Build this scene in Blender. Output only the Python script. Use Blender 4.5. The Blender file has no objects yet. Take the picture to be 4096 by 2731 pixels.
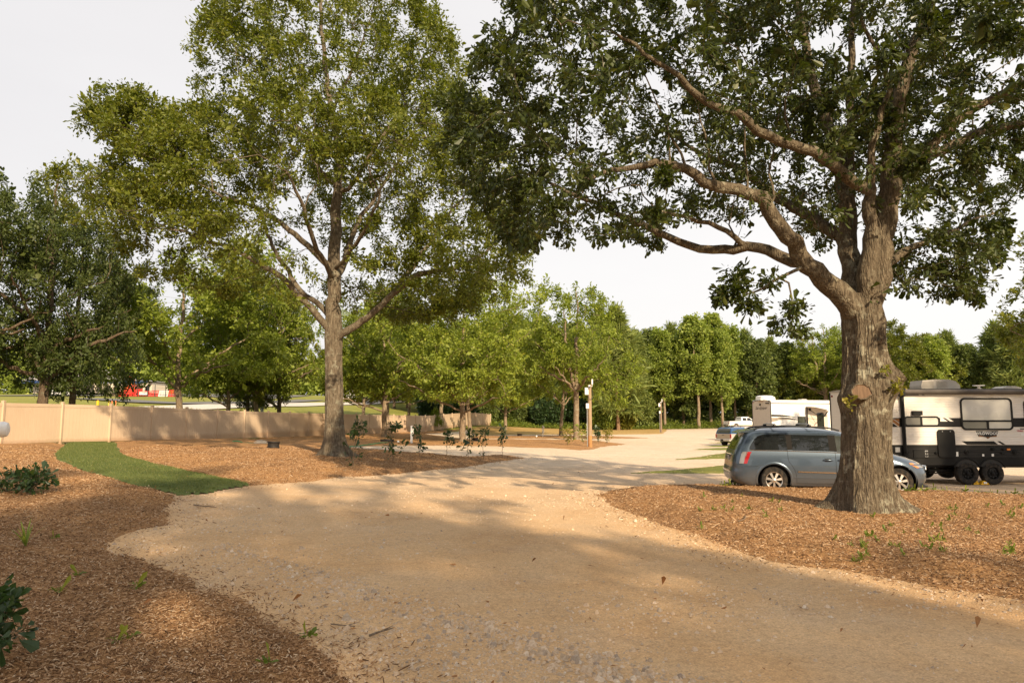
import bpy, bmesh, math, random
import numpy as np
from mathutils import Vector, Matrix
RNG = np.random.default_rng(11)
random.seed(11)
SC = bpy.context.scene
COL = SC.collection
R = math.radians
# ------------------------------------------------------------------ camera constants (24 mm on 36 mm)
FP = 2731.0
TH = R(6.26)
HC = 1.75

def ray(px, py):
    u = (px - 2048.0) / FP
    v = (1365.5 - py) / FP
    return np.array([u, math.cos(TH) - v * math.sin(TH), math.sin(TH) + v * math.cos(TH)])

def at(px, py, Y):
    d = ray(px, py)
    t = Y / d[1]
    return np.array([d[0] * t, Y, HC + d[2] * t])

def project(P):
    P = np.asarray(P, float)
    q = P - np.array([0, 0, HC])
    dep = q[..., 1] * math.cos(TH) + q[..., 2] * math.sin(TH)
    up = -q[..., 1] * math.sin(TH) + q[..., 2] * math.cos(TH)
    dd = np.where(dep > 0.05, dep, 0.05)
    return 2048 + FP * q[..., 0] / dd, 1365.5 - FP * up / dd, dep

# ------------------------------------------------------------------ value noise
_PERM = np.random.default_rng(3).random(4096)
def _h(ix, iy):
    return _PERM[(ix * 73856093 ^ iy * 19349663) & 4095]

def vnoise(x, y):
    x = np.asarray(x, float); y = np.asarray(y, float)
    ix = np.floor(x).astype(np.int64); iy = np.floor(y).astype(np.int64)
    fx = x - ix; fy = y - iy
    fx = fx * fx * (3 - 2 * fx); fy = fy * fy * (3 - 2 * fy)
    a = _h(ix, iy); b = _h(ix + 1, iy); c = _h(ix, iy + 1); d = _h(ix + 1, iy + 1)
    return (a + (b - a) * fx) * (1 - fy) + (c + (d - c) * fx) * fy - 0.5

def fbm(x, y, o=4):
    s = 0; a = 1.0
    for k in range(o):
        s = s + a * vnoise(x * 2 ** k + 17.3 * k, y * 2 ** k - 9.1 * k)
        a *= 0.5
    return s

# ------------------------------------------------------------------ terrain height (thin plate spline through surveyed spots)
_CP = np.array([
    (0, 0, 0), (0, 6, 0), (-6, 6, .05), (6, 7, 0), (-10, 12, .12), (0, 12, -.06), (7.1, 13.6, -.24), (12, 12, -.22),
    (6.8, 18, -.25), (9.8, 17.5, -.25), (14, 23, -.5), (22, 23, -.5), (0, 20, -.15), (0, 30, -.22), (5.1, 45, -.25),
    (5, 71, -.2), (19.7, 91, -.4), (-22, 29.6, .5), (-21.3, 32.5, .5), (-18.5, 47.6, .27), (-13.7, 66, .1), (-10.2, 80, .05),
    (-3.5, 111, .25), (-6.9, 26.4, .1), (20, 63, -.85), (26, 66, -.6), (36, 110, -.2), (30, 125, 0), (60, 110, .2), (60, 60, -.3),
    (-30, 60, 1.0), (-30, 90, 2.6), (-45, 150, 5.3), (-60, 172, 7.0), (-110, 170, 7.0), (-15, 100, 1.5), (-20, 150, 4.7),
    (-5, 130, 1.3), (-100, 60, 2.5), (-60, 40, 1.3), (-60, 250, 9), (0, 250, 4), (60, 250, 3), (150, 150, 1), (150, 0, 0),
    (-150, 0, 1), (0, -100, 0), (0, -20, 0), (100, -80, 0), (-100, -80, .5), (-20, 10, .35)], float)

def _tps_fit():
    P = _CP[:, :2] / 50.0; n = len(P)
    d2 = ((P[:, None] - P[None]) ** 2).sum(-1)
    K = np.where(d2 > 0, d2 * np.log(d2 + 1e-12), 0) + np.eye(n) * 0.004
    A = np.zeros((n + 3, n + 3)); A[:n, :n] = K
    A[:n, n] = 1; A[:n, n + 1:] = P; A[n, :n] = 1; A[n + 1:, :n] = P.T
    return P, np.linalg.solve(A, np.concatenate([_CP[:, 2], np.zeros(3)]))
_TP, _TW = _tps_fit()

def zg(x, y):
    x = np.asarray(x, float); y = np.asarray(y, float)
    sh = np.broadcast(x, y).shape
    Q = np.stack([np.broadcast_to(x, sh).ravel(), np.broadcast_to(y, sh).ravel()], 1) / 50.0
    out = np.zeros(len(Q))
    for s in range(0, len(Q), 20000):
        q = Q[s:s + 20000]
        d2 = ((q[:, None] - _TP[None]) ** 2).sum(-1)
        out[s:s + 20000] = (d2 * np.log(d2 + 1e-12)) @ _TW[:-3] + _TW[-3] + q @ _TW[-2:]
    r = np.sqrt((Q ** 2).sum(1)) * 50
    k = np.clip((r - 230) / 120, 0, 1)
    out = out * (1 - k) + 3.0 * k
    out = np.clip(out, -1.2, 10)
    return out.reshape(sh) if sh else float(out[0])

def gp(px, py, off=0.0):
    """ground point seen at a spot of the survey photograph"""
    d = ray(px, py)
    t = np.concatenate([np.arange(2, 60, .05), np.arange(60, 320, .25)])
    X = d[0] * t; Y = d[1] * t; Z = HC + d[2] * t
    g = zg(X, Y) + off
    i = np.argmax(Z < g)
    if not (Z[i] < g[i]): i = len(t) - 1
    return np.array([X[i], Y[i], g[i]])

# ------------------------------------------------------------------ object helpers
def tag(o, label=None, cat=None, group=None, kind=None):
    if label: o['label'] = label
    if cat: o['category'] = cat
    if group: o['group'] = group
    if kind: o['kind'] = kind
    return o

def empty(name, loc=(0, 0, 0), rz=0.0):
    o = bpy.data.objects.new(name, None)
    o.empty_display_size = .2
    COL.objects.link(o)
    o.location = [float(v) for v in loc]
    o.rotation_euler = (0, 0, rz)
    return o

KIDS = {}

def link(name, me, parent=None):
    o = bpy.data.objects.new(name, me); COL.objects.link(o)
    if parent is not None:
        o.parent = parent
        KIDS.setdefault(parent.name, []).append(o)
    return o
def copy_tree(o, parent=None):
    c = o.copy(); COL.objects.link(c)
    if parent is not None:
        c.parent = parent
        KIDS.setdefault(parent.name, []).append(c)
    for ch in list(KIDS.get(o.name, [])):
        copy_tree(ch, c)
    return c

def mesh_np(name, V, faces, mats, parent=None, smooth=False, fattr=None, midx=None):
    """faces: list of (n,k) int arrays"""
    me = bpy.data.meshes.new(name)
    V = np.ascontiguousarray(V, np.float32)
    me.vertices.add(len(V)); me.vertices.foreach_set('co', V.ravel())
    faces = [f for f in faces if len(f)]
    loops = np.concatenate([f.ravel() for f in faces]).astype(np.int32)
    tot = np.concatenate([np.full(len(f), f.shape[1], np.int32) for f in faces])
    st = np.concatenate([[0], np.cumsum(tot)[:-1]]).astype(np.int32)
    me.loops.add(len(loops)); me.loops.foreach_set('vertex_index', loops)
    me.polygons.add(len(tot)); me.polygons.foreach_set('loop_start', st)
    if midx is not None: me.polygons.foreach_set('material_index', np.asarray(midx, np.int32))
    me.polygons.foreach_set('use_smooth', np.full(len(tot), bool(smooth)))
    me.update(calc_edges=True)
    if fattr is not None:
        at_ = me.attributes.new('rnd', 'FLOAT', 'FACE'); at_.data.foreach_set('value', np.asarray(fattr, np.float32))
    for m in (mats if isinstance(mats, (list, tuple)) else [mats]): me.materials.append(m)
    return link(name, me, parent)

class MB:
    """collects shapes into one mesh"""
    def __init__(s): s.v = []; s.f = []; s.m = []; s.M = Matrix.Identity(4)
    def add(s, vs, fs, mi=0):
        n = len(s.v)
        for p in vs:
            q = s.M @ Vector([float(a) for a in p]); s.v.append((q.x, q.y, q.z))
        for f in fs: s.f.append([n + i for i in f]); s.m.append(mi)
        return s
    def box(s, c, d, ch=0.0, mi=0, rz=0.0, rx=0.0, ry=0.0, seg=1):
        bm = bmesh.new(); bmesh.ops.create_cube(bm, size=1.0)
        bmesh.ops.scale(bm, vec=Vector([float(a) for a in d]), verts=bm.verts)
        if ch > 0:
            bmesh.ops.bevel(bm, geom=list(bm.edges), offset=min(ch, min(d) * .49), segments=seg, affect='EDGES', profile=.5)
        Mr = Matrix.Translation(Vector([float(a) for a in c])) @ Matrix.Rotation(rz, 4, 'Z') @ Matrix.Rotation(ry, 4, 'Y') @ Matrix.Rotation(rx, 4, 'X')
        bm.verts.index_update()
        s.add([Mr @ v.co for v in bm.verts], [[v.index for v in f.verts] for f in bm.faces], mi)
        bm.free(); return s
    def tube(s, pts, r, k=8, mi=0, cap=True):
        pts = np.asarray(pts, float); n = len(pts)
        r = np.broadcast_to(np.asarray(r, float), (n,))
        V, F_ = tube_np(pts, r, k)
        fs = F_.tolist()
        if cap: fs += [list(range(k))[::-1], [(n - 1) * k + i for i in range(k)]]
        return s.add(V, fs, mi)
    def lathe(s, prof, k=24, c=(0, 0, 0), axis='Z', mi=0):
        """prof: list of (r, h) ; around axis"""
        vs = []; fs = []
        for (r, h) in prof:
            for i in range(k):
                a = 2 * math.pi * i / k
                x, y, z = r * math.cos(a), r * math.sin(a), h
                if axis == 'Y': x, y, z = x, h, y
                elif axis == 'X': x, y, z = h, x, y
                vs.append((c[0] + x, c[1] + y, c[2] + z))
        for j in range(len(prof) - 1):
            for i in range(k):
                a, b = j * k + i, j * k + (i + 1) % k
                q = [a, b, b + k, a + k]
                fs.append(q[::-1] if axis == 'Y' else q)
        return s.add(vs, fs, mi)
    def prism(s, poly, y0, y1, mi=0, plane='XZ'):
        """polygon extruded along the third axis"""
        n = len(poly)
        def p(a, b, h):
            return (a, h, b) if plane == 'XZ' else ((a, b, h) if plane == 'XY' else (h, a, b))
        vs = [p(a, b, y0) for a, b in poly] + [p(a, b, y1) for a, b in poly]
        fs = [list(range(n)), list(range(2 * n - 1, n - 1, -1))] + [[i, i + n, (i + 1) % n + n, (i + 1) % n] for i in range(n)]
        return s.add(vs, fs, mi)
    def build(s, name, mats, parent=None, smooth=False, ang=None, fix=True):
        me = bpy.data.meshes.new(name)
        me.from_pydata(s.v, [], s.f)
        if len(set(s.m)) > 1: me.polygons.foreach_set('material_index', s.m)
        for m in (mats if isinstance(mats, (list, tuple)) else [mats]): me.materials.append(m)
        if fix:
            bm = bmesh.new(); bm.from_mesh(me)
            bmesh.ops.recalc_face_normals(bm, faces=bm.faces); bm.to_mesh(me); bm.free()
        if smooth:
            me.polygons.foreach_set('use_smooth', [True] * len(me.polygons))
            try: me.set_sharp_from_angle(angle=R(ang or 35))
            except Exception: pass
        me.update()
        return link(name, me, parent)

def nrm(a):
    return a / (np.linalg.norm(a, axis=-1, keepdims=True) + 1e-12)

def tube_np(P, r, k):
    n = len(P)
    T = np.zeros_like(P)
    T[1:-1] = P[2:] - P[:-2]; T[0] = P[1] - P[0]; T[-1] = P[-1] - P[-2]
    T = nrm(T)
    m = np.abs(nrm((P[-1] - P[0])[None])[0]); mt = np.abs(T).max(0)
    ref = np.zeros(3); ref[int(np.argmin(mt))] = 1
    U = nrm(np.cross(T, ref)); W = np.cross(T, U)
    a = np.arange(k) * 2 * math.pi / k
    V = P[:, None] + r[:, None, None] * (np.cos(a)[None, :, None] * U[:, None] + np.sin(a)[None, :, None] * W[:, None])
    i = np.arange(n - 1)[:, None] * k; j = np.arange(k)[None]; j2 = (j + 1) % k
    F_ = np.stack([i + j, i + j2, i + k + j2, i + k + j], -1).reshape(-1, 4)
    return V.reshape(-1, 3), F_

def spline(pts, step):
    """Catmull-Rom through rows of any width, resampled about every step"""
    P = np.asarray(pts, float)
    if len(P) == 2:
        n = max(2, int(np.linalg.norm(P[1, :3] - P[0, :3]) / step) + 1)
        t = np.linspace(0, 1, n)[:, None]; return P[0] * (1 - t) + P[1] * t
    Q = np.vstack([2 * P[0] - P[1], P, 2 * P[-1] - P[-2]]); out = []
    for i in range(len(P) - 1):
        p0, p1, p2, p3 = Q[i:i + 4]
        n = max(1, int(round(np.linalg.norm((p2 - p1)[:3]) / step)))
        for t in np.arange(n) / n:
            out.append(.5 * ((2 * p1) + (p2 - p0) * t + (2 * p0 - 5 * p1 + 4 * p2 - p3) * t ** 2 + (3 * p1 - p0 - 3 * p2 + p3) * t ** 3))
    out.append(P[-1]); return np.array(out)

_FONT = None
def text_obj(name, s, size, mat, parent, loc, rot, ext=.002, align='CENTER', sx=1.0, shear=0.0, bold=0.0):
    cu = bpy.data.curves.new(name, 'FONT'); cu.body = s; cu.size = size; cu.extrude = ext
    cu.align_x = align; cu.align_y = 'CENTER'; cu.shear = shear; cu.offset = bold; cu.resolution_u = 3
    tmp = bpy.data.objects.new(name + '_t', cu); COL.objects.link(tmp)
    dg = bpy.context.evaluated_depsgraph_get(); dg.update()
    me = bpy.data.meshes.new_from_object(tmp.evaluated_get(dg)); me.name = name
    bpy.data.objects.remove(tmp); bpy.data.curves.remove(cu)
    me.materials.clear(); me.materials.append(mat)
    o = link(name, me, parent); o.location = loc; o.rotation_euler = rot; o.scale = (sx, 1, 1)
    return o

# ------------------------------------------------------------------ materials
def lin(r, g, b):
    f = lambda c: (c / 12.92 if c <= .04045 else ((c + .055) / 1.055) ** 2.4)
    return tuple(f(v / 255.0) for v in (r, g, b))

class NT:
    def __init__(s, name):
        s.mat = bpy.data.materials.new(name); s.mat.use_nodes = True
        s.t = s.mat.node_tree; s.t.nodes.clear()
        s.out = s.n('ShaderNodeOutputMaterial')
    def n(s, ty, **kw):
        nd = s.t.nodes.new(ty)
        for k, v in kw.items(): setattr(nd, k, v)
        return nd
    def l(s, a, b): s.t.links.new(a, b)
    def setin(s, nd, name, v):
        i = nd.inputs[name]
        if hasattr(v, 'is_output') or isinstance(v, bpy.types.NodeSocket): s.l(v, i)
        elif isinstance(v, (tuple, list)) and len(v) == 3 and i.type == 'RGBA': i.default_value = (*v, 1)
        else: i.default_value = v
    def coord(s, kind='Object', scale=(1, 1, 1), rot=(0, 0, 0)):
        tc = s.n('ShaderNodeTexCoord'); mp = s.n('ShaderNodeMapping')
        mp.inputs['Scale'].default_value = scale; mp.inputs['Rotation'].default_value = rot
        s.l(tc.outputs[kind], mp.inputs['Vector']); return mp.outputs['Vector']
    def noise(s, vec, scale, detail=4, rough=.55, dist=0.0):
        nd = s.n('ShaderNodeTexNoise'); s.l(vec, nd.inputs['Vector'])
        nd.inputs['Scale'].default_value = scale; nd.inputs['Detail'].default_value = detail
        nd.inputs['Roughness'].default_value = rough; nd.inputs['Distortion'].default_value = dist
        return nd.outputs['Fac']
    def vor(s, vec, scale, feature='F1', out='Distance', rnd=1.0):
        nd = s.n('ShaderNodeTexVoronoi', feature=feature); s.l(vec, nd.inputs['Vector'])
        nd.inputs['Scale'].default_value = scale; nd.inputs['Randomness'].default_value = rnd
        return nd.outputs[out]
    def ramp(s, fac, stops, interp='LINEAR'):
        nd = s.n('ShaderNodeValToRGB'); nd.color_ramp.interpolation = interp
        e = nd.color_ramp.elements
        while len(e) < len(stops): e.new(.5)
        for k, (p, c) in enumerate(stops):
            e[k].position = p; e[k].color = (*c, 1) if isinstance(c, (tuple, list)) else (c, c, c, 1)
        s.l(fac, nd.inputs['Fac']); return nd.outputs['Color']
    def mix(s, fac, a, b, mode='MIX'):
        nd = s.n('ShaderNodeMix', data_type='RGBA', blend_type=mode)
        for nm, v in ((0, fac), (6, a), (7, b)):
            i = nd.inputs[nm]
            if isinstance(v, bpy.types.NodeSocket): s.l(v, i)
            elif isinstance(v, (tuple, list)): i.default_value = (*v[:3], 1)
            else: i.default_value = v
        return nd.outputs[2]
    def math(s, op, a, b=0.0):
        nd = s.n('ShaderNodeMath', operation=op)
        for k, v in ((0, a), (1, b)):
            if isinstance(v, bpy.types.NodeSocket): s.l(v, nd.inputs[k])
            else: nd.inputs[k].default_value = v
        return nd.outputs[0]
    def bump(s, h, strength=.5, dist=.02, normal=None):
        nd = s.n('ShaderNodeBump'); nd.inputs['Strength'].default_value = strength; nd.inputs['Distance'].default_value = dist
        s.l(h, nd.inputs['Height'])
        if normal is not None: s.l(normal, nd.inputs['Normal'])
        return nd.outputs['Normal']
    def pbsdf(s, col, rough=.6, metal=0.0, spec=.4, normal=None, coat=0.0, alpha=None, trans=0.0, finish=True):
        nd = s.n('ShaderNodeBsdfPrincipled')
        s.setin(nd, 'Base Color', col); s.setin(nd, 'Roughness', rough); s.setin(nd, 'Metallic', metal)
        s.setin(nd, 'Specular IOR Level', spec); nd.inputs['Coat Weight'].default_value = coat
        nd.inputs['Coat Roughness'].default_value = .04
        nd.inputs['Transmission Weight'].default_value = trans
        if normal is not None: s.l(normal, nd.inputs['Normal'])
        if finish: s.l(nd.outputs[0], s.out.inputs['Surface'])
        return nd.outputs[0]

_MC = {}
def plain(name, rgb, rough=.6, metal=0.0, spec=.4, coat=0.0, var=.12, scale=6.0, bump=0.0):
    """a plain surface with slight wear"""
    if name in _MC: return _MC[name]
    t = NT(name); v = t.coord('Object')
    n = t.noise(v, scale, 5, .6)
    a = tuple(c * (1 - var) for c in rgb); b = tuple(min(1, c * (1 + var)) for c in rgb)
    col = t.ramp(n, [(.3, a), (.7, b)])
    rr = t.math('ADD', t.math('MULTIPLY', n, .15), rough - .07)
    nm = t.bump(t.noise(v, scale * 12, 3), bump, .004) if bump else None
    t.pbsdf(col, rr, metal, spec, nm, coat)
    _MC[name] = t.mat; return t.mat
# ================================================================== materials
def m_gravel():
    t = NT('gravel'); v = t.coord('Object')
    big = t.noise(v, .13, 5, .6, .4); mid = t.noise(v, .55, 7, .68, .6); fine = t.noise(v, 14, 6, .75)
    # packed tan dirt near the bends, paler washed stone farther out on the lot
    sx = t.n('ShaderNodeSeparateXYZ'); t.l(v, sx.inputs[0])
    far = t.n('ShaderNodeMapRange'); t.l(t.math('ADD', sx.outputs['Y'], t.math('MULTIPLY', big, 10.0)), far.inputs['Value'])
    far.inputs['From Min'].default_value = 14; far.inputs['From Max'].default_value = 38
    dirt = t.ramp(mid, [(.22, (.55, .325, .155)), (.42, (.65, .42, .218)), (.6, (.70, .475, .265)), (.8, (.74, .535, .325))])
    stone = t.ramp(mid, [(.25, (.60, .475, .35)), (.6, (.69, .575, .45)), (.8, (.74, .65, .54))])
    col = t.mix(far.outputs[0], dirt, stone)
    grey = t.ramp(t.noise(v, .5, 4, .6), [(.5, 0.0), (.7, .3)])
    col = t.mix(grey, col, (.54, .44, .33))
    vc = t.n('ShaderNodeTexVoronoi'); t.l(v, vc.inputs['Vector']); vc.inputs['Scale'].default_value = 60
    vd = t.vor(v, 60)
    peb = t.ramp(t.math('MULTIPLY', t.math('SUBTRACT', .55, vd), 2.0), [(.0, .84), (.6, 1.0), (1, 1.06)])
    col = t.mix(1.0, col, peb, 'MULTIPLY')
    sepc = t.n('ShaderNodeSeparateColor'); t.l(vc.outputs['Color'], sepc.inputs[0])
    tint = t.ramp(sepc.outputs[0], [(0, (.74, .71, .69)), (.2, (.97, .95, .93)), (.8, (1.03, 1.0, .97)), (1, (1.14, 1.12, 1.08))])
    col = t.mix(.85, col, t.mix(1.0, col, tint, 'MULTIPLY'))
    col = t.mix(.55, col, t.mix(1.0, col, t.ramp(fine, [(.3, .7), (.7, 1.25)]), 'MULTIPLY'))
    h = t.math('ADD', t.math('MULTIPLY', vd, -.6), t.math('MULTIPLY', fine, 1.0))
    nm = t.bump(h, .55, .025)
    t.pbsdf(col, .92, 0, .15, nm); return t.mat

def m_mulch():
    t = NT('mulch'); v = t.coord('Object')
    w = t.n('ShaderNodeTexNoise'); t.l(v, w.inputs['Vector']); w.inputs['Scale'].default_value = 3.5; w.inputs['Detail'].default_value = 2
    wv = t.mix(.35, v, w.outputs['Color'], 'ADD')
    m1 = t.n('ShaderNodeMapping'); m1.inputs['Scale'].default_value = (60, 12, 12); m1.inputs['Rotation'].default_value = (0, 0, .5); t.l(wv, m1.inputs['Vector'])
    m2 = t.n('ShaderNodeMapping'); m2.inputs['Scale'].default_value = (14, 55, 14); m2.inputs['Rotation'].default_value = (0, 0, .2); t.l(wv, m2.inputs['Vector'])
    a = t.noise(m1.outputs[0], 1, 4, .7); b = t.noise(m2.outputs[0], 1, 4, .7)
    s = t.math('MAXIMUM', a, b)
    big = t.noise(v, .6, 4, .6)
    c1 = t.ramp(s, [(.38, (.075, .034, .014)), (.5, (.35, .18, .072)), (.6, (.50, .285, .125)), (.74, (.62, .42, .23))])
    c2 = t.ramp(s, [(.38, (.055, .028, .012)), (.52, (.27, .145, .066)), (.68, (.45, .27, .135))])
    col = t.mix(t.ramp(big, [(.35, 0.0), (.65, 1.0)]), c2, c1)
    nm = t.bump(s, .9, .035)
    t.pbsdf(col, .9, 0, .15, nm); return t.mat

def m_turf(name, a, b, c, sc=1.0):
    t = NT(name); v = t.coord('Object')
    big = t.noise(v, .35 * sc, 4, .6); mid = t.noise(v, 5 * sc, 4, .7); fine = t.noise(v, 45 * sc, 3, .7)
    col = t.ramp(big, [(.3, a), (.55, b), (.75, c)])
    col = t.mix(.6, col, t.mix(1.0, col, t.ramp(mid, [(.3, .65), (.7, 1.3)]), 'MULTIPLY'))
    col = t.mix(.6, col, t.mix(1.0, col, t.ramp(fine, [(.3, .6), (.7, 1.4)]), 'MULTIPLY'))
    nm = t.bump(t.math('ADD', fine, mid), .8, .03)
    t.pbsdf(col, .9, 0, .15, nm); return t.mat

def m_bark(name, c0, c1, c2, lich=(.36, .36, .27), lf=.5, sc=1.0, bs=.9):
    t = NT(name); v = t.coord('Object')
    mp = t.n('ShaderNodeMapping'); mp.inputs['Scale'].default_value = (13 * sc, 13 * sc, 2.1 * sc); t.l(v, mp.inputs['Vector'])
    ridg = t.noise(mp.outputs[0], 1.6, 6, .65, .6)
    r2 = t.vor(mp.outputs[0], 1.7, 'DISTANCE_TO_EDGE')
    fine = t.noise(v, 38 * sc, 5, .7)
    big = t.noise(v, 1.7 * sc, 4, .6)
    col = t.ramp(t.math('ADD', t.math('MULTIPLY', ridg, .7), t.math('MULTIPLY', fine, .35)), [(.34, c0), (.52, c1), (.72, c2)])
    lm = t.math('MULTIPLY', t.ramp(t.noise(v, 5.5 * sc, 5, .7), [(.52, 0.0), (.6, 1.0)]), t.ramp(big, [(.4, 0.0), (.62, lf)]))
    col = t.mix(lm, col, t.mix(fine, tuple(k * .7 for k in lich), tuple(k * 1.3 for k in lich)))
    h = t.math('ADD', t.math('MULTIPLY', ridg, .8), t.math('ADD', t.math('MULTIPLY', t.math('MINIMUM', r2, .25), 1.4), t.math('MULTIPLY', fine, .35)))
    nm = t.bump(h, bs, .05)
    t.pbsdf(col, .92, 0, .12, nm); return t.mat

def m_leaf(name, stops, trans=.32, rough=.5, spec=.32):
    t = NT(name)
    a = t.n('ShaderNodeAttribute', attribute_name='rnd')
    oi = t.n('ShaderNodeObjectInfo')
    f = t.math('ADD', t.math('MULTIPLY', a.outputs['Fac'], .86), t.math('MULTIPLY', oi.outputs['Random'], .14))
    col = t.ramp(f, stops)
    p = t.pbsdf(col, rough, 0, spec, finish=False)
    tr = t.n('ShaderNodeBsdfTranslucent')
    t.l(t.mix(1.0, col, (1.35, 1.45, .55), 'MULTIPLY'), tr.inputs['Color'])
    mx = t.n('ShaderNodeMixShader'); mx.inputs[0].default_value = trans
    t.l(p, mx.inputs[1]); t.l(tr.outputs[0], mx.inputs[2]); t.l(mx.outputs[0], t.out.inputs['Surface'])
    return t.mat

def m_attr(name, stops, rough=.85, bump=0.0):
    t = NT(name); a = t.n('ShaderNodeAttribute', attribute_name='rnd')
    col = t.ramp(a.outputs['Fac'], stops)
    v = t.coord('Object'); col = t.mix(.4, col, t.mix(1.0, col, t.ramp(t.noise(v, 60, 3, .7), [(.3, .6), (.7, 1.4)]), 'MULTIPLY'))
    t.pbsdf(col, rough, 0, .2); return t.mat

def m_fence():
    t = NT('tan_vinyl'); v = t.coord('Object')
    n = t.noise(v, .8, 5, .6); n2 = t.noise(v, 9, 5, .65)
    col = t.ramp(n, [(.3, (.51, .385, .27)), (.7, (.56, .43, .305))])
    sx = t.n('ShaderNodeSeparateXYZ'); t.l(v, sx.inputs[0])
    mud = t.n('ShaderNodeMapRange'); t.l(t.math('SUBTRACT', sx.outputs['Z'], t.math('MULTIPLY', n2, .28)), mud.inputs['Value'])
    mud.inputs['From Min'].default_value = .12; mud.inputs['From Max'].default_value = -.08
    col = t.mix(t.math('MULTIPLY', mud.outputs[0], .55), col, (.33, .2, .11))
    t.pbsdf(col, .5, 0, .35, t.bump(n2, .06, .004)); return t.mat

def m_paint(name, rgb, metal=.35, rough=.32, coat=.8, dust=.25):
    t = NT(name); v = t.coord('Object')
    n = t.noise(v, 1.6, 4, .6); n2 = t.noise(v, 300, 2, .5)
    sx = t.n('ShaderNodeSeparateXYZ'); t.l(v, sx.inputs[0])
    mr = t.n('ShaderNodeMapRange'); t.l(t.math('ADD', sx.outputs['Z'], t.math('MULTIPLY', n, .35)), mr.inputs['Value'])
    mr.inputs['From Min'].default_value = .95; mr.inputs['From Max'].default_value = .3
    col = t.mix(.5, rgb, t.ramp(n2, [(.3, tuple(c * .8 for c in rgb)), (.7, tuple(min(1, c * 1.2) for c in rgb))]))
    d = t.math('MULTIPLY', mr.outputs[0], dust)
    col = t.mix(d, col, (.36, .29, .21))
    t.pbsdf(col, t.math('ADD', t.math('MULTIPLY', d, .6), rough), metal, .5, None, coat); return t.mat

def m_glass(name, rgb=(.012, .014, .015), rough=.03, spec=.6):
    t = NT(name); v = t.coord('Object')
    col = t.ramp(t.noise(v, 2.5, 3), [(.3, tuple(c * .8 for c in rgb)), (.7, tuple(c * 1.3 for c in rgb))])
    t.pbsdf(col, rough, 0, spec); return t.mat

def m_tyre():
    t = NT('tyre_rubber'); v = t.coord('Object')
    n = t.noise(v, 9, 5, .6)
    col = t.mix(t.ramp(n, [(.45, 0.0), (.75, .5)]), (.018, .017, .016), (.16, .12, .085))
    t.pbsdf(col, .85, 0, .25, t.bump(n, .2, .01)); return t.mat

def m_wood(name, a, b, sc=1.0, ax='Z'):
    t = NT(name); s = {'Z': (30, 30, 1.5), 'X': (1.5, 30, 30), 'Y': (30, 1.5, 30)}[ax]
    v = t.coord('Object', tuple(k * sc for k in s))
    n = t.noise(v, 1, 5, .65, .5); v2 = t.coord('Object'); n2 = t.noise(v2, 1.2, 4)
    col = t.mix(t.ramp(n2, [(.35, 0.0), (.7, .6)]), t.ramp(n, [(.3, a), (.7, b)]), tuple(k * .65 for k in b))
    t.pbsdf(col, .85, 0, .2, t.bump(n, .5, .01)); return t.mat

M = {}
M['gravel'] = m_gravel()
M['mulch'] = m_mulch()
M['turf'] = m_turf('green_turf', (.085, .115, .032), (.12, .148, .044), (.17, .18, .058))
M['field'] = m_turf('field_grass', (.17, .17, .035), (.22, .22, .045), (.30, .255, .075), .25)
M['strip'] = m_turf('strip_grass', (.13, .15, .03), (.17, .175, .04), (.25, .21, .07))
M['lawn'] = m_turf('dry_lawn', (.34, .215, .075), (.40, .265, .10), (.33, .26, .08), .6)
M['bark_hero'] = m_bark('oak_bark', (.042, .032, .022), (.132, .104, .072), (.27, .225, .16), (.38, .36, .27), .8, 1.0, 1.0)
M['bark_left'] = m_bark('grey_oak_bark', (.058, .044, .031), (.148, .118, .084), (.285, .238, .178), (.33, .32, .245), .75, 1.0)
M['bark_mid'] = m_bark('pale_bark', (.10, .067, .042), (.23, .17, .115), (.38, .30, .22), (.36, .35, .27), .6, .8, .7)
M['bark_dark'] = m_bark('dark_bark', (.05, .034, .022), (.12, .085, .058), (.22, .165, .115), (.25, .25, .19), .5, .8, .7)
M['bark_pine'] = m_bark('pine_bark', (.09, .05, .03), (.23, .14, .085), (.36, .25, .17), (.3, .27, .2), .3, .7, .7)
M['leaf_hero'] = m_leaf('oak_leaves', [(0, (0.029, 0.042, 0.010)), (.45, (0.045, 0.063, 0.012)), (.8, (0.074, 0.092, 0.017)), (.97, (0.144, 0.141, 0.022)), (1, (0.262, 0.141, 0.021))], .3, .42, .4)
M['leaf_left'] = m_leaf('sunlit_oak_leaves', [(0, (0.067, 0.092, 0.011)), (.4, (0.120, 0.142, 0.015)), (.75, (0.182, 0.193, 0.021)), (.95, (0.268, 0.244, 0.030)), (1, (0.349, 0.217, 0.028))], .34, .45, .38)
M['leaf_mid'] = m_leaf('light_oak_leaves', [(0, (0.103, 0.145, 0.019)), (.45, (0.184, 0.231, 0.030)), (.8, (0.263, 0.305, 0.043)), (1, (0.396, 0.376, 0.067))], .36, .5, .3)
M['leaf_deep'] = m_leaf('deep_green_leaves', [(0, (0.060, 0.090, 0.024)), (.5, (0.107, 0.140, 0.034)), (.85, (0.172, 0.200, 0.044)), (1, (0.300, 0.275, 0.054))], .3, .5, .32)
M['leaf_dark'] = m_leaf('dark_oak_leaves', [(0, (0.037, 0.058, 0.015)), (.5, (0.066, 0.090, 0.021)), (.85, (0.107, 0.128, 0.027)), (1, (0.186, 0.176, 0.033))], .3, .5, .32)
M['leaf_pop'] = m_leaf('poplar_leaves', [(0, (0.142, 0.190, 0.037)), (.5, (0.229, 0.286, 0.055)), (.85, (0.354, 0.382, 0.082)), (1, (0.548, 0.455, 0.098))], .36, .5, .3)
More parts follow.
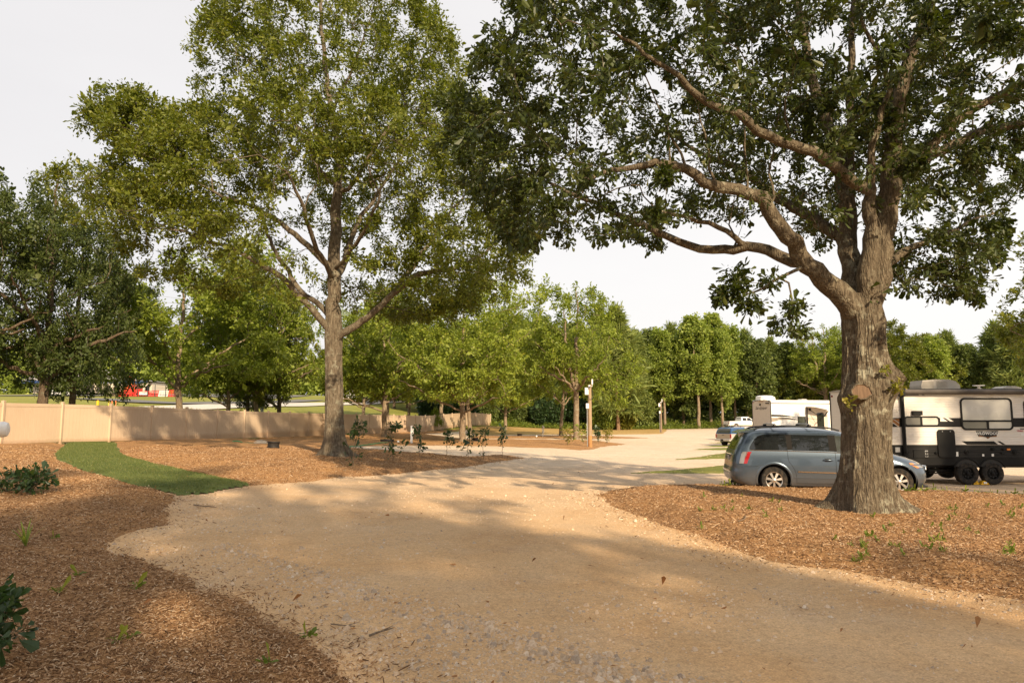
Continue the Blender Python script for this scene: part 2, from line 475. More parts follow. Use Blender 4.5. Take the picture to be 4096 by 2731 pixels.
M['leaf_pine'] = m_leaf('pine_needles', [(0, (0.101, 0.145, 0.041)), (.5, (0.168, 0.206, 0.054)), (.85, (0.254, 0.276, 0.070)), (1, (0.380, 0.281, 0.083))], .25, .55, .25)
M['leaf_bush'] = m_leaf('bush_leaves', [(0, (0.021, 0.046, 0.016)), (.5, (0.042, 0.078, 0.026)), (.85, (0.072, 0.120, 0.034)), (1, (0.130, 0.169, 0.039))], .28, .38, .45)
M['leaf_weed'] = m_leaf('weed_leaves', [(0, (0.081, 0.115, 0.020)), (.5, (0.149, 0.196, 0.030)), (1, (0.297, 0.299, 0.050))], .35, .5, .3)
M['leaf_yel'] = m_leaf('yellowing_leaves', [(0, (.11, .13, .02)), (.5, (.19, .19, .03)), (1, (.34, .27, .04))], .36, .5, .3)
M['grassblade'] = m_leaf('grass_blades', [(0, (.065, .10, .026)), (.5, (.125, .16, .044)), (1, (.23, .22, .08))], .3, .5, .3)
M['dryblade'] = m_leaf('dry_grass_blades', [(0, (.12, .15, .03)), (.5, (.19, .2, .05)), (1, (.34, .27, .1))], .3, .5, .3)
M['chips'] = m_attr('bark_chips', [(0, (.07, .034, .016)), (.3, (.22, .117, .054)), (.6, (.36, .205, .10)), (.85, (.50, .33, .19)), (1, (.62, .47, .32))])
M['stones'] = m_attr('loose_stones', [(0, (.34, .27, .21)), (.12, (.46, .36, .26)), (.6, (.60, .44, .29)), (.9, (.65, .51, .37)), (1, (.70, .59, .46))])
M['fence'] = m_fence()
M['vanpaint'] = m_paint('slate_blue_paint', (.062, .090, .128), .45, .3, .9, .22)
M['glass'] = m_glass('dark_glass')
M['glass_lit'] = m_glass('clear_dark_glass', (.05, .055, .05), .04, .6)
M['tyre'] = m_tyre()
M['black'] = plain('black_plastic', (.02, .02, .02), .5, 0, .4, 0, .2)
M['trim'] = plain('grey_pillar_trim', (.014, .0125, .0115), .75, 0, .15, 0, .15)
M['alloy'] = plain('alloy_metal', (.62, .58, .53), .35, .85, .5, 0, .1)
M['chrome'] = plain('chrome', (.75, .74, .72), .14, 1.0, .5, 0, .05)
M['red'] = plain('red_lens', (.30, .008, .012), .15, 0, .6, .6, .1)
M['amber'] = plain('amber_lens', (.75, .22, .03), .2, 0, .6, .5, .1)
M['clear'] = plain('clear_lens', (.26, .25, .24), .1, .3, .6, .8, .1)
M['white'] = m_paint('white_paint', (.78, .77, .75), 0, .35, .5, .12)
M['silver'] = m_paint('silver_paint', (.52, .49, .46), .4, .35, .6, .2)
M['bluecap'] = m_paint('blue_paint', (.035, .095, .23), .2, .3, .7, .05)
M['tanpaint'] = m_paint('tan_paint', (.36, .30, .24), .3, .35, .5, .1)
M['rvwhite'] = plain('rv_siding_white', (.76, .71, .65), .38, 0, .4, .15, .04, 2)
M['rvblack'] = plain('rv_black', (.008, .0078, .0075), .5, 0, .25, .0, .25, 3)
M['rvgrey'] = plain('rv_charcoal', (.016, .015, .014), .5, 0, .25, .0, .2, 3)
M['rvdark'] = plain('rv_skirt', (.010, .0095, .009), .6, 0, .2, 0, .25, 2)
M['shade'] = plain('roller_shade', (.60, .58, .53), .25, 0, .5, .6, .05, 1.5)
M['shade2'] = plain('dim_shade', (.17, .165, .15), .25, 0, .5, .6, .1, 1.5)
M['bronze'] = plain('bronze_decal', (.30, .12, .035), .4, .1, .4, .2, .15)
M['acgrey'] = plain('air_unit_plastic', (.38, .35, .31), .55, 0, .35, 0, .08)
M['beige'] = plain('beige_fibreglass', (.60, .52, .44), .4, 0, .4, .2, .05)
M['galv'] = plain('galvanised', (.42, .42, .42), .45, .6, .4, 0, .2)
M['pvc'] = plain('white_pvc', (.80, .79, .77), .4, 0, .4, 0, .06)
M['greypost'] = plain('grey_post', (.36, .34, .31), .6, 0, .3, 0, .15)
M['rust'] = plain('blackened_steel', (.032, .028, .026), .65, .4, .3, 0, .4, 9, .3)
M['pole'] = m_wood('pole_wood', (.22, .145, .085), (.44, .32, .21))
M['poledark'] = m_wood('dark_pole_wood', (.17, .12, .08), (.30, .22, .15))
M['hose'] = plain('green_hose', (.05, .26, .12), .5, 0, .4)
M['yellow'] = plain('yellow_plastic', (.80, .46, .02), .5, 0, .4)
M['redpaint'] = plain('red_gate_paint', (.70, .045, .03), .45, 0, .4, .2)
M['orange'] = plain('orange_paint', (.80, .17, .03), .4, 0, .4, .3)
M['storewall'] = plain('cream_wall', (.62, .54, .43), .8, 0, .2, 0, .06)
M['storeroof'] = plain('grey_metal_roof', (.36, .33, .31), .5, .1, .3, 0, .06, .6)
M['fascia'] = plain('blue_fascia', (.035, .075, .22), .5, 0, .4)
M['maroon'] = plain('maroon_fascia', (.28, .02, .045), .5, 0, .4)
M['asphalt'] = plain('asphalt', (.15, .145, .14), .9, 0, .2, 0, .15, .6)
M['concrete'] = plain('pale_road', (.50, .46, .41), .9, 0, .2, 0, .1, .4)
M['lettering'] = plain('white_lettering', (.80, .79, .76), .5, 0, .3, 0, .03)
M['ink'] = plain('black_lettering', (.02, .02, .02), .5, 0, .3, 0, .1)
M['silverink'] = plain('silver_lettering', (.62, .58, .52), .35, .3, .4, 0, .1)
M['silt'] = plain('black_silt_fabric', (.035, .034, .036), .8, 0, .2, 0, .25, 4)
M['wire'] = plain('wire_mesh', (.2, .2, .2), .6, .3)
M['cutwood'] = m_wood('sawn_wood', (.105, .066, .042), (.21, .135, .085), .8)
M['lumber'] = m_wood('weathered_lumber', (.20, .155, .10), (.34, .27, .19), .3, 'X')
M['deadwood'] = m_bark('dead_twig', (.12, .085, .06), (.22, .16, .11), (.34, .26, .19), (.3, .3, .25), .2)
# ================================================================== ground, lot, beds
def polar(a0, a1, da, r0, r1, ratio):
    n = int(round((a1 - a0) / da)) + 1
    A = np.radians(np.linspace(a0, a1, n)); m = int(math.log(r1 / r0) / math.log(ratio)) + 1
    r = r0 * ratio ** np.arange(m + 1)
    return r[:, None] * np.sin(A)[None], r[:, None] * np.cos(A)[None]

def sdist(X, Y, poly):
    P = np.asarray(poly, float)[:, :2]; Q = np.roll(P, -1, 0)
    sh = X.shape; x = X.ravel(); y = Y.ravel()
    best = np.full(len(x), 1e9); ins = np.zeros(len(x), bool)
    for (ax, ay), (bx, by) in zip(P, Q):
        dx, dy = bx - ax, by - ay; L = dx * dx + dy * dy + 1e-12
        t = np.clip(((x - ax) * dx + (y - ay) * dy) / L, 0, 1)
        best = np.minimum(best, (x - ax - t * dx) ** 2 + (y - ay - t * dy) ** 2)
        c = ((ay > y) != (by > y)); 
        with np.errstate(divide='ignore', invalid='ignore'):
            xi = ax + (y - ay) * dx / (dy if dy else 1e-12)
        ins ^= c & (x < xi)
    d = np.sqrt(best); return np.where(ins, d, -d).reshape(sh)

GX, GY = polar(-58, 58, .2, 2.2, 175, 1.012)
GZ = zg(GX, GY)
def grid_faces(nr, na, keep=None):
    i = np.arange(nr - 1)[:, None] * na; j = np.arange(na - 1)[None]
    F_ = np.stack([i + j, i + j + 1, i + na + j + 1, i + na + j], -1).reshape(-1, 4)[:, ::-1]
    if keep is not None: F_ = F_[keep.ravel()[F_].any(1)]
    return F_
def compact(V, F_):
    u, inv = np.unique(F_, return_inverse=True)
    return V[u], inv.reshape(F_.shape)

BEDS = {}   # name -> height function, so things and chips can stand on a bed
def bed_height(X, Y, poly, h, w, edge, off, rough):
    sd = sdist(X, Y, poly)
    e = (np.asarray(fbm(X * 1.3, Y * 1.3, 4)) * .9 + np.asarray(fbm(X * 6, Y * 6, 2)) * .35) * edge
    sd = sd + e
    s = np.clip(sd / w, 0, 1); s = s * s * (3 - 2 * s)
    z = off + h * s * (1 + .5 * np.asarray(fbm(X * .35 + 5, Y * .35, 3))) + np.clip(sd * .25, -.08, 0)
    z = z + rough * (np.asarray(fbm(X * 2.2, Y * 2.2, 3)) * 1.0 + np.asarray(fbm(X * 9, Y * 9, 2)) * .3) * np.clip(sd * 4, 0, 1)
    return sd, z

def sheet(name, poly, mat, h=.0, w=1.0, edge=.2, off=.02, rough=.0, shade=False, kind='structure'):
    x0, y0 = np.min(np.asarray(poly)[:, :2], 0) - 2; x1, y1 = np.max(np.asarray(poly)[:, :2], 0) + 2
    sel = (GX > x0) & (GX < x1) & (GY > y0) & (GY < y1)
    sd = np.full(GX.shape, -9.0); z = np.zeros(GX.shape)
    a, b = bed_height(GX[sel], GY[sel], poly, h, w, edge, off, rough)
    sd[sel] = a; z[sel] = b
    F_ = grid_faces(*GX.shape, keep=sd > -.02)
    V = np.stack([GX, GY, GZ + z], -1).reshape(-1, 3)
    V, F_ = compact(V, F_)
    o = mesh_np(name, V, [F_], mat, smooth=True)
    o['kind'] = kind
    BEDS.setdefault(name, []).append((poly, h, w, edge, off, rough))
    return o

def top(x, y):
    """height of whatever bed or ground lies at a spot"""
    x = np.asarray(x, float); y = np.asarray(y, float)
    z = zg(x, y) * 1.0; g = z.copy() if isinstance(z, np.ndarray) else z
    for nm, lst in BEDS.items():
        for (poly, h, w, edge, off, rough) in lst:
            sd, b = bed_height(np.atleast_1d(x).astype(float), np.atleast_1d(y).astype(float), poly, h, w, edge, off, rough)
            b = b.reshape(np.shape(z)); sd = sd.reshape(np.shape(z))
            z = np.where(sd > 0, np.maximum(z, g + b), z)
    return z if np.shape(z) else float(z)

def gpoly(pts): return [gp(*p)[:2] for p in pts]

# base ground, reaching the horizon all round
bx, by = polar(-180, 180, 2.0, .6, 900, 1.05)
bz = zg(bx, by) - .06
V = np.stack([bx, by, bz], -1).reshape(-1, 3)
o = mesh_np('ground', V, [grid_faces(*bx.shape)], M['field'], smooth=True); o['kind'] = 'structure'

# gravel lot: fine in front of the photographer, plain behind
P_LOT = [(-24, -30), (-24, 10), (-19, 34), (-16.2, 47.6), (-11, 66), (-6, 84), (-1, 104), tuple(gp(2655, 1703)[:2]), tuple(gp(2780, 1700)[:2]),
         tuple(gp(2930, 1700)[:2]), (62, 112), (110, 100), (110, -30)]
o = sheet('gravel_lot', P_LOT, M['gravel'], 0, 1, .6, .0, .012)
lx, ly = polar(58, 302, 4, 1.2, 34, 1.12)
V = np.stack([lx, ly, zg(lx, ly) - .012], -1).reshape(-1, 3)
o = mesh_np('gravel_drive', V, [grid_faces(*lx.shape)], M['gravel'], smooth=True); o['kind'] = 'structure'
lx, ly = polar(-58, 58, 1, .3, 2.25, 1.12)
V = np.stack([lx, ly, zg(lx, ly) - .004], -1).reshape(-1, 3)
o = mesh_np('gravel_drive', V, [grid_faces(*lx.shape)], M['gravel'], smooth=True); o['kind'] = 'structure'

# bed A: near left
A_edge = gpoly([(1289, 2618), (1088, 2497), (940, 2392), (784, 2340), (644, 2279), (505, 2235), (400, 2200), (435, 2148), (540, 2122), (662, 2105), (644, 2044), (700, 1985),
                (625, 1956), (549, 1942), (446, 1909), (339, 1882), (277, 1853), (237, 1837), (230, 1815), (250, 1793), (285, 1775)])
P_A = [tuple(p) for p in A_edge] + [(-21.8, 30.5), (-30, 22), (-30, -2), (-3, -2), (-1.9, 2.5), tuple(gp(1400, 2731)[:2])]
sheet('mulch_bed', P_A, M['mulch'], .10, .8, .22, .012, .03)
# turf strip
P_T = gpoly([(460, 1773), (467, 1802), (482, 1820), (527, 1835), (603, 1855), (714, 1880), (826, 1904), (915, 1922), (993, 1940), (915, 1951), (804, 1974), (714, 1979),
             (625, 1958), (549, 1944), (446, 1911), (339, 1884), (277, 1855), (237, 1839), (230, 1815), (250, 1793), (277, 1772)])
sheet('turf_strip', P_T, M['turf'], .03, .5, .12, .045, .012)
# bed B: round the left tree
P_B = gpoly([(460, 1769), (467, 1800), (482, 1818), (527, 1833), (603, 1853), (714, 1878), (826, 1902), (915, 1920), (993, 1940), (1000, 1943), (1134, 1933), (1274, 1919), (1368, 1907), (1461, 1905),
             (1602, 1893), (1742, 1879), (1859, 1868), (1999, 1844), (2094, 1832), (2028, 1821), (1900, 1825), (1835, 1830), (1695, 1816), (1602, 1807), (1485, 1798), (1386, 1790), (1180, 1783),
             (1080, 1781), (1000, 1775)])
P_B += [(-17.2, 47), (-20.4, 35)]
sheet('mulch_bed', P_B, M['mulch'], .14, 1.6, .25, .012, .035)
# bed C: along the fence and round the second row of trees
P_C = gpoly([(1100, 1778), (1400, 1786), (1600, 1781), (1830, 1782), (1983, 1784), (2098, 1790), (2212, 1792), (2308, 1799), (2365, 1798), (2423, 1785), (2507, 1776), (2410, 1765), (2257, 1760), (1880, 1757),
             (1700, 1735), (1840, 1716)])
P_C += [(-10.6, 78), (-14.0, 64), (-17.6, 48)]
sheet('mulch_bed', P_C, M['mulch'], .10, 1.5, .4, .012, .03)
P_C2 = gpoly([(1870, 1744), (2100, 1743), (2400, 1743), (2614, 1752), (2400, 1755), (2200, 1754), (1900, 1753)])
sheet('mulch_bed', P_C2, M['mulch'], .05, 1.5, .4, .012, .02)
# bed D: under the big oak
P_D = gpoly([(2396, 1978), (2466, 2031), (2588, 2074), (2727, 2122), (2919, 2187), (3119, 2244), (3354, 2274), (3528, 2309), (3790, 2353), (3964, 2379), (4096, 2401), (4400, 2440)])
P_D += [(14, 8.2), (16, 14.5)] + gpoly([(4096, 1990), (3877, 1980), (3659, 1972), (3180, 1951), (2919, 1946), (2710, 1947), (2588, 1951), (2466, 1961)])
sheet('mulch_bed', P_D, M['mulch'], .13, .9, .22, .012, .035)
# dry lawn at the wood's edge, grass strips between the pitches
P_L = gpoly([(1960, 1704), (2100, 1701), (2300, 1700), (2500, 1701), (2655, 1703), (2668, 1718), (2650, 1735), (2400, 1738), (2100, 1738), (1900, 1741), (1880, 1720)])
sheet('dry_lawn', P_L, M['lawn'], .03, 1, .5, .02, .02)
for pts in ([(2530, 1892), (2700, 1881), (2780, 1872), (2900, 1861), (3050, 1858), (3050, 1893), (2900, 1893), (2720, 1893)],
            [(2690, 1839), (2790, 1827), (2900, 1812), (3050, 1806), (3050, 1834), (2900, 1834)],
            [(2755, 1798), (2850, 1793), (2960, 1789), (3050, 1788), (3050, 1797), (2900, 1800)],
            [(2790, 1786), (2870, 1782), (2960, 1779), (2960, 1784), (2880, 1787)], [(2825, 1772), (2880, 1768), (2960, 1766), (2960, 1772)]):
    sheet('grass_strip', gpoly(pts), M['strip'], .05, .5, .25, .015, .02)

# roads on the rising field behind the fence
def ribbon(name, pts, w, mat, off=.05):
    P = spline(np.array([[*gp(px, py)[:2], 0] for px, py in pts]), 3.0)
    T = np.gradient(P[:, :2], axis=0); T /= np.linalg.norm(T, axis=1, keepdims=True) + 1e-9
    Nn = np.stack([-T[:, 1], T[:, 0]], 1); rows = []
    for k in np.linspace(-.5, .5, 7):
        q = P[:, :2] + Nn * w * k; rows.append(np.stack([q[:, 0], q[:, 1], zg(q[:, 0], q[:, 1]) + off], 1))
    V = np.stack(rows, 1).reshape(-1, 3)
    o = mesh_np(name, V, [grid_faces(len(P), 7)], mat, smooth=True); o['kind'] = 'structure'; return o
ribbon('road', [(640, 1634), (743, 1630), (900, 1623), (1080, 1620), (1242, 1616), (1480, 1609), (1697, 1603), (1900, 1598)], 7.5, M['concrete'], .06)
ribbon('store_drive', [(330, 1594), (420, 1598), (520, 1604), (640, 1611), (800, 1614), (1000, 1610), (1250, 1600)], 6, M['asphalt'], .10)
ap = np.array([(-125, 150), (-55, 150), (-50, 158), (-52, 176), (-125, 182)], float)
xs = np.linspace(-120, -52, 30); ys = np.linspace(152, 180, 12)
X_, Y_ = np.meshgrid(xs, ys)
V = np.stack([X_, Y_, zg(X_, Y_) + .08], -1).reshape(-1, 3)
o = mesh_np('car_park', V, [grid_faces(*X_.shape)[:, ::-1]], M['asphalt'], smooth=True); o['kind'] = 'structure'

# ---------------------------------------------------------------- loose chips, stones, grass blades
def visible_pts(n, rmin, rmax, amax=44, power=1.0):
    r = rmin * (rmax / rmin) ** (RNG.random(n) ** power); a = np.radians(RNG.uniform(-amax, amax, n))
    return r * np.sin(a), r * np.cos(a)

def slivers(name, x, y, L, W, mat, lift=.012, tilt=.35):
    n = len(x); z = top(x, y) + lift
    a = RNG.uniform(0, math.tau, n); ti = RNG.normal(0, tilt, n)
    d = np.stack([np.cos(a) * np.cos(ti), np.sin(a) * np.cos(ti), np.sin(ti)], 1)
    u = np.stack([-np.sin(a), np.cos(a), RNG.normal(0, .4, n)], 1); u = nrm(u)
    nn = nrm(np.cross(d, u))
    C = np.stack([x, y, z], 1); h = (W * .35)[:, None] * nn
    dl = d * L[:, None] * .5; uw = u * W[:, None] * .5; tw = u * W[:, None] * .28
    V = np.stack([C - dl - tw, C - dl * .2 - uw + h * .3, C + dl - tw * .6, C + dl + tw * .6, C + dl * .1 + uw, C - dl + tw], 1)
    B = V - h[:, None] * 1.6
    VV = np.concatenate([V, B], 1).reshape(-1, 3)
    base = np.arange(n)[:, None] * 12
    topf = base + np.array([[0, 1, 2, 3, 4, 5]]); sides = []
    for k in range(6):
        k2 = (k + 1) % 6; sides.append(base + np.array([[k, k + 6, k2 + 6, k2]]))
    S_ = np.concatenate(sides)
    rn = RNG.random(n); fa = np.concatenate([rn, np.tile(rn, 6)])
    o = mesh_np(name, VV, [topf[:, ::-1], S_], mat, fattr=fa); o['kind'] = 'stuff'; return o

def in_bed(x, y, polys, m=.05):
    s = np.full(len(x), -9.0)
    for p in polys: s = np.maximum(s, sdist(x, y, p))
    return s > m
x, y = visible_pts(330000, 3.2, 34, 44, .8)
sd_ = np.maximum.reduce([sdist(x, y, P_A), sdist(x, y, P_D), sdist(x, y, P_B)])
k = (sd_ > 0) | (RNG.random(len(x)) < .55 * np.exp(np.minimum(sd_, 0) / .22)); x, y = x[k], y[k]
k = ~in_bed(x, y, [P_T], -.05) | (RNG.random(len(x)) < .02); x, y = x[k], y[k]
r = np.hypot(x, y); n = len(x)
slivers('mulch_chips', x, y, RNG.lognormal(math.log(.021), .52, n) * (1 + r / 32), RNG.uniform(.0025, .0078, n) * (1 + r / 22), M['chips'])

def pebbles(name, x, y, sz, mat):
    n = len(x); z = top(x, y) + sz * .12
    base = np.array([(1, 0, 0), (.5, .87, 0), (-.5, .87, 0), (-1, 0, 0), (-.5, -.87, 0), (.5, -.87, 0), (.6, .1, .55), (-.25, .5, .62), (-.3, -.5, .5)], float)
    V = base[None] * (1 + RNG.normal(0, .16, (n, 9, 1))) * sz[:, None, None]
    V[..., 2] *= RNG.uniform(.6, 1.3, (n, 1)); V[:, :6, 2] -= sz[:, None] * .25
    a = RNG.uniform(0, math.tau, n); c, s = np.cos(a)[:, None], np.sin(a)[:, None]
    el = RNG.uniform(.7, 1.25, (n, 1))
    X = V[..., 0] * el; Y = V[..., 1]
    W = np.stack([X * c - Y * s + x[:, None], X * s + Y * c + y[:, None], V[..., 2] + z[:, None]], -1).reshape(-1, 3)
    b = np.arange(n)[:, None] * 9
    q = np.concatenate([b + np.array([f]) for f in ([0, 1, 7, 6], [2, 3, 8, 7], [4, 5, 6, 8])])
    t3 = np.concatenate([b + np.array([f]) for f in ([1, 2, 7], [3, 4, 8], [5, 0, 6], [6, 7, 8])])
    rn = RNG.random(n)
    o = mesh_np(name, W, [q, t3], mat, fattr=np.concatenate([np.tile(rn, 3), np.tile(rn, 4)])); o['kind'] = 'stuff'; return o
x, y = visible_pts(110000, 3.6, 40, 44, .75)
lotd = in_bed(x, y, [P_A, P_B, P_D, P_T], .02); k = ~lotd
# windrows of stone pushed to the sides of the wheel tracks
dens = .05 + .6 * np.clip(np.asarray(fbm(x * .45 + 3, y * .45, 3)) * 1.6 + .05, 0, 1)
sdA = sdist(x, y, P_A); sdD = sdist(x, y, P_D)
dens += .8 * np.exp(-((sdA + .7) / .6) ** 2) + .35 * np.exp(-((sdD + .4) / .5) ** 2)
WR = np.array(gpoly([(900, 2190), (1300, 2330), (1650, 2450), (2048, 2570), (2500, 2690), (2900, 2790)]))
dw = np.full(len(x), 9.0)
for (p0, p1) in zip(WR[:-1], WR[1:]):
    e_ = p1 - p0; t_ = np.clip(((x - p0[0]) * e_[0] + (y - p0[1]) * e_[1]) / (e_ @ e_), 0, 1); dw = np.minimum(dw, np.hypot(x - p0[0] - t_ * e_[0], y - p0[1] - t_ * e_[1]))
rowm = np.exp(-((dw + .25 * np.asarray(fbm(x * 1.5, y * 1.5, 3))) / .2) ** 2)
dens += 2.2 * rowm
k &= RNG.random(len(x)) < dens; x, y = x[k], y[k]; rowm = rowm[k]
r = np.hypot(x, y); n = len(x)
pebbles('loose_gravel', x, y, RNG.lognormal(math.log(.0066), .5, n) * (1 + r / 40) * (1 + .75 * rowm), M['stones'])

def blades(name, x, y, h, w, mat, lean=.35):
    n = len(x); z = top(x, y); a = RNG.uniform(0, math.tau, n)
    u = np.stack([np.cos(a), np.sin(a), np.zeros(n)], 1) * (w * .5)[:, None]
    tip = np.stack([RNG.normal(0, lean, n) * h, RNG.normal(0, lean, n) * h, h], 1)
    C = np.stack([x, y, z - .005], 1)
    V = np.stack([C - u, C + u, C + tip], 1).reshape(-1, 3)
    o = mesh_np(name, V, [np.arange(n * 3).reshape(-1, 3)], mat, fattr=RNG.random(n)); o['kind'] = 'stuff'; return o
def fill(poly, n):
    p = np.asarray(poly)[:, :2]; x = RNG.uniform(p[:, 0].min() - .3, p[:, 0].max() + .3, n); y = RNG.uniform(p[:, 1].min() - .3, p[:, 1].max() + .3, n)
    k = in_bed(x, y, [poly], -.03 + RNG.normal(0, .02, n)); return x[k], y[k]
x, y = fill(P_T, 170000); n = len(x)
blades('turf_blades', x, y, RNG.uniform(.025, .06, n), RNG.uniform(.008, .02, n), M['grassblade'])
# grass on the slope behind the fence and on the strips
x = RNG.uniform(-60, 0, 90000); y = RNG.uniform(40, 150, 90000)
fx = np.interp(y, [30, 47, 66, 80, 111, 150], [-21.6, -18.3, -13.5, -10, -3.3, 6])
k = (x < fx - .4) & (np.abs(x / y) < .8) & (y < 82); x, y = x[k], y[k]; n = len(x)
blades('field_blades', x, y, RNG.uniform(.08, .3, n), RNG.uniform(.03, .09, n), M['dryblade'], .3)
# ================================================================== vinyl fence
FENCE = [(22, 29.6), (258, 32.4), (451, 34.6), (616, 37.3), (754, 40.0), (877, 42.8), (985, 45.6), (1079, 48.3), (1164, 51.0), (1240, 53.6), (1308, 56.2), (1372, 58.8),
         (1428, 61.4), (1481, 64.0), (1531, 66.7), (1578, 69.4), (1623, 72.2), (1664, 75.0), (1703, 78.0), (1740, 81.2), (1776, 84.6), (1810, 88.1), (1842, 91.8), (1872, 95.7), (1901, 99.8), (1929, 104.2), (1946, 107.5), (1963, 111.0)]
pts = [np.array([(px - 2048) / FP * Y, Y]) for px, Y in FENCE]
d0 = pts[0] - pts[1]; d0 /= np.linalg.norm(d0)
pts = [pts[0] + d0 * 2.44 * 3, pts[0] + d0 * 2.44 * 2, pts[0] + d0 * 2.44] + pts
fence = empty('vinyl_fence', (*pts[3], zg(*pts[3])))
tag(fence, 'long tan vinyl privacy fence curving away along the left edge of the lot', 'fence')
FL = np.array(fence.location)
for i, p in enumerate(pts):
    b = MB(); z = top(*p) if False else zg(*p)
    b.box((p[0] - FL[0], p[1] - FL[1], z + .84 - FL[2]), (.127, .127, 2.1), .006)
    x0, y0, z0 = p[0] - FL[0], p[1] - FL[1], z + 1.89 - FL[2]
    b.box((x0, y0, z0 + .012), (.15, .15, .024), .005)
    s_ = .068
    b.add([(x0 - s_, y0 - s_, z0 + .024), (x0 + s_, y0 - s_, z0 + .024), (x0 + s_, y0 + s_, z0 + .024), (x0 - s_, y0 + s_, z0 + .024), (x0, y0, z0 + .055)], [[0, 1, 4], [1, 2, 4], [2, 3, 4], [3, 0, 4]])
    b.build('post', M['fence'], fence)
for p, q in zip(pts[:-1], pts[1:]):
    b = MB(); d = q - p; L = np.linalg.norm(d); a = math.atan2(d[1], d[0]); z0, z1 = zg(*p), zg(*q)
    Ln = L - .10; nb = 14; bw = Ln / nb
    zc = (z0 + z1) / 2; sl = (z1 - z0) / L
    c = (p + q) / 2 - FL[:2]
    b.M = Matrix.Translation((c[0], c[1], zc - FL[2])) @ Matrix.Rotation(a, 4, 'Z') @ Matrix(((1, 0, 0, 0), (0, 1, 0, 0), (sl, 0, 1, 0), (0, 0, 0, 1)))
    b.box((0, 0, 1.755), (Ln, .05, .15), .005); b.box((0, 0, .145), (Ln, .05, .17), .005)
    for k in range(nb):
        b.box((-Ln / 2 + bw * (k + .5), 0, .955), (bw - .006, .022, 1.46), .004)
    b.box((0, .004, .955), (Ln, .006, 1.46))
    b.build('panel', M['fence'], fence)
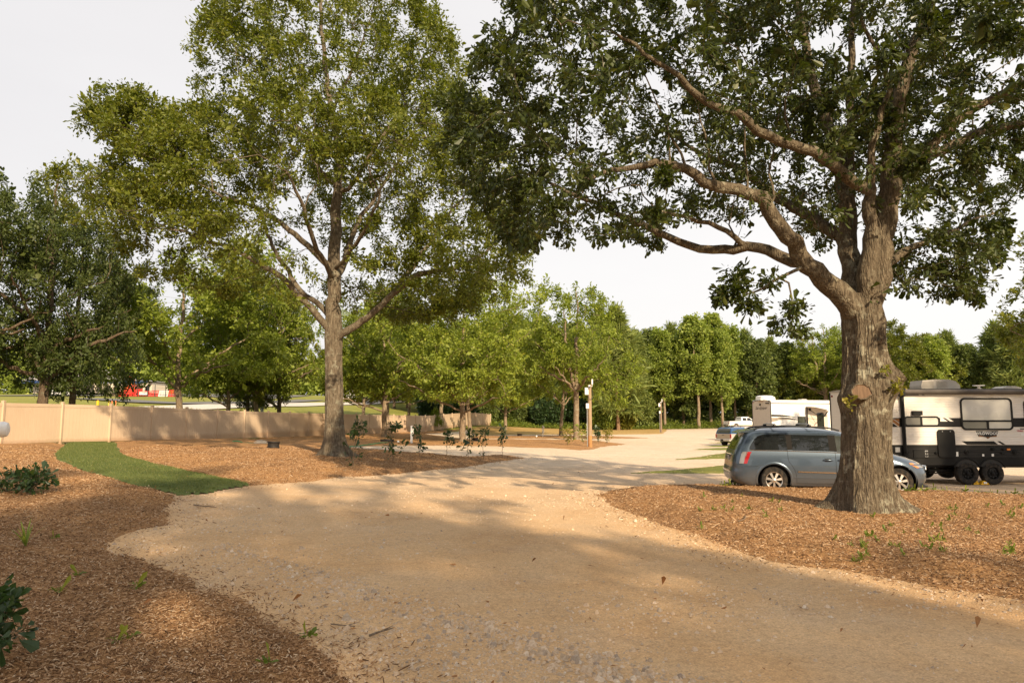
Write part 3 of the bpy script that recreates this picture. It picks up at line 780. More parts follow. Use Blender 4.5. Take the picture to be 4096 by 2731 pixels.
# ================================================================== trees
class Skel:
    def __init__(s):
        s.p = []; s.par = []; s.r0 = []; s.dir = []
    def node(s, p, par, r0=0.0):
        s.p.append(np.asarray(p, float)); s.par.append(par); s.r0.append(r0)
        if par >= 0:
            d = s.p[-1] - s.p[par]; s.dir.append(d / (np.linalg.norm(d) + 1e-9))
        else: s.dir.append(np.array([0, 0, 1.0]))
        return len(s.p) - 1
    def limb(s, pts, par=-1, step=.3, wob=.02):
        """pts rows (x, y, z, r); starts at node par (or a new root)"""
        P = np.asarray(pts, float)
        if par >= 0: P = np.vstack([[*s.p[par], P[0, 3]], P])
        Q = spline(P, step); ids = []
        for i, q in enumerate(Q):
            if i == 0 and par >= 0: continue
            j = RNG.normal(0, wob, 3) if 0 < i < len(Q) - 1 else 0
            par = s.node(q[:3] + j, par, max(q[3], .004)); ids.append(par)
        return ids
    def near(s, p):
        A = np.array(s.p); return int(np.argmin(((A - p) ** 2).sum(1)))
    def grow(s, pts, step=.4, alpha=.22, minr=0, sag=.0, wob=.05):
        """join every target to the growing skeleton, nearest first"""
        n0 = len(s.p); cap = n0 + len(pts) * 14 + 10
        A = np.zeros((cap, 3)); D = np.zeros((cap, 3)); PL = np.zeros(cap)
        A[:n0] = s.p; D[:n0] = s.dir
        for i in range(n0): PL[i] = 0 if s.par[i] < 0 else PL[s.par[i]] + np.linalg.norm(A[i] - A[s.par[i]])
        n = n0
        dist = np.full(len(pts), 1e9)
        for c in range(0, n0, 200): dist = np.minimum(dist, np.sqrt(((pts[:, None] - A[None, c:min(n0, c + 200)]) ** 2).sum(-1)).min(1))
        tips = []
        for i in np.argsort(dist):
            p = pts[i]; d = p - A[minr:n]; L = np.sqrt((d ** 2).sum(1)) + 1e-6
            cosb = (d * D[minr:n]).sum(1) / L
            cost = L * (1.25 - .35 * cosb) + alpha * PL[minr:n] * .35
            k = int(np.argmin(cost)) + minr; L = np.linalg.norm(p - A[k])
            if L < .05: continue
            m = max(1, int(L / step)); dv = (p - A[k]) / L
            c = A[k] + (D[k] * .55 + dv * .45) * L * .45 + np.array([0, 0, sag * L])
            par = k
            for t in np.arange(1, m + 1) / m:
                q = (1 - t) ** 2 * A[k] + 2 * t * (1 - t) * c + t * t * p
                if t < 1: q = q + RNG.normal(0, wob * min(1, L), 3)
                par2 = s.node(q, par); A[n] = q; D[n] = s.dir[-1]; PL[n] = PL[par] + np.linalg.norm(q - A[par]); n += 1; par = par2
            tips.append(par)
        return tips
    def finish(s, tip=.006, e=2.5, cap=None):
        n = len(s.p); s.P = np.array(s.p); s.PA = np.array(s.par)
        acc = np.zeros(n); kids = np.zeros(n, int)
        for i in range(n - 1, -1, -1):
            if kids[i] == 0: acc[i] = tip ** e
            if s.PA[i] >= 0: acc[s.PA[i]] += acc[i]; kids[s.PA[i]] += 1
        r = acc ** (1 / e); s.kids = kids
        r0 = np.array(s.r0)
        r = np.where(r0 > 0, np.minimum(np.maximum(r * .6, r0), r0 * 1.35), r)
        for i in range(n):
            if s.PA[i] >= 0: r[i] = min(r[i], r[s.PA[i]])
        s.r = r; return s
    def mesh(s, rmin=.0, kbig=12, nz=0.0):
        ch = {}
        for i, p in enumerate(s.par): ch.setdefault(p, []).append(i)
        Vs = []; Fs = []; nv = 0
        stack = [(r_, -1) for r_ in ch.get(-1, [])]
        while stack:
            i, par = stack.pop()
            path = [par, i] if par >= 0 else [i]; cur = i
            while True:
                k = ch.get(cur, [])
                if not k: break
                k = sorted(k, key=lambda a: -s.r[a])
                for o in k[1:]: stack.append((o, cur))
                cur = k[0]; path.append(cur)
            P = s.P[path]; rr = s.r[path].copy()
            if par >= 0: rr[0] = min(rr[0], rr[1] * 1.25)
            if rr.max() < rmin or len(path) < 2: continue
            rr[-1] *= .4
            k = kbig if rr.max() > .12 else (7 if rr.max() > .04 else (5 if rr.max() > .015 else 3))
            V, F_ = tube_np(P, rr, k)
            Vs.append(V); Fs.append(F_ + nv); nv += len(V)
        return np.concatenate(Vs), np.concatenate(Fs)

def leaves(C, D, size, kind=1, up=.55, out=.5, droop=.15, wr=(.36, .5), sv=.36):
    """C positions, D outward directions; kind 1: folded obovate leaf of two quads, 0: one rhombus"""
    n = len(C)
    a = nrm(D * out + RNG.normal(0, .62, (n, 3)) + np.array([0, 0, -droop]))
    nn = RNG.normal(0, .55, (n, 3)) + np.array([0, 0, up])
    b = nrm(np.cross(nn, a)); m = np.cross(a, b)
    L = size * RNG.lognormal(0, sv, n)[:, None]; W = L * RNG.uniform(*wr, (n, 1)) * .5
    fo = RNG.uniform(.1, .5, (n, 1)) * W
    rn = RNG.beta(2.2, 2.6, n)
    if kind == 1:
        V = np.stack([C, C + a * L * .42 + b * W * .62 + m * fo * .6, C + a * L * .78 + b * W + m * fo, C + a * L, C + a * L * .78 - b * W + m * fo, C + a * L * .42 - b * W * .62 + m * fo * .6], 1)
        base = np.arange(n)[:, None] * 6
        F_ = np.concatenate([base + np.array([[0, 3, 2, 1]]), base + np.array([[0, 5, 4, 3]])])
        return V.reshape(-1, 3), F_, np.tile(rn, 2)
    V = np.stack([C, C + a * L * .6 + b * W + m * fo, C + a * L, C + a * L * .6 - b * W + m * fo], 1)
    return V.reshape(-1, 3), np.arange(n * 4).reshape(-1, 4)[:, ::-1], rn

def leaf_sites(s, rmax, n, spread, clump=.55, tipw=3.0):
    """tufts on the twigs; clumps differ in richness"""
    ids = np.where((s.r < rmax) & (s.PA >= 0))[0]
    w = np.where(s.kids[ids] == 0, tipw, 1.0)
    P = s.P[ids]
    w = w * np.clip(1 + clump * 2.2 * (np.asarray(vnoise(P[:, 0] * .9 + P[:, 2] * .7, P[:, 1] * .9 - P[:, 2] * .5))), .12, 2.4)
    pick = RNG.choice(ids, n, p=w / w.sum())
    t = RNG.random((n, 1)); par = s.PA[pick]
    base = s.P[pick] * (1 - t * .8) + s.P[par] * t * .8
    off = RNG.normal(0, 1, (n, 3)) * spread
    d = nrm(s.P[pick] - s.P[par]) + nrm(off) * .7
    return base + off, d

def finish_tree(name, s, loc, bark, leafm, nleaf, lsize, rleaf, spread, kind=1, rmin=.0, kbig=10, trunk_extra=None, crown_name='crown', smooth=True, keep=None, **kw):
    root = empty(name, loc); L = np.asarray(loc, float)
    V, F_ = s.mesh(rmin, kbig)
    mesh_np('trunk', V - L, [F_], bark, root, smooth=smooth)
    C, D = leaf_sites(s, rleaf, nleaf, spread)
    if keep is not None:
        k = keep(C); C, D = C[k], D[k]
    V, F_, rn = leaves(C, D, lsize, kind, **kw)
    mesh_np(crown_name, V - L, [F_], leafm, root, fattr=rn)
    return root

def blob_points(n, blobs, surf=.0):
    """random spots in a union of ellipsoids (cx,cy,cz,rx,ry,rz)"""
    B = np.array(blobs, float); vol = B[:, 3] * B[:, 4] * B[:, 5]
    k = RNG.choice(len(B), n, p=vol / vol.sum())
    u = nrm(RNG.normal(0, 1, (n, 3))); r = RNG.random((n, 1)) ** (1 / (3.0 + surf * 4))
    return B[k, :3] + u * r * B[k, 3:]

def interp_poly(px, pts):
    p = np.array(pts, float); return np.interp(px, p[:, 0], p[:, 1])

# ---------------------------------------------------------------- the big oak on the right
def px_limb(rows):
    return [(*at(a, b, Y), r) for a, b, Y, r in rows]

def flared(base, prof, k=72, seed=1, lobes=7, amp=.5, furrow=.0, dz=.07):
    """trunk skin: prof rows (z, cx, cy, r); roots flare out near the ground, bark furrows run upward"""
    rr = np.random.default_rng(seed); P = spline(np.array([(p[1], p[2], p[0], p[3]) for p in prof]), dz)
    ang = np.arange(k) / k * math.tau
    ph = rr.uniform(0, math.tau, 6); rows = []
    lob = np.sort(rr.uniform(0, math.tau, lobes)); ls = rr.uniform(.6, 1.3, lobes)
    z0 = P[0, 2]
    for (cx, cy, z, r) in P:
        h = z - z0
        fl = math.exp(-h / .27) * amp; ribs = math.exp(-h / .9)
        g = np.zeros(k)
        for a, s_ in zip(lob, ls):
            da = (ang - a + .25 * h + math.pi) % math.tau - math.pi; g += s_ * np.exp(-(da / .26) ** 2)
        lobe = fl * (.18 + g) + ribs * .13 * g
        flute = .035 * np.sin(ang * 5 + ph[0] + z * .3) + .03 * np.sin(ang * 9 + ph[1] - z * .5)
        n = np.asarray(fbm(ang * 3.2 + 10 * seed, np.full(k, z * 1.1), 3)); n2 = np.asarray(fbm(np.cos(ang) * 7 + 3, np.sin(ang) * 7 + z * 2.2, 3))
        rad = r * (1 + flute + .06 * n + .035 * n2) + lobe * r * 1.15
        if furrow:
            w1 = np.asarray(fbm(ang * 2 + 5, np.full(k, z * 2.0), 2)) * 1.2
            q = np.abs(np.asarray(vnoise((ang + .12 * w1) * 13, np.full(k, z * 2.3)))) + .5 * np.abs(np.asarray(vnoise((ang + .1 * w1) * 27, np.full(k, z * 4.5) + 9)))
            q2 = np.asarray(vnoise(ang * 40, np.full(k, z * 14.0)))
            rad = rad + furrow * (np.clip(q * 2.2, 0, 1) - .6 + .35 * q2)
        rows.append(np.stack([cx + rad * np.cos(ang), cy + rad * np.sin(ang), np.full(k, z)], 1))
    V = np.concatenate(rows); m = len(rows)
    i = np.arange(m - 1)[:, None] * k; j = np.arange(k)[None]; j2 = (j + 1) % k
    return V, np.stack([i + j, i + j2, i + k + j2, i + k + j], -1).reshape(-1, 4)

def big_oak():
    Y0 = 13.6
    base = np.array([*at(3466, 2040, Y0)[:2], 0]); base[2] = top(base[0], base[1]) - .12
    s = Skel()
    tr = []
    for px, py, r in ((3440, 1180, .30), (3448, 1240, .37), (3455, 1330, .385), (3460, 1450, .405), (3463, 1560, .425), (3463, 1680, .43), (3462, 1800, .43), (3460, 1900, .44), (3462, 1990, .46), (3466, 2046, .50)):
        q = at(px, py, Y0); tr.append((q[2], q[0], q[1], r))
    tr = tr[::-1]; tr[0] = (base[2], *tr[0][1:])
    TV, TF = flared(base, tr, 240, 5, 8, .58, .026, .035)
    # swellings: burl high on the right, collar of the sawn limb on the front left
    def swell(V, c, r, a):
        d = V - c; L = np.linalg.norm(d, axis=1, keepdims=True); w = np.exp(-(L / r) ** 2)
        ax = np.array([*tr[5][1:3]]); o = V.copy(); o[:, :2] -= ax; o[:, 2] = 0
        return V + nrm(o) * w * a
    TV = swell(TV, at(3560, 1520, Y0 - .1), .34, .24); TV = swell(TV, at(3425, 1575, Y0 - .4), .24, .16); TV = swell(TV, at(3385, 1600, Y0), .22, .12)
    TV = swell(TV, at(3520, 1290, Y0 - .2), .16, .06); TV = swell(TV, at(3480, 1700, Y0 - .4), .3, .04)
    t0 = s.limb([(tr[-4][1], tr[-4][2], tr[-4][0], .36), (tr[-2][1], tr[-2][2], tr[-2][0], .36)])
    nf = t0[-1]; nl = t0[len(t0) // 2]
    L = lambda rows, par, **k: s.limb(px_limb(rows), par, .25, **k)
    L1 = L([(3386, 1199, 13.45, .235), (3317, 1136, 13.3, .205), (3259, 1085, 13.2, .185), (3202, 1021, 13.05, .17), (3156, 947, 12.9, .155), (3104, 889, 12.8, .145), (3076, 832, 12.7, .14), (3053, 792, 12.6, .135), (2989, 769, 12.5, .12), (2915, 757, 12.4, .11), (2825, 728, 12.3, .10), (2735, 674, 12.2, .085), (2628, 656, 12.1, .065), (2494, 670, 12.0, .05), (2360, 714, 11.8, .035)], nl)
    L1b = L([(3200, 1054, 13.4, .13), (3119, 1022, 13.6, .115), (3030, 990, 13.8, .105), (2941, 997, 14.0, .10), (2807, 991, 14.3, .088), (2673, 946, 14.6, .078), (2566, 893, 14.8, .068), (2450, 844, 15.0, .056), (2343, 795, 15.1, .046), (2227, 750, 15.2, .036), (2102, 696, 15.2, .024)], L1[7])
    L([(2955, 972, 13.85, .062), (2905, 925, 13.7, .055), (2789, 879, 13.5, .045), (2660, 850, 13.4, .035), (2540, 850, 13.3, .02)], s.near(at(2995, 992, 13.9)))
    L([(3175, 1080, 13.0, .034), (3121, 1113, 12.9, .03), (3060, 1145, 12.7, .024), (2990, 1175, 12.5, .014)], s.near(at(3225, 1052, 13.1)))
    L([(3150, 1130, 12.9, .02), (3165, 1185, 12.85, .016), (3172, 1235, 12.8, .011)], s.near(at(3121, 1113, 12.9)))
    A = L([(3410, 1120, 13.9, .22), (3395, 1000, 14.1, .20), (3387, 804, 14.4, .17), (3334, 580, 14.7, .14), (3253, 312, 15.0, .11), (3209, 134, 15.2, .09), (3170, -120, 15.5, .06), (3120, -420, 15.8, .03)], nf)
    L([(3400, 640, 14.5, .10), (3402, 420, 14.6, .085), (3408, 150, 14.8, .07), (3420, -150, 15.0, .045), (3400, -420, 15.2, .02)], A[6])
    B = L([(3468, 1150, 13.4, .20), (3478, 1000, 13.3, .16), (3480, 860, 13.2, .13), (3482, 770, 13.15, .115), (3485, 640, 13.0, .075), (3500, 540, 12.9, .068), (3530, 429, 12.8, .06), (3557, 357, 12.7, .05), (3512, 205, 12.6, .04), (3441, 71, 12.5, .032), (3400, -100, 12.4, .02)], nf)
    nb = s.near(at(3482, 785, 13.15))
    Mm = L([(3440, 748, 13.0, .125), (3387, 714, 12.8, .118), (3298, 634, 12.5, .105), (3209, 589, 12.3, .098), (3119, 562, 12.1, .09), (3030, 518, 11.9, .082), (2941, 455, 11.7, .075), (2834, 402, 11.5, .065), (2753, 348, 11.3, .055), (2680, 280, 11.1, .044), (2584, 205, 10.9, .034), (2440, 120, 10.7, .02)], nb)
    C_ = L([(3500, 1150, 13.5, .27), (3512, 1044, 13.5, .24), (3540, 872, 13.5, .225), (3566, 714, 13.5, .20), (3575, 536, 13.4, .145), (3619, 295, 13.3, .125), (3682, 134, 13.2, .11), (3726, 0, 13.1, .095), (3770, -200, 13.0, .07), (3790, -480, 12.9, .035)], nf)
    nc = s.near(at(3562, 730, 13.5))
    L([(3640, 650, 13.3, .10), (3700, 607, 13.1, .095), (3789, 527, 12.9, .085), (3878, 446, 12.7, .078), (4012, 384, 12.5, .07), (4096, 330, 12.3, .062), (4250, 250, 12.0, .045), (4450, 150, 11.7, .025)], nc)
    L([(3660, 668, 13.7, .115), (3744, 616, 13.9, .105), (3834, 571, 14.1, .098), (3923, 527, 14.3, .09), (4096, 504, 14.6, .078), (4300, 490, 15, .055), (4520, 500, 15.3, .03)], nc)
    L([(3560, 1050, 14.0, .095), (3604, 1016, 14.3, .085), (3661, 981, 14.6, .07), (3776, 941, 15.0, .05), (3890, 880, 15.4, .035), (3990, 850, 15.7, .02)], s.near(at(3512, 1070, 13.5)))
    N_ = L([(3360, 946, 14.5, .145), (3280, 893, 14.9, .13), (3200, 839, 15.4, .115), (3119, 795, 15.8, .10), (2941, 670, 16.5, .075), (2807, 616, 17.0, .055), (2650, 520, 17.6, .03)], s.near(at(3395, 1030, 14.1)))
    for k_, (px_, py_, Y_, tx, ty) in enumerate(((2985, 780, 12.5, 3010, 300), (2850, 735, 12.3, 2760, 330), (2735, 680, 12.2, 2560, 240), (3090, 850, 12.7, 3120, 420), (2940, 985, 14.0, 2935, 800), (3150, 570, 12.2, 3190, 230), (2680, 655, 12.1, 2670, 470))):
        q_ = s.near(at(px_, py_, Y_)); L([((px_ * .9 + tx * .1), py_ - (py_ - ty) * .15, Y_, .024), ((px_ + tx) / 2 + RNG.uniform(-25, 25), (py_ + ty) / 2, Y_ - .1, .017), (tx, ty, Y_ - .2, .008)], q_)
    n_l = len(s.p)
    # where the crown hangs down to (a pruned under-edge) and how far it spreads
    lo = [(1640, 330), (1760, 620), (1900, 830), (2010, 1010), (2110, 1040), (2200, 1010), (2330, 990), (2480, 960), (2600, 1030), (2660, 1000), (2720, 880), (2830, 900), (2930, 930), (3060, 860), (3150, 930), (3300, 1020), (3420, 900),
          (3560, 1000), (3600, 1180), (3760, 1190), (3900, 1200), (3960, 1180), (4010, 1030), (4096, 760), (4300, 800), (4700, 700)]
    cx, cy = base[0], base[1]
    pts = blob_points(7400, [(cx - 2.0, cy - .4, 7.9, 8.2, 5.6, 4.2), (cx - 4.6, cy + 1.0, 6.5, 4.8, 4.4, 2.6), (cx + 2.6, cy + .8, 6.6, 4.2, 4.5, 3.6), (cx - .5, cy, 10.5, 6.5, 5.5, 3.8), (cx - 7.4, cy + .6, 7.4, 2.7, 2.8, 2.3), (cx - 6.4, cy, 9.3, 3, 3, 2.2)])
    px, py, dep = project(pts)
    lo_y = interp_poly(px, lo)
    lim = interp_poly(py, [(-2000, 1750), (0, 2010), (250, 1900), (420, 1800), (700, 1720), (1000, 1960)])
    keep = (py < lo_y - 15) & (dep > 6.5) & (px > lim - 20 + 90 * np.asarray(vnoise(py / 60, pts[:, 1]))) 
    keep &= ~((pts[:, 1] < cy - 1.2) & (pts[:, 2] < 8.3) & (RNG.random(len(pts)) < .8))
    gap = np.asarray(vnoise(pts[:, 0] * .75, pts[:, 2] * .8 + pts[:, 1] * .5)) > .2
    pts = pts[keep & ~gap]
    pts = pts[:2750]
    low = blob_points(30, [(*at(3010, 1110, 12.6), .5, .45, .14), (*at(2930, 1170, 12.5), .42, .4, .16), (*at(2985, 1220, 12.4), .3, .3, .14), (*at(2860, 1195, 12.4), .2, .3, .1), (*at(3090, 1120, 12.7), .2, .3, .1)])
    low2 = blob_points(18, [(*at(3170, 1235, 12.8), .3, .3, .12), (*at(3195, 1300, 12.8), .24, .25, .14), (*at(3130, 1290, 12.8), .18, .2, .16), (*at(3165, 1370, 12.8), .1, .12, .14)])
    low3 = blob_points(60, [(*at(3800, 1080, 15.0), 1.4, .8, .8), (*at(3900, 1150, 15.2), .7, .5, .35)])
    s.grow(np.concatenate([pts, low, low2, low3]), .32, .25, minr=len(t0) + 4, wob=.04)
    s.finish(.0042, 2.45)
    V, F_ = s.mesh(0.0, 14)
    root = empty('oak_tree', base); tag(root, 'massive dark-leaved oak with forking limbs standing in mulch in front of the blue minivan', 'tree')
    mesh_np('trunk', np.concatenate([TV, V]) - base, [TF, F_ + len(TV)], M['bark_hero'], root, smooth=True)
    # sawn limb scars
    for (c, nrm_, r, flat) in ((at(3446, 1566, 13.02), (-.12, -.98, .15), .178, .8), (at(3600, 1492, 13.35), (.72, -.35, .6), .20, .75), (at(3524, 1363, 13.2), (.7, -.6, .1), .05, 1)):
        z_ = Vector(nrm_).normalized(); Rm = z_.to_track_quat('Z', 'Y').to_matrix().to_4x4(); b = MB()
        b.M = Matrix.Translation(Vector(c - base)) @ Rm
        kk = 22; wob_ = RNG.normal(0, .05, kk)
        prof = [(r * 1.25, -.16), (r * 1.16, -.03), (r * 1.08, .018), (r * .96, .012), (r * .9, -.004), (r * .5, -.002), (.002, .0)]
        vs = []
        for (rr, h) in prof:
            for i in range(kk):
                a = math.tau * i / kk; w_ = 1 + wob_[i]
                vs.append((rr * w_ * math.cos(a), rr * w_ * flat * math.sin(a), h))
        fs = [[j * kk + i, j * kk + (i + 1) % kk, (j + 1) * kk + (i + 1) % kk, (j + 1) * kk + i] for j in range(len(prof) - 1) for i in range(kk)]
        b.add(vs, fs); b.m = [0 if (k_ // kk) < 3 else 1 for k_ in range(len(fs))]
        b.build('pruning_scar', [M['bark_hero'], M['cutwood']], root, smooth=True)
    C, D = leaf_sites(s, .011, 158000, .07, .85, 4.0)
    px, py, dep = project(C); k = (py < interp_poly(px, lo) + 40) & (dep > 3)
    k |= (C[:, 0] > at(2850, 0, 12)[0]) & (py < 1420)
    C, D = C[k], D[k]
    V, F_, rn = leaves(C, D, .105, 1, up=.45, out=.6, droop=.3)
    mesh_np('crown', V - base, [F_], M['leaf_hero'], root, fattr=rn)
    # young shoots by the burl and the sawn limb
    for C in (at(3590, 1545, 13.1)[None] + RNG.normal(0, .06, (70, 3)), at(3400, 1620, 12.98)[None] + RNG.normal(0, .03, (26, 3)) * (1, .4, 2.5), at(3545, 1480, 13.05)[None] + RNG.normal(0, .03, (24, 3))):
        V, F_, rn = leaves(C, nrm(RNG.normal(0, 1, C.shape)), .085, 1)
        mesh_np('shoot_leaves', V - base, [F_], M['leaf_yel'], root, fattr=rn)
    return root, s
OAK, OAKS = big_oak()

# ---------------------------------------------------------------- the tall oak on the left
def left_oak():
    Y0 = 26.4
    base = np.array([*at(1332, 1812, Y0)[:2], 0]); base[2] = top(base[0], base[1]) - .1
    s = Skel(); tr = []
    for px, py, r in ((1333, 1240, .28), (1334, 1330, .33), (1334, 1420, .32), (1335, 1520, .325), (1336, 1620, .335), (1335, 1700, .345), (1333, 1760, .37), (1332, 1815, .42)):
        q = at(px, py, Y0); tr.append((q[2], q[0], q[1], r))
    tr = tr[::-1]; tr[0] = (base[2], *tr[0][1:])
    TV, TF = flared(base, tr, 140, 9, 8, .5, .016, .06)
    t0 = s.limb([(tr[-3][1], tr[-3][2], tr[-3][0], .34), (tr[-1][1], tr[-1][2], tr[-1][0], .30)], -1, .3)
    L = lambda rows, par, **k: s.limb(px_limb(rows), par, .35, wob=.03)
    top_ = L([(1336, 1150, 26.4, .27), (1338, 1000, 26.4, .24), (1345, 850, 26.3, .21), (1350, 760, 26.2, .18), (1360, 640, 26.1, .15), (1330, 480, 26.2, .12), (1310, 330, 26.3, .10), (1290, 150, 26.4, .08), (1280, -60, 26.5, .06), (1275, -250, 26.5, .03)], t0[-1])
    nl = t0[0]
    L([(1300, 1300, 26.2, .14), (1250, 1235, 25.9, .125), (1180, 1170, 25.6, .11), (1130, 1110, 25.3, .11), (1050, 1060, 25, .095), (950, 1010, 24.6, .075), (820, 960, 24.2, .055), (700, 920, 23.8, .035)], t0[2])
    L([(1290, 1230, 26.6, .11), (1200, 1160, 26.9, .10), (1140, 1060, 27.2, .085), (1080, 960, 27.5, .07), (1040, 850, 27.8, .05), (980, 740, 28, .03)], t0[3])
    L([(1370, 1330, 26.2, .15), (1420, 1305, 26.0, .138), (1500, 1250, 25.8, .125), (1560, 1190, 25.6, .115), (1640, 1120, 25.4, .12), (1720, 1090, 25.2, .10), (1820, 1070, 25, .075), (1930, 1020, 24.8, .045)], t0[1])
    n5 = s.near(at(1560, 1190, 25.6))
    L([(1620, 1110, 26.0, .10), (1700, 1000, 26.4, .08), (1780, 880, 26.8, .06), (1860, 780, 27.2, .035)], n5)
    L([(1370, 1080, 26.7, .12), (1400, 960, 27.0, .11), (1450, 860, 27.3, .09), (1520, 760, 27.6, .07), (1590, 660, 28, .045)], top_[3])
    L([(1310, 1060, 26.0, .13), (1230, 980, 25.6, .115), (1150, 920, 25.2, .10), (1050, 850, 24.8, .08), (930, 800, 24.4, .06), (800, 740, 24, .04), (640, 640, 23.6, .02)], top_[2])
    L([(1390, 760, 26.0, .09), (1460, 650, 25.8, .075), (1530, 540, 25.6, .06), (1620, 420, 25.4, .035)], s.near(at(1350, 770, 26.2)))
    L([(1310, 720, 26.6, .08), (1240, 600, 26.9, .065), (1160, 460, 27.2, .05), (1080, 330, 27.5, .03)], s.near(at(1350, 740, 26.2)))
    L([(1340, 420, 25.7, .06), (1400, 300, 25.4, .05), (1450, 170, 25.1, .035), (1500, 40, 24.9, .02)], s.near(at(1325, 450, 26.2)))
    L([(1270, 1000, 24.6, .09), (1230, 900, 23.6, .075), (1200, 800, 22.8, .06), (1150, 690, 22, .035)], top_[3])
    L([(1420, 980, 25, .08), (1480, 880, 24, .065), (1520, 780, 23.2, .04)], top_[4])
    n_l = len(s.p)
    cx, cy = base[0], base[1]
    pts = blob_points(8500, [(cx, cy, 9.2, 8.8, 7.5, 4.6), (cx - .5, cy, 14.2, 6.6, 6.2, 5.2), (cx - 6.0, cy - 2, 10.8, 4.6, 3.4, 2.6), (cx + 3.5, cy, 9.5, 5.4, 5, 5.5), (cx, cy, 17.2, 5.4, 5, 3.2)], .5)
    px, py, dep = project(pts)
    lft = interp_poly(py, [(-900, 1000), (-100, 860), (60, 790), (170, 730), (280, 800), (330, 770), (390, 800), (420, 560), (440, 250), (480, 300), (560, 360), (640, 400), (760, 350), (870, 400), (960, 600), (1040, 820), (1100, 960), (1250, 1120)])
    lft2 = interp_poly(py, [(300, 780), (330, 560), (420, 440), (470, 300)])
    rgt = interp_poly(py, [(-900, 1500), (-100, 1620), (100, 1800), (300, 1900), (600, 2050), (1000, 2150), (1150, 2100)])
    low = interp_poly(px, [(250, 560), (420, 800), (560, 960), (760, 1000), (880, 1080), (1000, 1200), (1150, 1270), (1300, 1230), (1480, 1290), (1700, 1280), (1900, 1180), (2100, 1050)])
    wob = 40 * np.asarray(vnoise(py / 45, px / 400))
    keep = (px > lft + wob) & (px < rgt) & (py < low + wob)
    open_ = (np.hypot(pts[:, 0] - cx, pts[:, 1] - cy) < 2.6) & (pts[:, 2] < 11.5)
    front = (np.abs(pts[:, 0] - cx * pts[:, 1] / cy) < 1.7) & (pts[:, 1] < cy) & (pts[:, 2] < 10) & (RNG.random(len(pts)) < .8)
    lowthin = (pts[:, 2] < 10) & (RNG.random(len(pts)) < .35)
    keep &= ~open_ & ~front & ~lowthin
    gap = np.asarray(vnoise(pts[:, 0] * .5 + 4, pts[:, 2] * .6 + pts[:, 1] * .4)) > (.13 + .014 * np.clip(pts[:, 2] - 8, 0, 12))
    pts = pts[keep & ~gap][:3600]
    # the arm reaching out on the left
    arm = blob_points(230, [(*at(520, 450, 24.0), 1.7, 1.3, .85), (*at(400, 480, 23.8), 1.1, .8, .6), (*at(640, 560, 24.2), 1.8, 1.4, .9), (*at(560, 380, 23.9), .6, .5, .5)])
    arm2 = blob_points(150, [(*at(520, 760, 24.4), 1.6, 1.5, .8), (*at(620, 860, 24.8), 1.5, 1.3, .6), (*at(430, 690, 24.2), .8, .8, .6), (*at(760, 930, 25), 1.2, 1.0, .4)])
    sp = [(330, 700, 23.5), (450, 900, 24.5), (600, 1000, 25), (720, 1090, 25.5), (900, 1150, 26), (380, 800, 25), (660, 780, 23), (860, 900, 24),
          (1560, 1040, 24.5), (1700, 1140, 25), (1850, 1060, 25), (1960, 960, 25.5), (1800, 1240, 26), (2000, 1110, 26.5), (1620, 1250, 27), (1740, 960, 24), (1900, 1180, 24.5), (1480, 1180, 28)]
    spr = np.concatenate([blob_points(26, [(*at(a, b, c), 1.5, 1.3, .34)]) for a, b, c in sp])
    s.grow(np.concatenate([pts, arm, arm2, spr]), .5, .25, minr=len(t0) + 2, wob=.05)
    s.finish(.0055, 2.45)
    V, F_ = s.mesh(0.0, 12)
    root = empty('oak_tree', base); tag(root, 'tall broad sunlit oak with grey trunk forking low, in the mulch beside the turf strip', 'tree')
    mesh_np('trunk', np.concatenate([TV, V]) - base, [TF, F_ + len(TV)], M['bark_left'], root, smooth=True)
    C, D = leaf_sites(s, .011, 225000, .12, .9, 5.0)
    V, F_, rn = leaves(C, D, .118, 0, up=.5, out=.55, droop=.1, wr=(.4, .56))
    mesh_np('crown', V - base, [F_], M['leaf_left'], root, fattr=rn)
    return root
LEFT = left_oak()

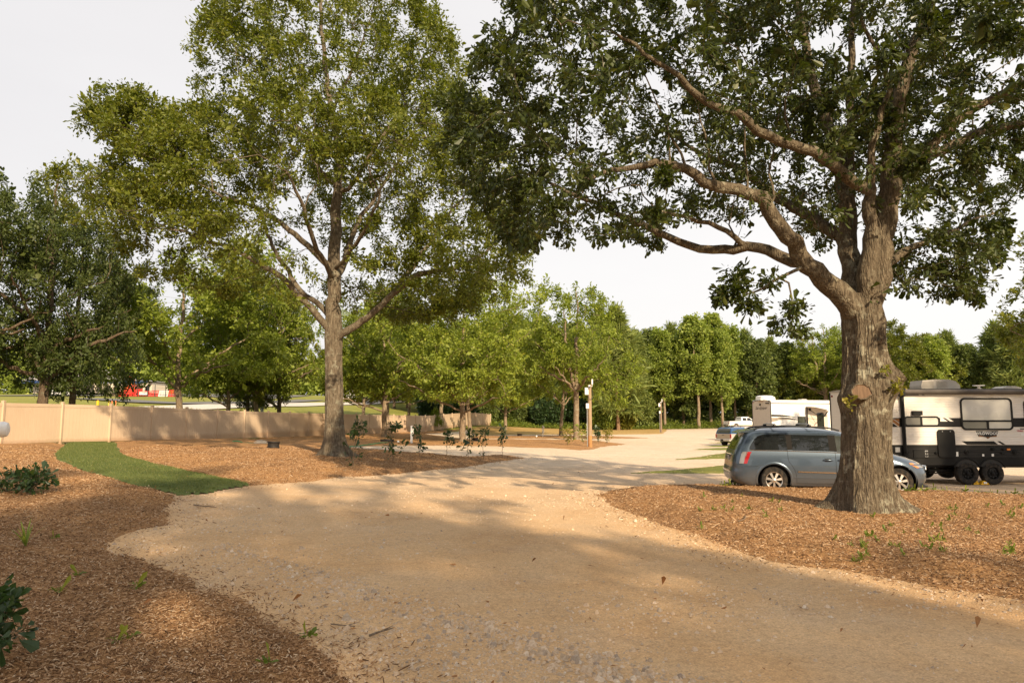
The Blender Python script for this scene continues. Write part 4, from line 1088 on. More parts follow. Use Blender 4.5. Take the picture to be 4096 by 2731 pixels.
# ---------------------------------------------------------------- prototypes for the rows behind
def proto_oak(name, H, fork, rad, tr, nleaf, bark, leafm, cut=.17, lsize=.2, spread=.16, npts=650, lean=0.0, seed=0, low=.34, dead=0, twostem=False):
    global RNG
    keepR = RNG; RNG = np.random.default_rng(100 + seed)
    s = Skel()
    t0 = s.limb([(0, 0, -.1, tr * 1.35), (.02, 0, .25, tr * 1.08), (lean * .3, .0, fork * .5, tr * .95), (lean, .05, fork, tr * .85)], -1, .35, .015)
    lead = s.limb([(lean * 1.3, .1, fork + (H - fork) * .3, tr * .6), (lean * 1.3 - .2, .1, fork + (H - fork) * .65, tr * .35), (lean * 1.2, 0, H * .97, tr * .08)], t0[-1], .4, .05)
    nl = 8
    for k in range(nl):
        a = math.tau * k / nl + RNG.uniform(-.35, .35); st = t0[-1 - int(RNG.integers(0, 3))] if k < 5 else lead[int(RNG.integers(1, 6))]
        b0 = s.p[st]; up = RNG.uniform(.25, .75); ln = rad * RNG.uniform(.7, 1.0)
        e = b0 + np.array([math.cos(a) * ln, math.sin(a) * ln, ln * up])
        m = b0 + (e - b0) * .45 + np.array([0, 0, RNG.uniform(-.05, .12) * ln])
        s.limb([(*m, tr * .33), (*e, tr * .08)], st, .4, .06)
    if twostem:
        s.limb([(lean + .5, 0, fork + 1.5, tr * .6), (lean + .9, .1, fork + 4, tr * .4), (lean + 1.1, .2, H * .85, tr * .1)], t0[-2], .4, .05)
    zc = H * (low + 1) / 2; rz = H * (1 - low) / 2
    bl = [(lean, 0, zc, rad * .8, rad * .8, rz * .85)]
    for k in range(12):
        a = RNG.uniform(0, math.tau); q = RNG.uniform(.35, .85) * rad
        bl.append((lean + math.cos(a) * q, math.sin(a) * q, zc + RNG.uniform(-.8, .8) * rz, rad * RNG.uniform(.35, .55), rad * RNG.uniform(.35, .55), rz * RNG.uniform(.28, .5)))
    pts = blob_points(int(npts * 2.0), bl, .3)
    gap = np.asarray(vnoise(pts[:, 0] * .6 + seed, pts[:, 2] * .7 + pts[:, 1] * .5)) > .12
    pts = pts[~gap & (pts[:, 2] > H * cut)][:npts]
    s.grow(pts, .6, .22, minr=max(2, len(t0) - 4), wob=.07); s.finish(.008, 2.4)
    if dead:
        s2 = s
    r = finish_tree(name, s, (0, 0, 0), bark, leafm, nleaf, lsize, .022, spread, 0, rmin=.009, kbig=9, up=.55, out=.5, droop=.1, wr=(.42, .6))
    RNG = keepR
    return r

def proto_tall(name, H, rad, tr, nleaf, bark, leafm, lsize=.32, seed=0, low=.3, npts=330, pine=False, spread=.3):
    global RNG
    keepR = RNG; RNG = np.random.default_rng(300 + seed)
    s = Skel(); j = RNG.normal(0, .25, (3, 2))
    t0 = s.limb([(0, 0, -.1, tr * 1.3), (*j[0] * .3, H * .3, tr * .85), (*j[1], H * .65, tr * .5), (*j[2], H * .98, tr * .06)], -1, .6, .02)
    pts = []
    for z in np.linspace(low, .99, 46 if not pine else 26):
        t = (z - low) / (1 - low)
        if pine: rr = rad * (math.sin(math.pi * min(1, t * .85 + .22)) ** .8) * RNG.uniform(.55, 1.05)
        else: rr = rad * (math.sin(math.pi * (t * .82 + .14)) ** .7) * RNG.uniform(.65, 1.1)
        for k in range(int(npts / (46 if not pine else 26))):
            a = RNG.uniform(0, math.tau); q = rr * math.sqrt(RNG.uniform(.12 if not pine else .3, 1))
            pts.append((j[1][0] + math.cos(a) * q, j[1][1] + math.sin(a) * q, z * H + q * (.12 if not pine else .18) + RNG.normal(0, .25)))
    pts = np.array(pts)
    g = np.asarray(vnoise(pts[:, 0] * .55 + seed * 3, pts[:, 2] * .55 + pts[:, 1] * .5)) > .2
    s.grow(pts[~g], .9, .12, minr=2, wob=.08); s.finish(.012, 2.3)
    if pine:
        r = finish_tree(name, s, (0, 0, 0), bark, leafm, nleaf, lsize, .03, spread, 0, rmin=.014, kbig=8, up=.25, out=.9, droop=-.2, wr=(.10, .2))
    else:
        r = finish_tree(name, s, (0, 0, 0), bark, leafm, nleaf, lsize, .034, spread, 0, rmin=.014, kbig=8, up=.5, out=.5, droop=.1, wr=(.5, .75))
    RNG = keepR
    return r

PROTO = {
    'oakA': proto_oak('oak_tree', 12.5, 3.0, 6.2, .24, 46000, M['bark_mid'], M['leaf_mid'], seed=1, low=.2, cut=.25, npts=850, lsize=.19),
    'oakB': proto_oak('oak_tree', 12.0, 3.4, 5.8, .22, 42000, M['bark_mid'], M['leaf_mid'], seed=2, lean=.4, low=.22, cut=.27, npts=800, lsize=.19),
    'oakC': proto_oak('oak_tree', 13.5, 4.4, 4.6, .26, 30000, M['bark_mid'], M['leaf_mid'], seed=3, low=.30, npts=600, twostem=True, lsize=.19),
    'oakD': proto_oak('oak_tree', 15.5, 3.4, 6.2, .34, 46000, M['bark_dark'], M['leaf_dark'], seed=4, low=.12, cut=.12, npts=900, lsize=.17),
    'oakE': proto_oak('oak_tree', 15.0, 3.2, 6.0, .34, 60000, M['bark_dark'], M['leaf_left'], seed=5, low=.2, npts=800),
    'oakF': proto_oak('oak_tree', 15.0, 4.5, 6.0, .34, 18000, M['bark_dark'], M['leaf_left'], seed=6, low=.3, npts=600),
    'popA': proto_tall('poplar_tree', 19, 3.3, .22, 20000, M['bark_mid'], M['leaf_pop'], seed=1, low=.34),
    'popB': proto_tall('poplar_tree', 17.5, 3.0, .20, 17000, M['bark_mid'], M['leaf_pop'], seed=2, low=.22),
    'popC': proto_tall('poplar_tree', 16, 3.4, .20, 18000, M['bark_dark'], M['leaf_deep'], seed=3, low=.18),
    'pineA': proto_tall('pine_tree', 18, 2.9, .22, 21000, M['bark_pine'], M['leaf_pine'], seed=4, low=.42, npts=230, pine=True, lsize=.55, spread=.3),
    'pineB': proto_tall('pine_tree', 15, 3.0, .18, 21000, M['bark_pine'], M['leaf_pine'], seed=5, low=.16, npts=230, pine=True, lsize=.55, spread=.3),
}
USED = {}
def plant(proto, loc, H, rz, label, group=None, w=1.0, cat='tree'):
    p = PROTO[proto]; hh = {'oakA': 12.5, 'oakB': 12, 'oakC': 13.5, 'oakD': 15.5, 'oakE': 15, 'oakF': 15, 'popA': 19, 'popB': 17.5, 'popC': 16, 'pineA': 18, 'pineB': 15}[proto]
    o = p if proto not in USED else copy_tree(p)
    USED[proto] = 1
    o.location = [float(v) for v in loc]; o.rotation_euler = (0, 0, rz); k = H / hh
    o.scale = (k * w, k * w, k)
    for key in ('label', 'category', 'group'):
        if key in o: del o[key]
    return tag(o, label, cat, group)

def stand(px, Y):
    x = (px - 2048) / FP * Y; return np.array([x, Y, float(top(x, Y))])

G1 = 'oaks along the vinyl fence'
ROW = [  # px, depth, proto, height, turn, label, width
    (1541, 55, 'oakA', 11.5, .4, 'straight pale-trunked oak in the mulch in front of the fence, left of the white post', 1.0),
    (1852, 47.8, 'oakA', 11.3, 2.2, 'bright low-branching oak standing in the mulch behind the row of saplings', 1.0),
    (1882, 68, 'oakB', 11.8, 3.9, 'slender oak just behind the bright low-branching one, close to the fence', .95),
    (1763, 84, 'oakB', 13, 1.2, 'dark-trunked oak in front of the fence beside the small pine sapling', 1.0),
    (2022, 92, 'oakA', 12.0, 5.0, 'thin oak on the dry lawn just past the end of the fence', .95),
    (2241, 70, 'oakB', 12, .3, 'leaning oak with a bare lower trunk, left of the two-stemmed one', .8),
    (2304, 61, 'oakC', 14.4, 3.3, 'tall two-stemmed oak with ragged top beside the near wooden pole', .95),
    (732, 47, 'oakB', 12.6, 4.2, 'round oak behind the fence just right of the red gates', 1.0),
    (919, 55, 'oakA', 11.5, 1.0, 'leafy oak behind the fence with twisted pale trunk and leaves low down', .85),
    (996, 60, 'oakD', 11.5, 2.0, 'dark narrow-trunked oak behind the fence left of the grey pole', .7),
    (1035, 57, 'oakB', 12.5, 2.8, 'thick-trunked oak behind the fence touching the grey pole', .9),
    (1122, 60, 'oakE', 12.2, .9, 'oak behind the fence with bushy shoots round its trunk', .75),
    (1457, 76, 'oakA', 12.5, 5.6, 'oak behind the fence in front of the white lorry', .85),
    (1556, 86, 'oakB', 13, 2.5, 'thin oak behind the fence hidden by the straight pale-trunked one', .8),
    (1638, 92, 'oakA', 12.8, 3.0, 'thin dark oak on the field behind the fence, by the dark bushes', .85),
]
for px, Y, pr, H, rz, lab, w_ in ROW:
    plant(pr, stand(px, Y) - np.array([0, 0, .05]), H, rz, lab, G1, w_)
plant('oakD', stand(178, 36.5), 15.6, .5, 'big dark oak at the far left behind the fence, thick forked trunk', 'dark oaks at the far left', .78)
plant('oakD', stand(296, 39.5), 14.0, 2.6, 'dark oak beside the thick-forked one behind the fence, nearer the store', 'dark oaks at the far left', .62)
plant('oakD', stand(-330, 33), 16, 4.4, 'dark oak behind the fence half out of the picture at the left edge', 'dark oaks at the far left', .95)
plant('oakE', np.array([37.5, 40, -.4]), 14.5, 1.4, 'oak reaching in at the right edge behind the dark trailer', None, 1.0)
plant('oakE', np.array([51, 58, -.2]), 15.5, 2.4, 'olive oak with dead twigs behind the dark trailer roof vents', None, 1.0)

# ---------------------------------------------------------------- the wood beyond the lot
FOREST = [  # px, top py, kind, label
    (1700, 1330, 'popC', 125, 'dark broadleaf tree rising behind the dark bushes at the end of the fence'),
    (1830, 1300, 'pineB', 120, 'bushy pine behind the dark-trunked oak at the fence end'),
    (1960, 1310, 'popC', 118, 'dark broadleaf tree behind the fence\'s end post'),
    (2090, 1300, 'popB', 118, 'light broadleaf tree behind the dry lawn, right of the thin oak'),
    (2190, 1320, 'pineB', 116, 'pine behind the leaning oak at the wood edge'),
    (2290, 1300, 'popC', 120, 'dark broadleaf tree behind the two-stemmed oak'),
    (2400, 1260, 'pineA', 112, 'tall dark pine just right of the near wooden pole'),
    (2470, 1245, 'pineB', 108, 'bushy pine with paired bare stems above the black silt fence'),
    (2540, 1340, 'pineB', 114, 'shorter olive pine left of the far wooden pole'),
    (2600, 1330, 'popC', 122, 'dark round-topped tree behind the far wooden pole'),
    (2655, 1325, 'popB', 114, 'light tree with slim white trunk just right of the far wooden pole'),
    (2690, 1312, 'pineA', 128, 'round-headed pine showing above the lighter trees, left of the tallest poplar'),
    (2730, 1345, 'popC', 116, 'leafy tree with a slim bare stem left of the tallest poplar'),
    (2790, 1275, 'popA', 113, 'tallest poplar at the wood edge, several pale stems'),
    (2838, 1270, 'popA', 116, 'tall poplar close against the right of the tallest one'),
    (2885, 1330, 'popB', 112, 'poplar with thick twin stems behind the white pickup\'s tail'),
    (2935, 1320, 'popB', 117, 'light pointed tree above the white pickup'),
    (2985, 1335, 'pineA', 122, 'pine above the white pickup\'s cab'),
    (3030, 1365, 'popC', 114, 'dark tree behind the beige rear wall of the white trailer'),
    (3085, 1365, 'pineA', 126, 'pine with flat crown behind the white trailer\'s rear corner'),
    (3140, 1380, 'popC', 118, 'dark leafy tree behind the white trailer\'s roof air unit'),
    (3200, 1370, 'oakE', 119, 'olive spreading tree behind the white trailer\'s roof'),
    (3300, 1290, 'oakC', 114, 'pale sparse-topped tree left of the massive oak\'s trunk'),
    (3380, 1310, 'oakC', 116, 'pale sparse tree directly behind the massive oak\'s trunk'),
    (3470, 1330, 'popC', 112, 'dark tree hidden mostly by the massive oak\'s trunk'),
    (3560, 1305, 'oakE', 106, 'olive round tree just right of the massive oak\'s trunk'),
    (3640, 1335, 'oakE', 108, 'olive tree behind the dark trailer\'s roof air unit'),
    (3700, 1370, 'pineA', 118, 'dark pine top left of the yellow-green tree'),
    (3745, 1352, 'popA', 104, 'yellow-green pointed tree behind the dark trailer'),
    (3800, 1340, 'pineA', 112, 'thin ragged pine right of the yellow-green tree'),
    (3860, 1390, 'popC', 110, 'low dark tree in the dip of the treetops'),
    (3990, 1305, 'pineA', 108, 'round dark pine near the right edge'),
    (4060, 1320, 'pineB', 104, 'dark pine at the right edge'),
    (4150, 1300, 'popC', 104, 'dark broadleaf tree just beyond the right edge'),
    (4280, 1280, 'popB', 108, 'light broadleaf tree beyond the right edge'),
]
for i, (px, ty, pr, Y, lab) in enumerate(FOREST):
    q = stand(px, Y); H = at(px, ty, Y)[2] - q[2]
    plant(pr, q - np.array([0, 0, .1]), H, (i * 2.399) % 6.28, lab, 'trees at the edge of the wood', 1.12)
# second ranks: the same wood, tops between the front ones
for i in range(44):
    px = 1560 + i * 64 + RNG.uniform(-20, 20); Y = RNG.uniform(128, 142)
    q = stand(px, Y); ty = interp_poly(px, [(1500, 1340), (2000, 1320), (2400, 1310), (2700, 1350), (3000, 1370), (3400, 1390), (4400, 1360)]) + RNG.uniform(0, 45)
    pr = ['popC', 'pineA', 'popC', 'pineB'][i % 4]
    H = at(px, ty, Y)[2] - q[2]
    nm = {'popC': 'dark broadleaf tree deep in the wood behind the front rank', 'pineA': 'tall bare-stemmed pine deep in the wood behind the front rank', 'pineB': 'bushy low-branched pine deep in the wood behind the front rank'}[pr]
    g = {'popC': 'broadleaf trees deep in the wood', 'pineA': 'bare-stemmed pines deep in the wood', 'pineB': 'bushy pines deep in the wood'}[pr]
    plant(pr, q, H, (i * 1.7) % 6.28, nm, g, 1.3)

def leaf_mass(name, n, fx, mat, size, wr=(.5, .8)):
    C = fx(n); V, F_, rn = leaves(C, nrm(RNG.normal(0, 1, C.shape) + (0, -.4, .5)), size, 0, wr=wr)
    o = mesh_np(name, V, [F_], mat, fattr=rn); o['kind'] = 'stuff'; return o
def far_wood(n):
    px = RNG.uniform(1500, 4700, n); Y = RNG.uniform(146, 165, n); x = (px - 2048) / FP * Y
    h = 13.5 + 2.5 * np.asarray(fbm(x * .12, Y * .1, 3)); z = zg(x, Y) + h * (RNG.random(n) ** .8) 
    return np.stack([x, Y, z], 1)
leaf_mass('far_wood', 60000, far_wood, M['leaf_deep'], .75)
def hill_wood(n):
    px = RNG.uniform(-300, 1500, n); Y = RNG.uniform(225, 250, n); x = (px - 2048) / FP * Y
    h = interp_poly(px, [(-300, 20), (300, 22), (420, 24), (600, 18), (900, 13), (1500, 12)]) * (1 + .22 * np.asarray(fbm(x * .1, Y * .05, 4)))
    return np.stack([x, Y, zg(x, Y) + h * RNG.random(n) ** .75], 1)
leaf_mass('hill_wood', 60000, hill_wood, M['leaf_pop'], 1.0)
def mid_wood(n):   # scrub line between the field and the wood
    px = RNG.uniform(1500, 2100, n); Y = RNG.uniform(150, 168, n); x = (px - 2048) / FP * Y
    return np.stack([x, Y, zg(x, Y) + (8 + 3 * np.asarray(fbm(x * .15, Y * .1, 3))) * RNG.random(n) ** .8], 1)
leaf_mass('scrub_line', 16000, mid_wood, M['leaf_pop'], .7)
def under(n):
    px = RNG.uniform(1950, 4200, n); Y = RNG.uniform(117, 136, n); x = (px - 2048) / FP * Y
    h = np.where(px < 2660, 3.6, 2.0) * np.clip(1 + 1.6 * np.asarray(fbm(x * .22, Y * .2, 3)), .1, 2.2)
    return np.stack([x, Y, zg(x, Y) + h * RNG.random(n)], 1)
leaf_mass('undergrowth', 34000, under, M['leaf_deep'], .38)
def weeds(n):
    px = RNG.uniform(1955, 2960, n); ty = interp_poly(px, [(1955, 1702), (2100, 1699), (2655, 1702), (2960, 1699)])
    t = RNG.random(n); Y = np.interp(px, [1955, 2100, 2300, 2655, 2960], [110, 111, 111, 112, 113]) + 5 * t
    x = (px - 2048) / FP * Y; h = .95 * np.clip(1 + 1.5 * np.asarray(fbm(x * .5, Y * .4, 3)), .15, 2.2) * (.4 + t)
    return np.stack([x, Y, zg(x, Y) + h * RNG.random(n)], 1)
leaf_mass('tall_weeds', 30000, weeds, M['leaf_weed'], .24, (.3, .5))
# ================================================================== vehicles
def make_wheel(parent, c, R_, W, rim_r, spokes=7, face=-1, rimmat=None, steel=False, tyremat=None):
    """face: -1 shows its outside towards local -Y"""
    e = empty('wheel'); e.parent = parent; KIDS.setdefault(parent.name, []).append(e); e.location = c
    f = face
    b = MB(); b.lathe([(rim_r * .98, f * -W * .5 + 0), (R_ * .9, -f * W * .5), (R_ * .985, -f * W * .38), (R_, -f * W * .2), (R_, f * W * .2), (R_ * .985, f * W * .38), (R_ * .93, f * W * .5), (rim_r * 1.06, f * W * .47), (rim_r, f * W * .40)], 40, axis='Y')
    b.build('tyre', tyremat or M['tyre'], e, smooth=True)
    b = MB(); y0 = f * W * .40
    b.lathe([(rim_r, y0), (rim_r * .94, y0 + f * .008), (rim_r * .90, y0 - f * .02), (rim_r * .86, y0 - f * .09), (.02, y0 - f * .10)], 40, axis='Y', mi=1 if not steel else 0)
    b.lathe([(rim_r * 1.0, y0 + f * .001), (rim_r * .97, y0 + f * .012), (rim_r * .9, y0 + f * .004), (rim_r * .885, y0 - f * .05)], 40, axis='Y')
    if not steel:
        for k in range(spokes):
            a = math.tau * k / spokes + .2
            ca, sa = math.cos(a), math.sin(a); n = (-sa, ca)
            def q(r, w, y): return (r * ca + n[0] * w, y, r * sa + n[1] * w)
            r0, r1 = rim_r * .16, rim_r * .91; w0, w1 = rim_r * .085, rim_r * .15
            ya, yb = y0 + f * .012, y0 - f * .03
            vs = [q(r0, -w0, ya), q(r0, w0, ya), q(r1, w1, y0 + f * .0), q(r1, -w1, y0), q(r0, -w0 * 1.2, yb), q(r0, w0 * 1.2, yb), q(r1, w1 * 1.15, yb), q(r1, -w1 * 1.15, yb)]
            b.add(vs, [[0, 1, 2, 3], [0, 4, 5, 1], [1, 5, 6, 2], [2, 6, 7, 3], [3, 7, 4, 0]])
        b.lathe([(rim_r * .24, y0 - f * .03), (rim_r * .23, y0 + f * .012), (rim_r * .17, y0 + f * .022), (.003, y0 + f * .024)], 20, axis='Y')
    else:
        b.lathe([(rim_r * .86, y0 - f * .05), (rim_r * .6, y0 - f * .02), (rim_r * .42, y0 - f * .035), (rim_r * .3, y0 - f * .03), (rim_r * .28, y0 + f * .02), (.003, y0 + f * .03)], 32, axis='Y')
        for k in range(8):
            a = math.tau * k / 8; b.lathe([(.022, .0), (.018, f * .012), (.001, f * .013)], 8, c=(math.cos(a) * rim_r * .66, y0 - f * .018, math.sin(a) * rim_r * .66), axis='Y', mi=1)
    for k in range(5):
        a = math.tau * k / 5; b.lathe([(.011, 0), (.011, f * .012), (.001, f * .014)], 6, c=(math.cos(a) * rim_r * .32, y0 + f * (.006 if not steel else -.03), math.sin(a) * rim_r * .32), axis='Y', mi=1)
    b.build('rim', [rimmat or M['alloy'], M['black']], e, smooth=True, ang=40)
    return e

class Shell:
    """car body as stacked plan outlines"""
    def __init__(s, levels, ns=96, nc=8, ne=10):
        # levels rows: z, xr, xf, w, rc_r, rc_f
        L = np.array(levels, float); s.z = L[:, 0]
        zz = []
        for a, b in zip(L[:-1, 0], L[1:, 0]):
            n = max(1, int(round((b - a) / .035))); zz += list(a + (b - a) * np.arange(n) / n)
        zz.append(L[-1, 0]); s.zz = np.array(zz); s.L = L
        Q = np.array([[np.interp(z, L[:, 0], L[:, k]) for k in range(1, 6)] for z in zz])
        # soften
        for _ in range(2):
            Q[1:-1] = .25 * Q[:-2] + .5 * Q[1:-1] + .25 * Q[2:]
        s.Q = Q; rows = []
        for z, (xr, xf, w, a, c) in zip(zz, Q):
            a = min(a, w * .95); c = min(c, w * .95)
            o = []
            for x in np.linspace(xr + a, xf - c, ns): o.append((x, -w))
            for t in np.linspace(0, 1, nc + 2)[1:-1]:
                an = t * math.pi / 2; o.append((xf - c + c * math.sin(an) ** .9, -w + c * (1 - math.cos(an) ** .9)))
            for y in np.linspace(-w + c, w - c, ne): o.append((xf, y))
            for t in np.linspace(0, 1, nc + 2)[1:-1]:
                an = t * math.pi / 2; o.append((xf - c + c * math.cos(an) ** .9, w - c * (1 - math.sin(an) ** .9)))
            for x in np.linspace(xf - c, xr + a, ns): o.append((x, w))
            for t in np.linspace(0, 1, nc + 2)[1:-1]:
                an = t * math.pi / 2; o.append((xr + a - a * math.sin(an) ** .9, w - a * (1 - math.cos(an) ** .9)))
            for y in np.linspace(w - a, -w + a, ne): o.append((xr, y))
            for t in np.linspace(0, 1, nc + 2)[1:-1]:
                an = t * math.pi / 2; o.append((xr + a - a * math.cos(an) ** .9, -w + a * (1 - math.sin(an) ** .9)))
            rows.append([(x, y, z) for x, y in o])
        s.V = np.array(rows); s.m = s.V.shape[1]
    def w(s, z): return float(np.interp(z, s.zz, s.Q[:, 2]))
    def xr(s, z): return float(np.interp(z, s.zz, s.Q[:, 0]))
    def xf(s, z): return float(np.interp(z, s.zz, s.Q[:, 1]))
    def side(s, x, z, off=.0, sgn=-1):
        # surface y at (x,z) on the flank, plan corners included
        i = np.clip(np.searchsorted(s.zz, z), 1, len(s.zz) - 1); t = (z - s.zz[i - 1]) / (s.zz[i] - s.zz[i - 1] + 1e-9)
        row = s.V[i - 1] * (1 - t) + s.V[i] * t
        h = row[row[:, 1] < 0]; k = np.argsort(h[:, 0]); y = np.interp(x, h[k, 0], h[k, 1])
        return (x, sgn * (-y + off), z)
    def cap(s):
        n = len(s.zz)
        return s.V.reshape(-1, 3)

def sheet_xz(sh, xs, lo, hi, off, sgn=-1, nz=7):
    """flank patch between lo(x) and hi(x)"""
    vs = []; fs = []
    for x in xs:
        a, b_ = lo(x), hi(x)
        for t in np.linspace(0, 1, nz): vs.append(sh.side(x, a + (b_ - a) * t, off, sgn))
    for i in range(len(xs) - 1):
        for j in range(nz - 1):
            k = i * nz + j; fs.append([k, k + nz, k + nz + 1, k + 1])
    return vs, fs

def pl(*pts):
    p = np.array(pts, float); return lambda x: float(np.interp(x, p[:, 0], p[:, 1]))

def minivan():
    loc = np.array([7.09, 19.3, 0]); loc[2] = zg(loc[0], loc[1]) - .0
    root = empty('minivan', loc, R(-9.0))
    tag(root, 'slate blue minivan with tinted windows and roof bars parked behind the massive oak', 'minivan')
    sh = Shell([(.20, -.86, 3.74, .90, .35, .55), (.27, -1.00, 3.85, .945, .38, .6), (.40, -1.07, 3.91, .975, .4, .65), (.56, -1.08, 3.92, .99, .42, .7), (.62, -1.05, 3.91, .992, .4, .72), (.70, -1.03, 3.89, .992, .36, .75), (.80, -1.02, 3.82, .988, .34, .78),
                (.90, -1.00, 3.60, .982, .33, .8), (.98, -.985, 3.40, .972, .32, .8), (1.06, -.96, 3.02, .955, .31, .6), (1.11, -.935, 2.86, .94, .30, .45), (1.25, -.86, 2.62, .89, .28, .4), (1.40, -.77, 2.36, .835, .27, .4), (1.52, -.69, 2.12, .785, .26, .42), (1.60, -.62, 1.92, .73, .26, .45), (1.66, -.52, 1.70, .65, .3, .5), (1.70, -.32, 1.38, .52, .35, .5), (1.725, .0, .95, .30, .28, .28), (1.732, .2, .7, .1, .09, .09)])
    V = sh.V.copy(); nz, m = V.shape[:2]
    Rw = .435
    for ax in (0.0, 3.078):
        d = np.hypot(V[..., 0] - ax, V[..., 2] - .345); k = (np.abs(d - Rw) < .028) & (V[..., 2] > .1)
        s_ = np.where(k, Rw / np.maximum(d, 1e-6), 1)
        V[..., 0] = ax + (V[..., 0] - ax) * s_; V[..., 2] = .345 + (V[..., 2] - .345) * s_
    Vf = V.reshape(-1, 3); i = np.arange(nz - 1)[:, None] * m; j = np.arange(m)[None]; j2 = (j + 1) % m
    Fq = np.stack([i + j, i + j2, i + m + j2, i + m + j], -1).reshape(-1, 4)
    cen = Vf[Fq].mean(1); keep = np.ones(len(Fq), bool)
    for ax in (0.0, 3.078): keep &= ~((np.hypot(cen[:, 0] - ax, cen[:, 2] - .345) < Rw - .002) & (np.abs(cen[:, 1]) > .55))
    Fq = Fq[keep]; cen = cen[keep]
    flank = np.abs(cen[:, 1]) > .6
    wx = np.hypot(cen[:, 0], cen[:, 2] - .345)
    sl = flank & (cen[:, 0] > .40) & (cen[:, 0] < 1.56) & (cen[:, 2] > .275) & (cen[:, 2] < 1.56) & (wx > .50)
    fd = flank & (cen[:, 0] >= 1.56) & (cen[:, 0] < 2.60) & (cen[:, 2] > .275) & (cen[:, 2] < 1.56)
    hood = (cen[:, 0] > 2.85) & (cen[:, 2] > .88) & (np.abs(cen[:, 1]) < .80)
    tg = (cen[:, 0] < -.6) & (np.abs(cen[:, 1]) < .72) & (cen[:, 2] > .66)
    names = [('body', ~(sl | fd | hood | tg)), ('sliding_door', sl & (cen[:, 1] < 0)), ('sliding_door', sl & (cen[:, 1] > 0)), ('front_door', fd & (cen[:, 1] < 0)), ('front_door', fd & (cen[:, 1] > 0)), ('bonnet', hood), ('tailgate', tg)]
    parts = {}
    for nm, k in names:
        v, f = compact(Vf, Fq[k])
        if nm == 'body':
            topc = Vf[(nz - 1) * m:].copy(); n0 = len(v); v = np.concatenate([v, topc])
            o = mesh_np(nm, v, [f, (np.arange(m) + n0)[None]], M['vanpaint'], root, smooth=True)
        else: o = mesh_np(nm, v, [f], M['vanpaint'], root, smooth=True)
        parts.setdefault(nm, o)
    # floor and wells
    b = MB(); b.box((1.5, 0, .235), (4.6, 1.72, .06), .02)
    for ax in (0.0, 3.078):
        for sg in (-1, 1):
            b.lathe([(Rw + .01, sg * .97 if False else sg * .955), (Rw + .012, sg * .62), (.05, sg * .60)], 36, c=(ax, 0, .345), axis='Y')
    b.tube([(-1.04, -.45, .26), (-.6, -.45, .25)], .03, 8)
    b.build('underbody', M['black'], root, smooth=True)
    for ax in (0.0, 3.078):
        for sg in (-1, 1):
            make_wheel(root, (ax, sg * .86, .345), .345, .225, .222, 7, sg)
            ts = np.linspace(-.28, math.pi + .28, 44); vs = []
            for t in ts:
                for r_, of in ((Rw - .022, -.035), (Rw - .014, .004), (Rw + .012, .012), (Rw + .030, .008), (Rw + .045, .0015)):
                    x, z = ax + math.cos(t) * r_, max(.205, .345 + math.sin(t) * r_); vs.append(sh.side(x, z, of, sg))
            MB().add(vs, [[i_ * 5 + j_, i_ * 5 + j_ + 1, i_ * 5 + j_ + 6, i_ * 5 + j_ + 5] for i_ in range(43) for j_ in range(4)]).build('arch_lip', M['vanpaint'], root, smooth=True, ang=60)
    for sg in (-1, 1):
        # dark pillars, then glass
        vs, fs = sheet_xz(sh, np.linspace(.36, .50, 4), pl((.36, 1.135), (.5, 1.135)), pl((.36, 1.545), (.5, 1.54)), .004, sg); MB().add(vs, fs).build('window_pillar', M['trim'], root, smooth=True)
        vs, fs = sheet_xz(sh, np.linspace(1.42, 1.63, 5), pl((1.42, 1.11), (1.63, 1.10)), pl((1.42, 1.535), (1.63, 1.525)), .004, sg); MB().add(vs, fs).build('window_pillar', M['trim'], root, smooth=True)
        xs = np.concatenate([np.linspace(-.60, -.5, 8), np.linspace(-.48, .36, 22)])
        vs, fs = sheet_xz(sh, xs, pl((-.60, 1.155), (-.56, 1.14), (.36, 1.13)), pl((-.60, 1.165), (-.58, 1.22), (-.53, 1.30), (-.44, 1.42), (-.34, 1.50), (-.22, 1.54), (0, 1.555), (.36, 1.552)), .006, sg, 10)
        MB().add(vs, fs).build('quarter_window', M['glass'], root, smooth=True)
        vs, fs = sheet_xz(sh, np.linspace(.50, 1.42, 20), pl((.5, 1.13), (1.42, 1.11)), pl((.5, 1.54), (1.42, 1.528)), .006, sg, 10); MB().add(vs, fs).build('side_window', M['glass'], root, smooth=True)
        vs, fs = sheet_xz(sh, np.linspace(1.60, 2.62, 24), pl((1.6, 1.095), (2.62, 1.06)), pl((1.6, 1.515), (1.95, 1.50), (2.62, 1.12)), .006, sg, 10); MB().add(vs, fs).build('side_window', M['glass_lit'], root, smooth=True)
        # bright belt moulding, door_moulding, seams
        b = MB(); b.tube([sh.side(x, z, .010, sg) for x, z in zip(np.linspace(-.6, 2.7, 40), np.interp(np.linspace(-.6, 2.7, 40), [-.6, .4, 2.7], [1.128, 1.115, 1.05]))], .009, 6); b.build('belt_moulding', M['chrome'], root, smooth=True)
        for xa, xb in ((.60, 1.545), (1.575, 2.55)):
            vs = []; fs = []
            xs = np.linspace(xa, xb, 14)
            for x in xs:
                zz_ = .575 - .02 * (x - .6)
                for dz, off in ((-.024, .004), (-.016, .018), (.016, .018), (.024, .004)): vs.append(sh.side(x, zz_ + dz, off, sg))
            for i_ in range(len(xs) - 1):
                for j_ in range(3): k = i_ * 4 + j_; fs.append([k, k + 4, k + 5, k + 1])
            MB().add(vs, fs).build('door_moulding', M['chrome'], root, smooth=True)
        b = MB()
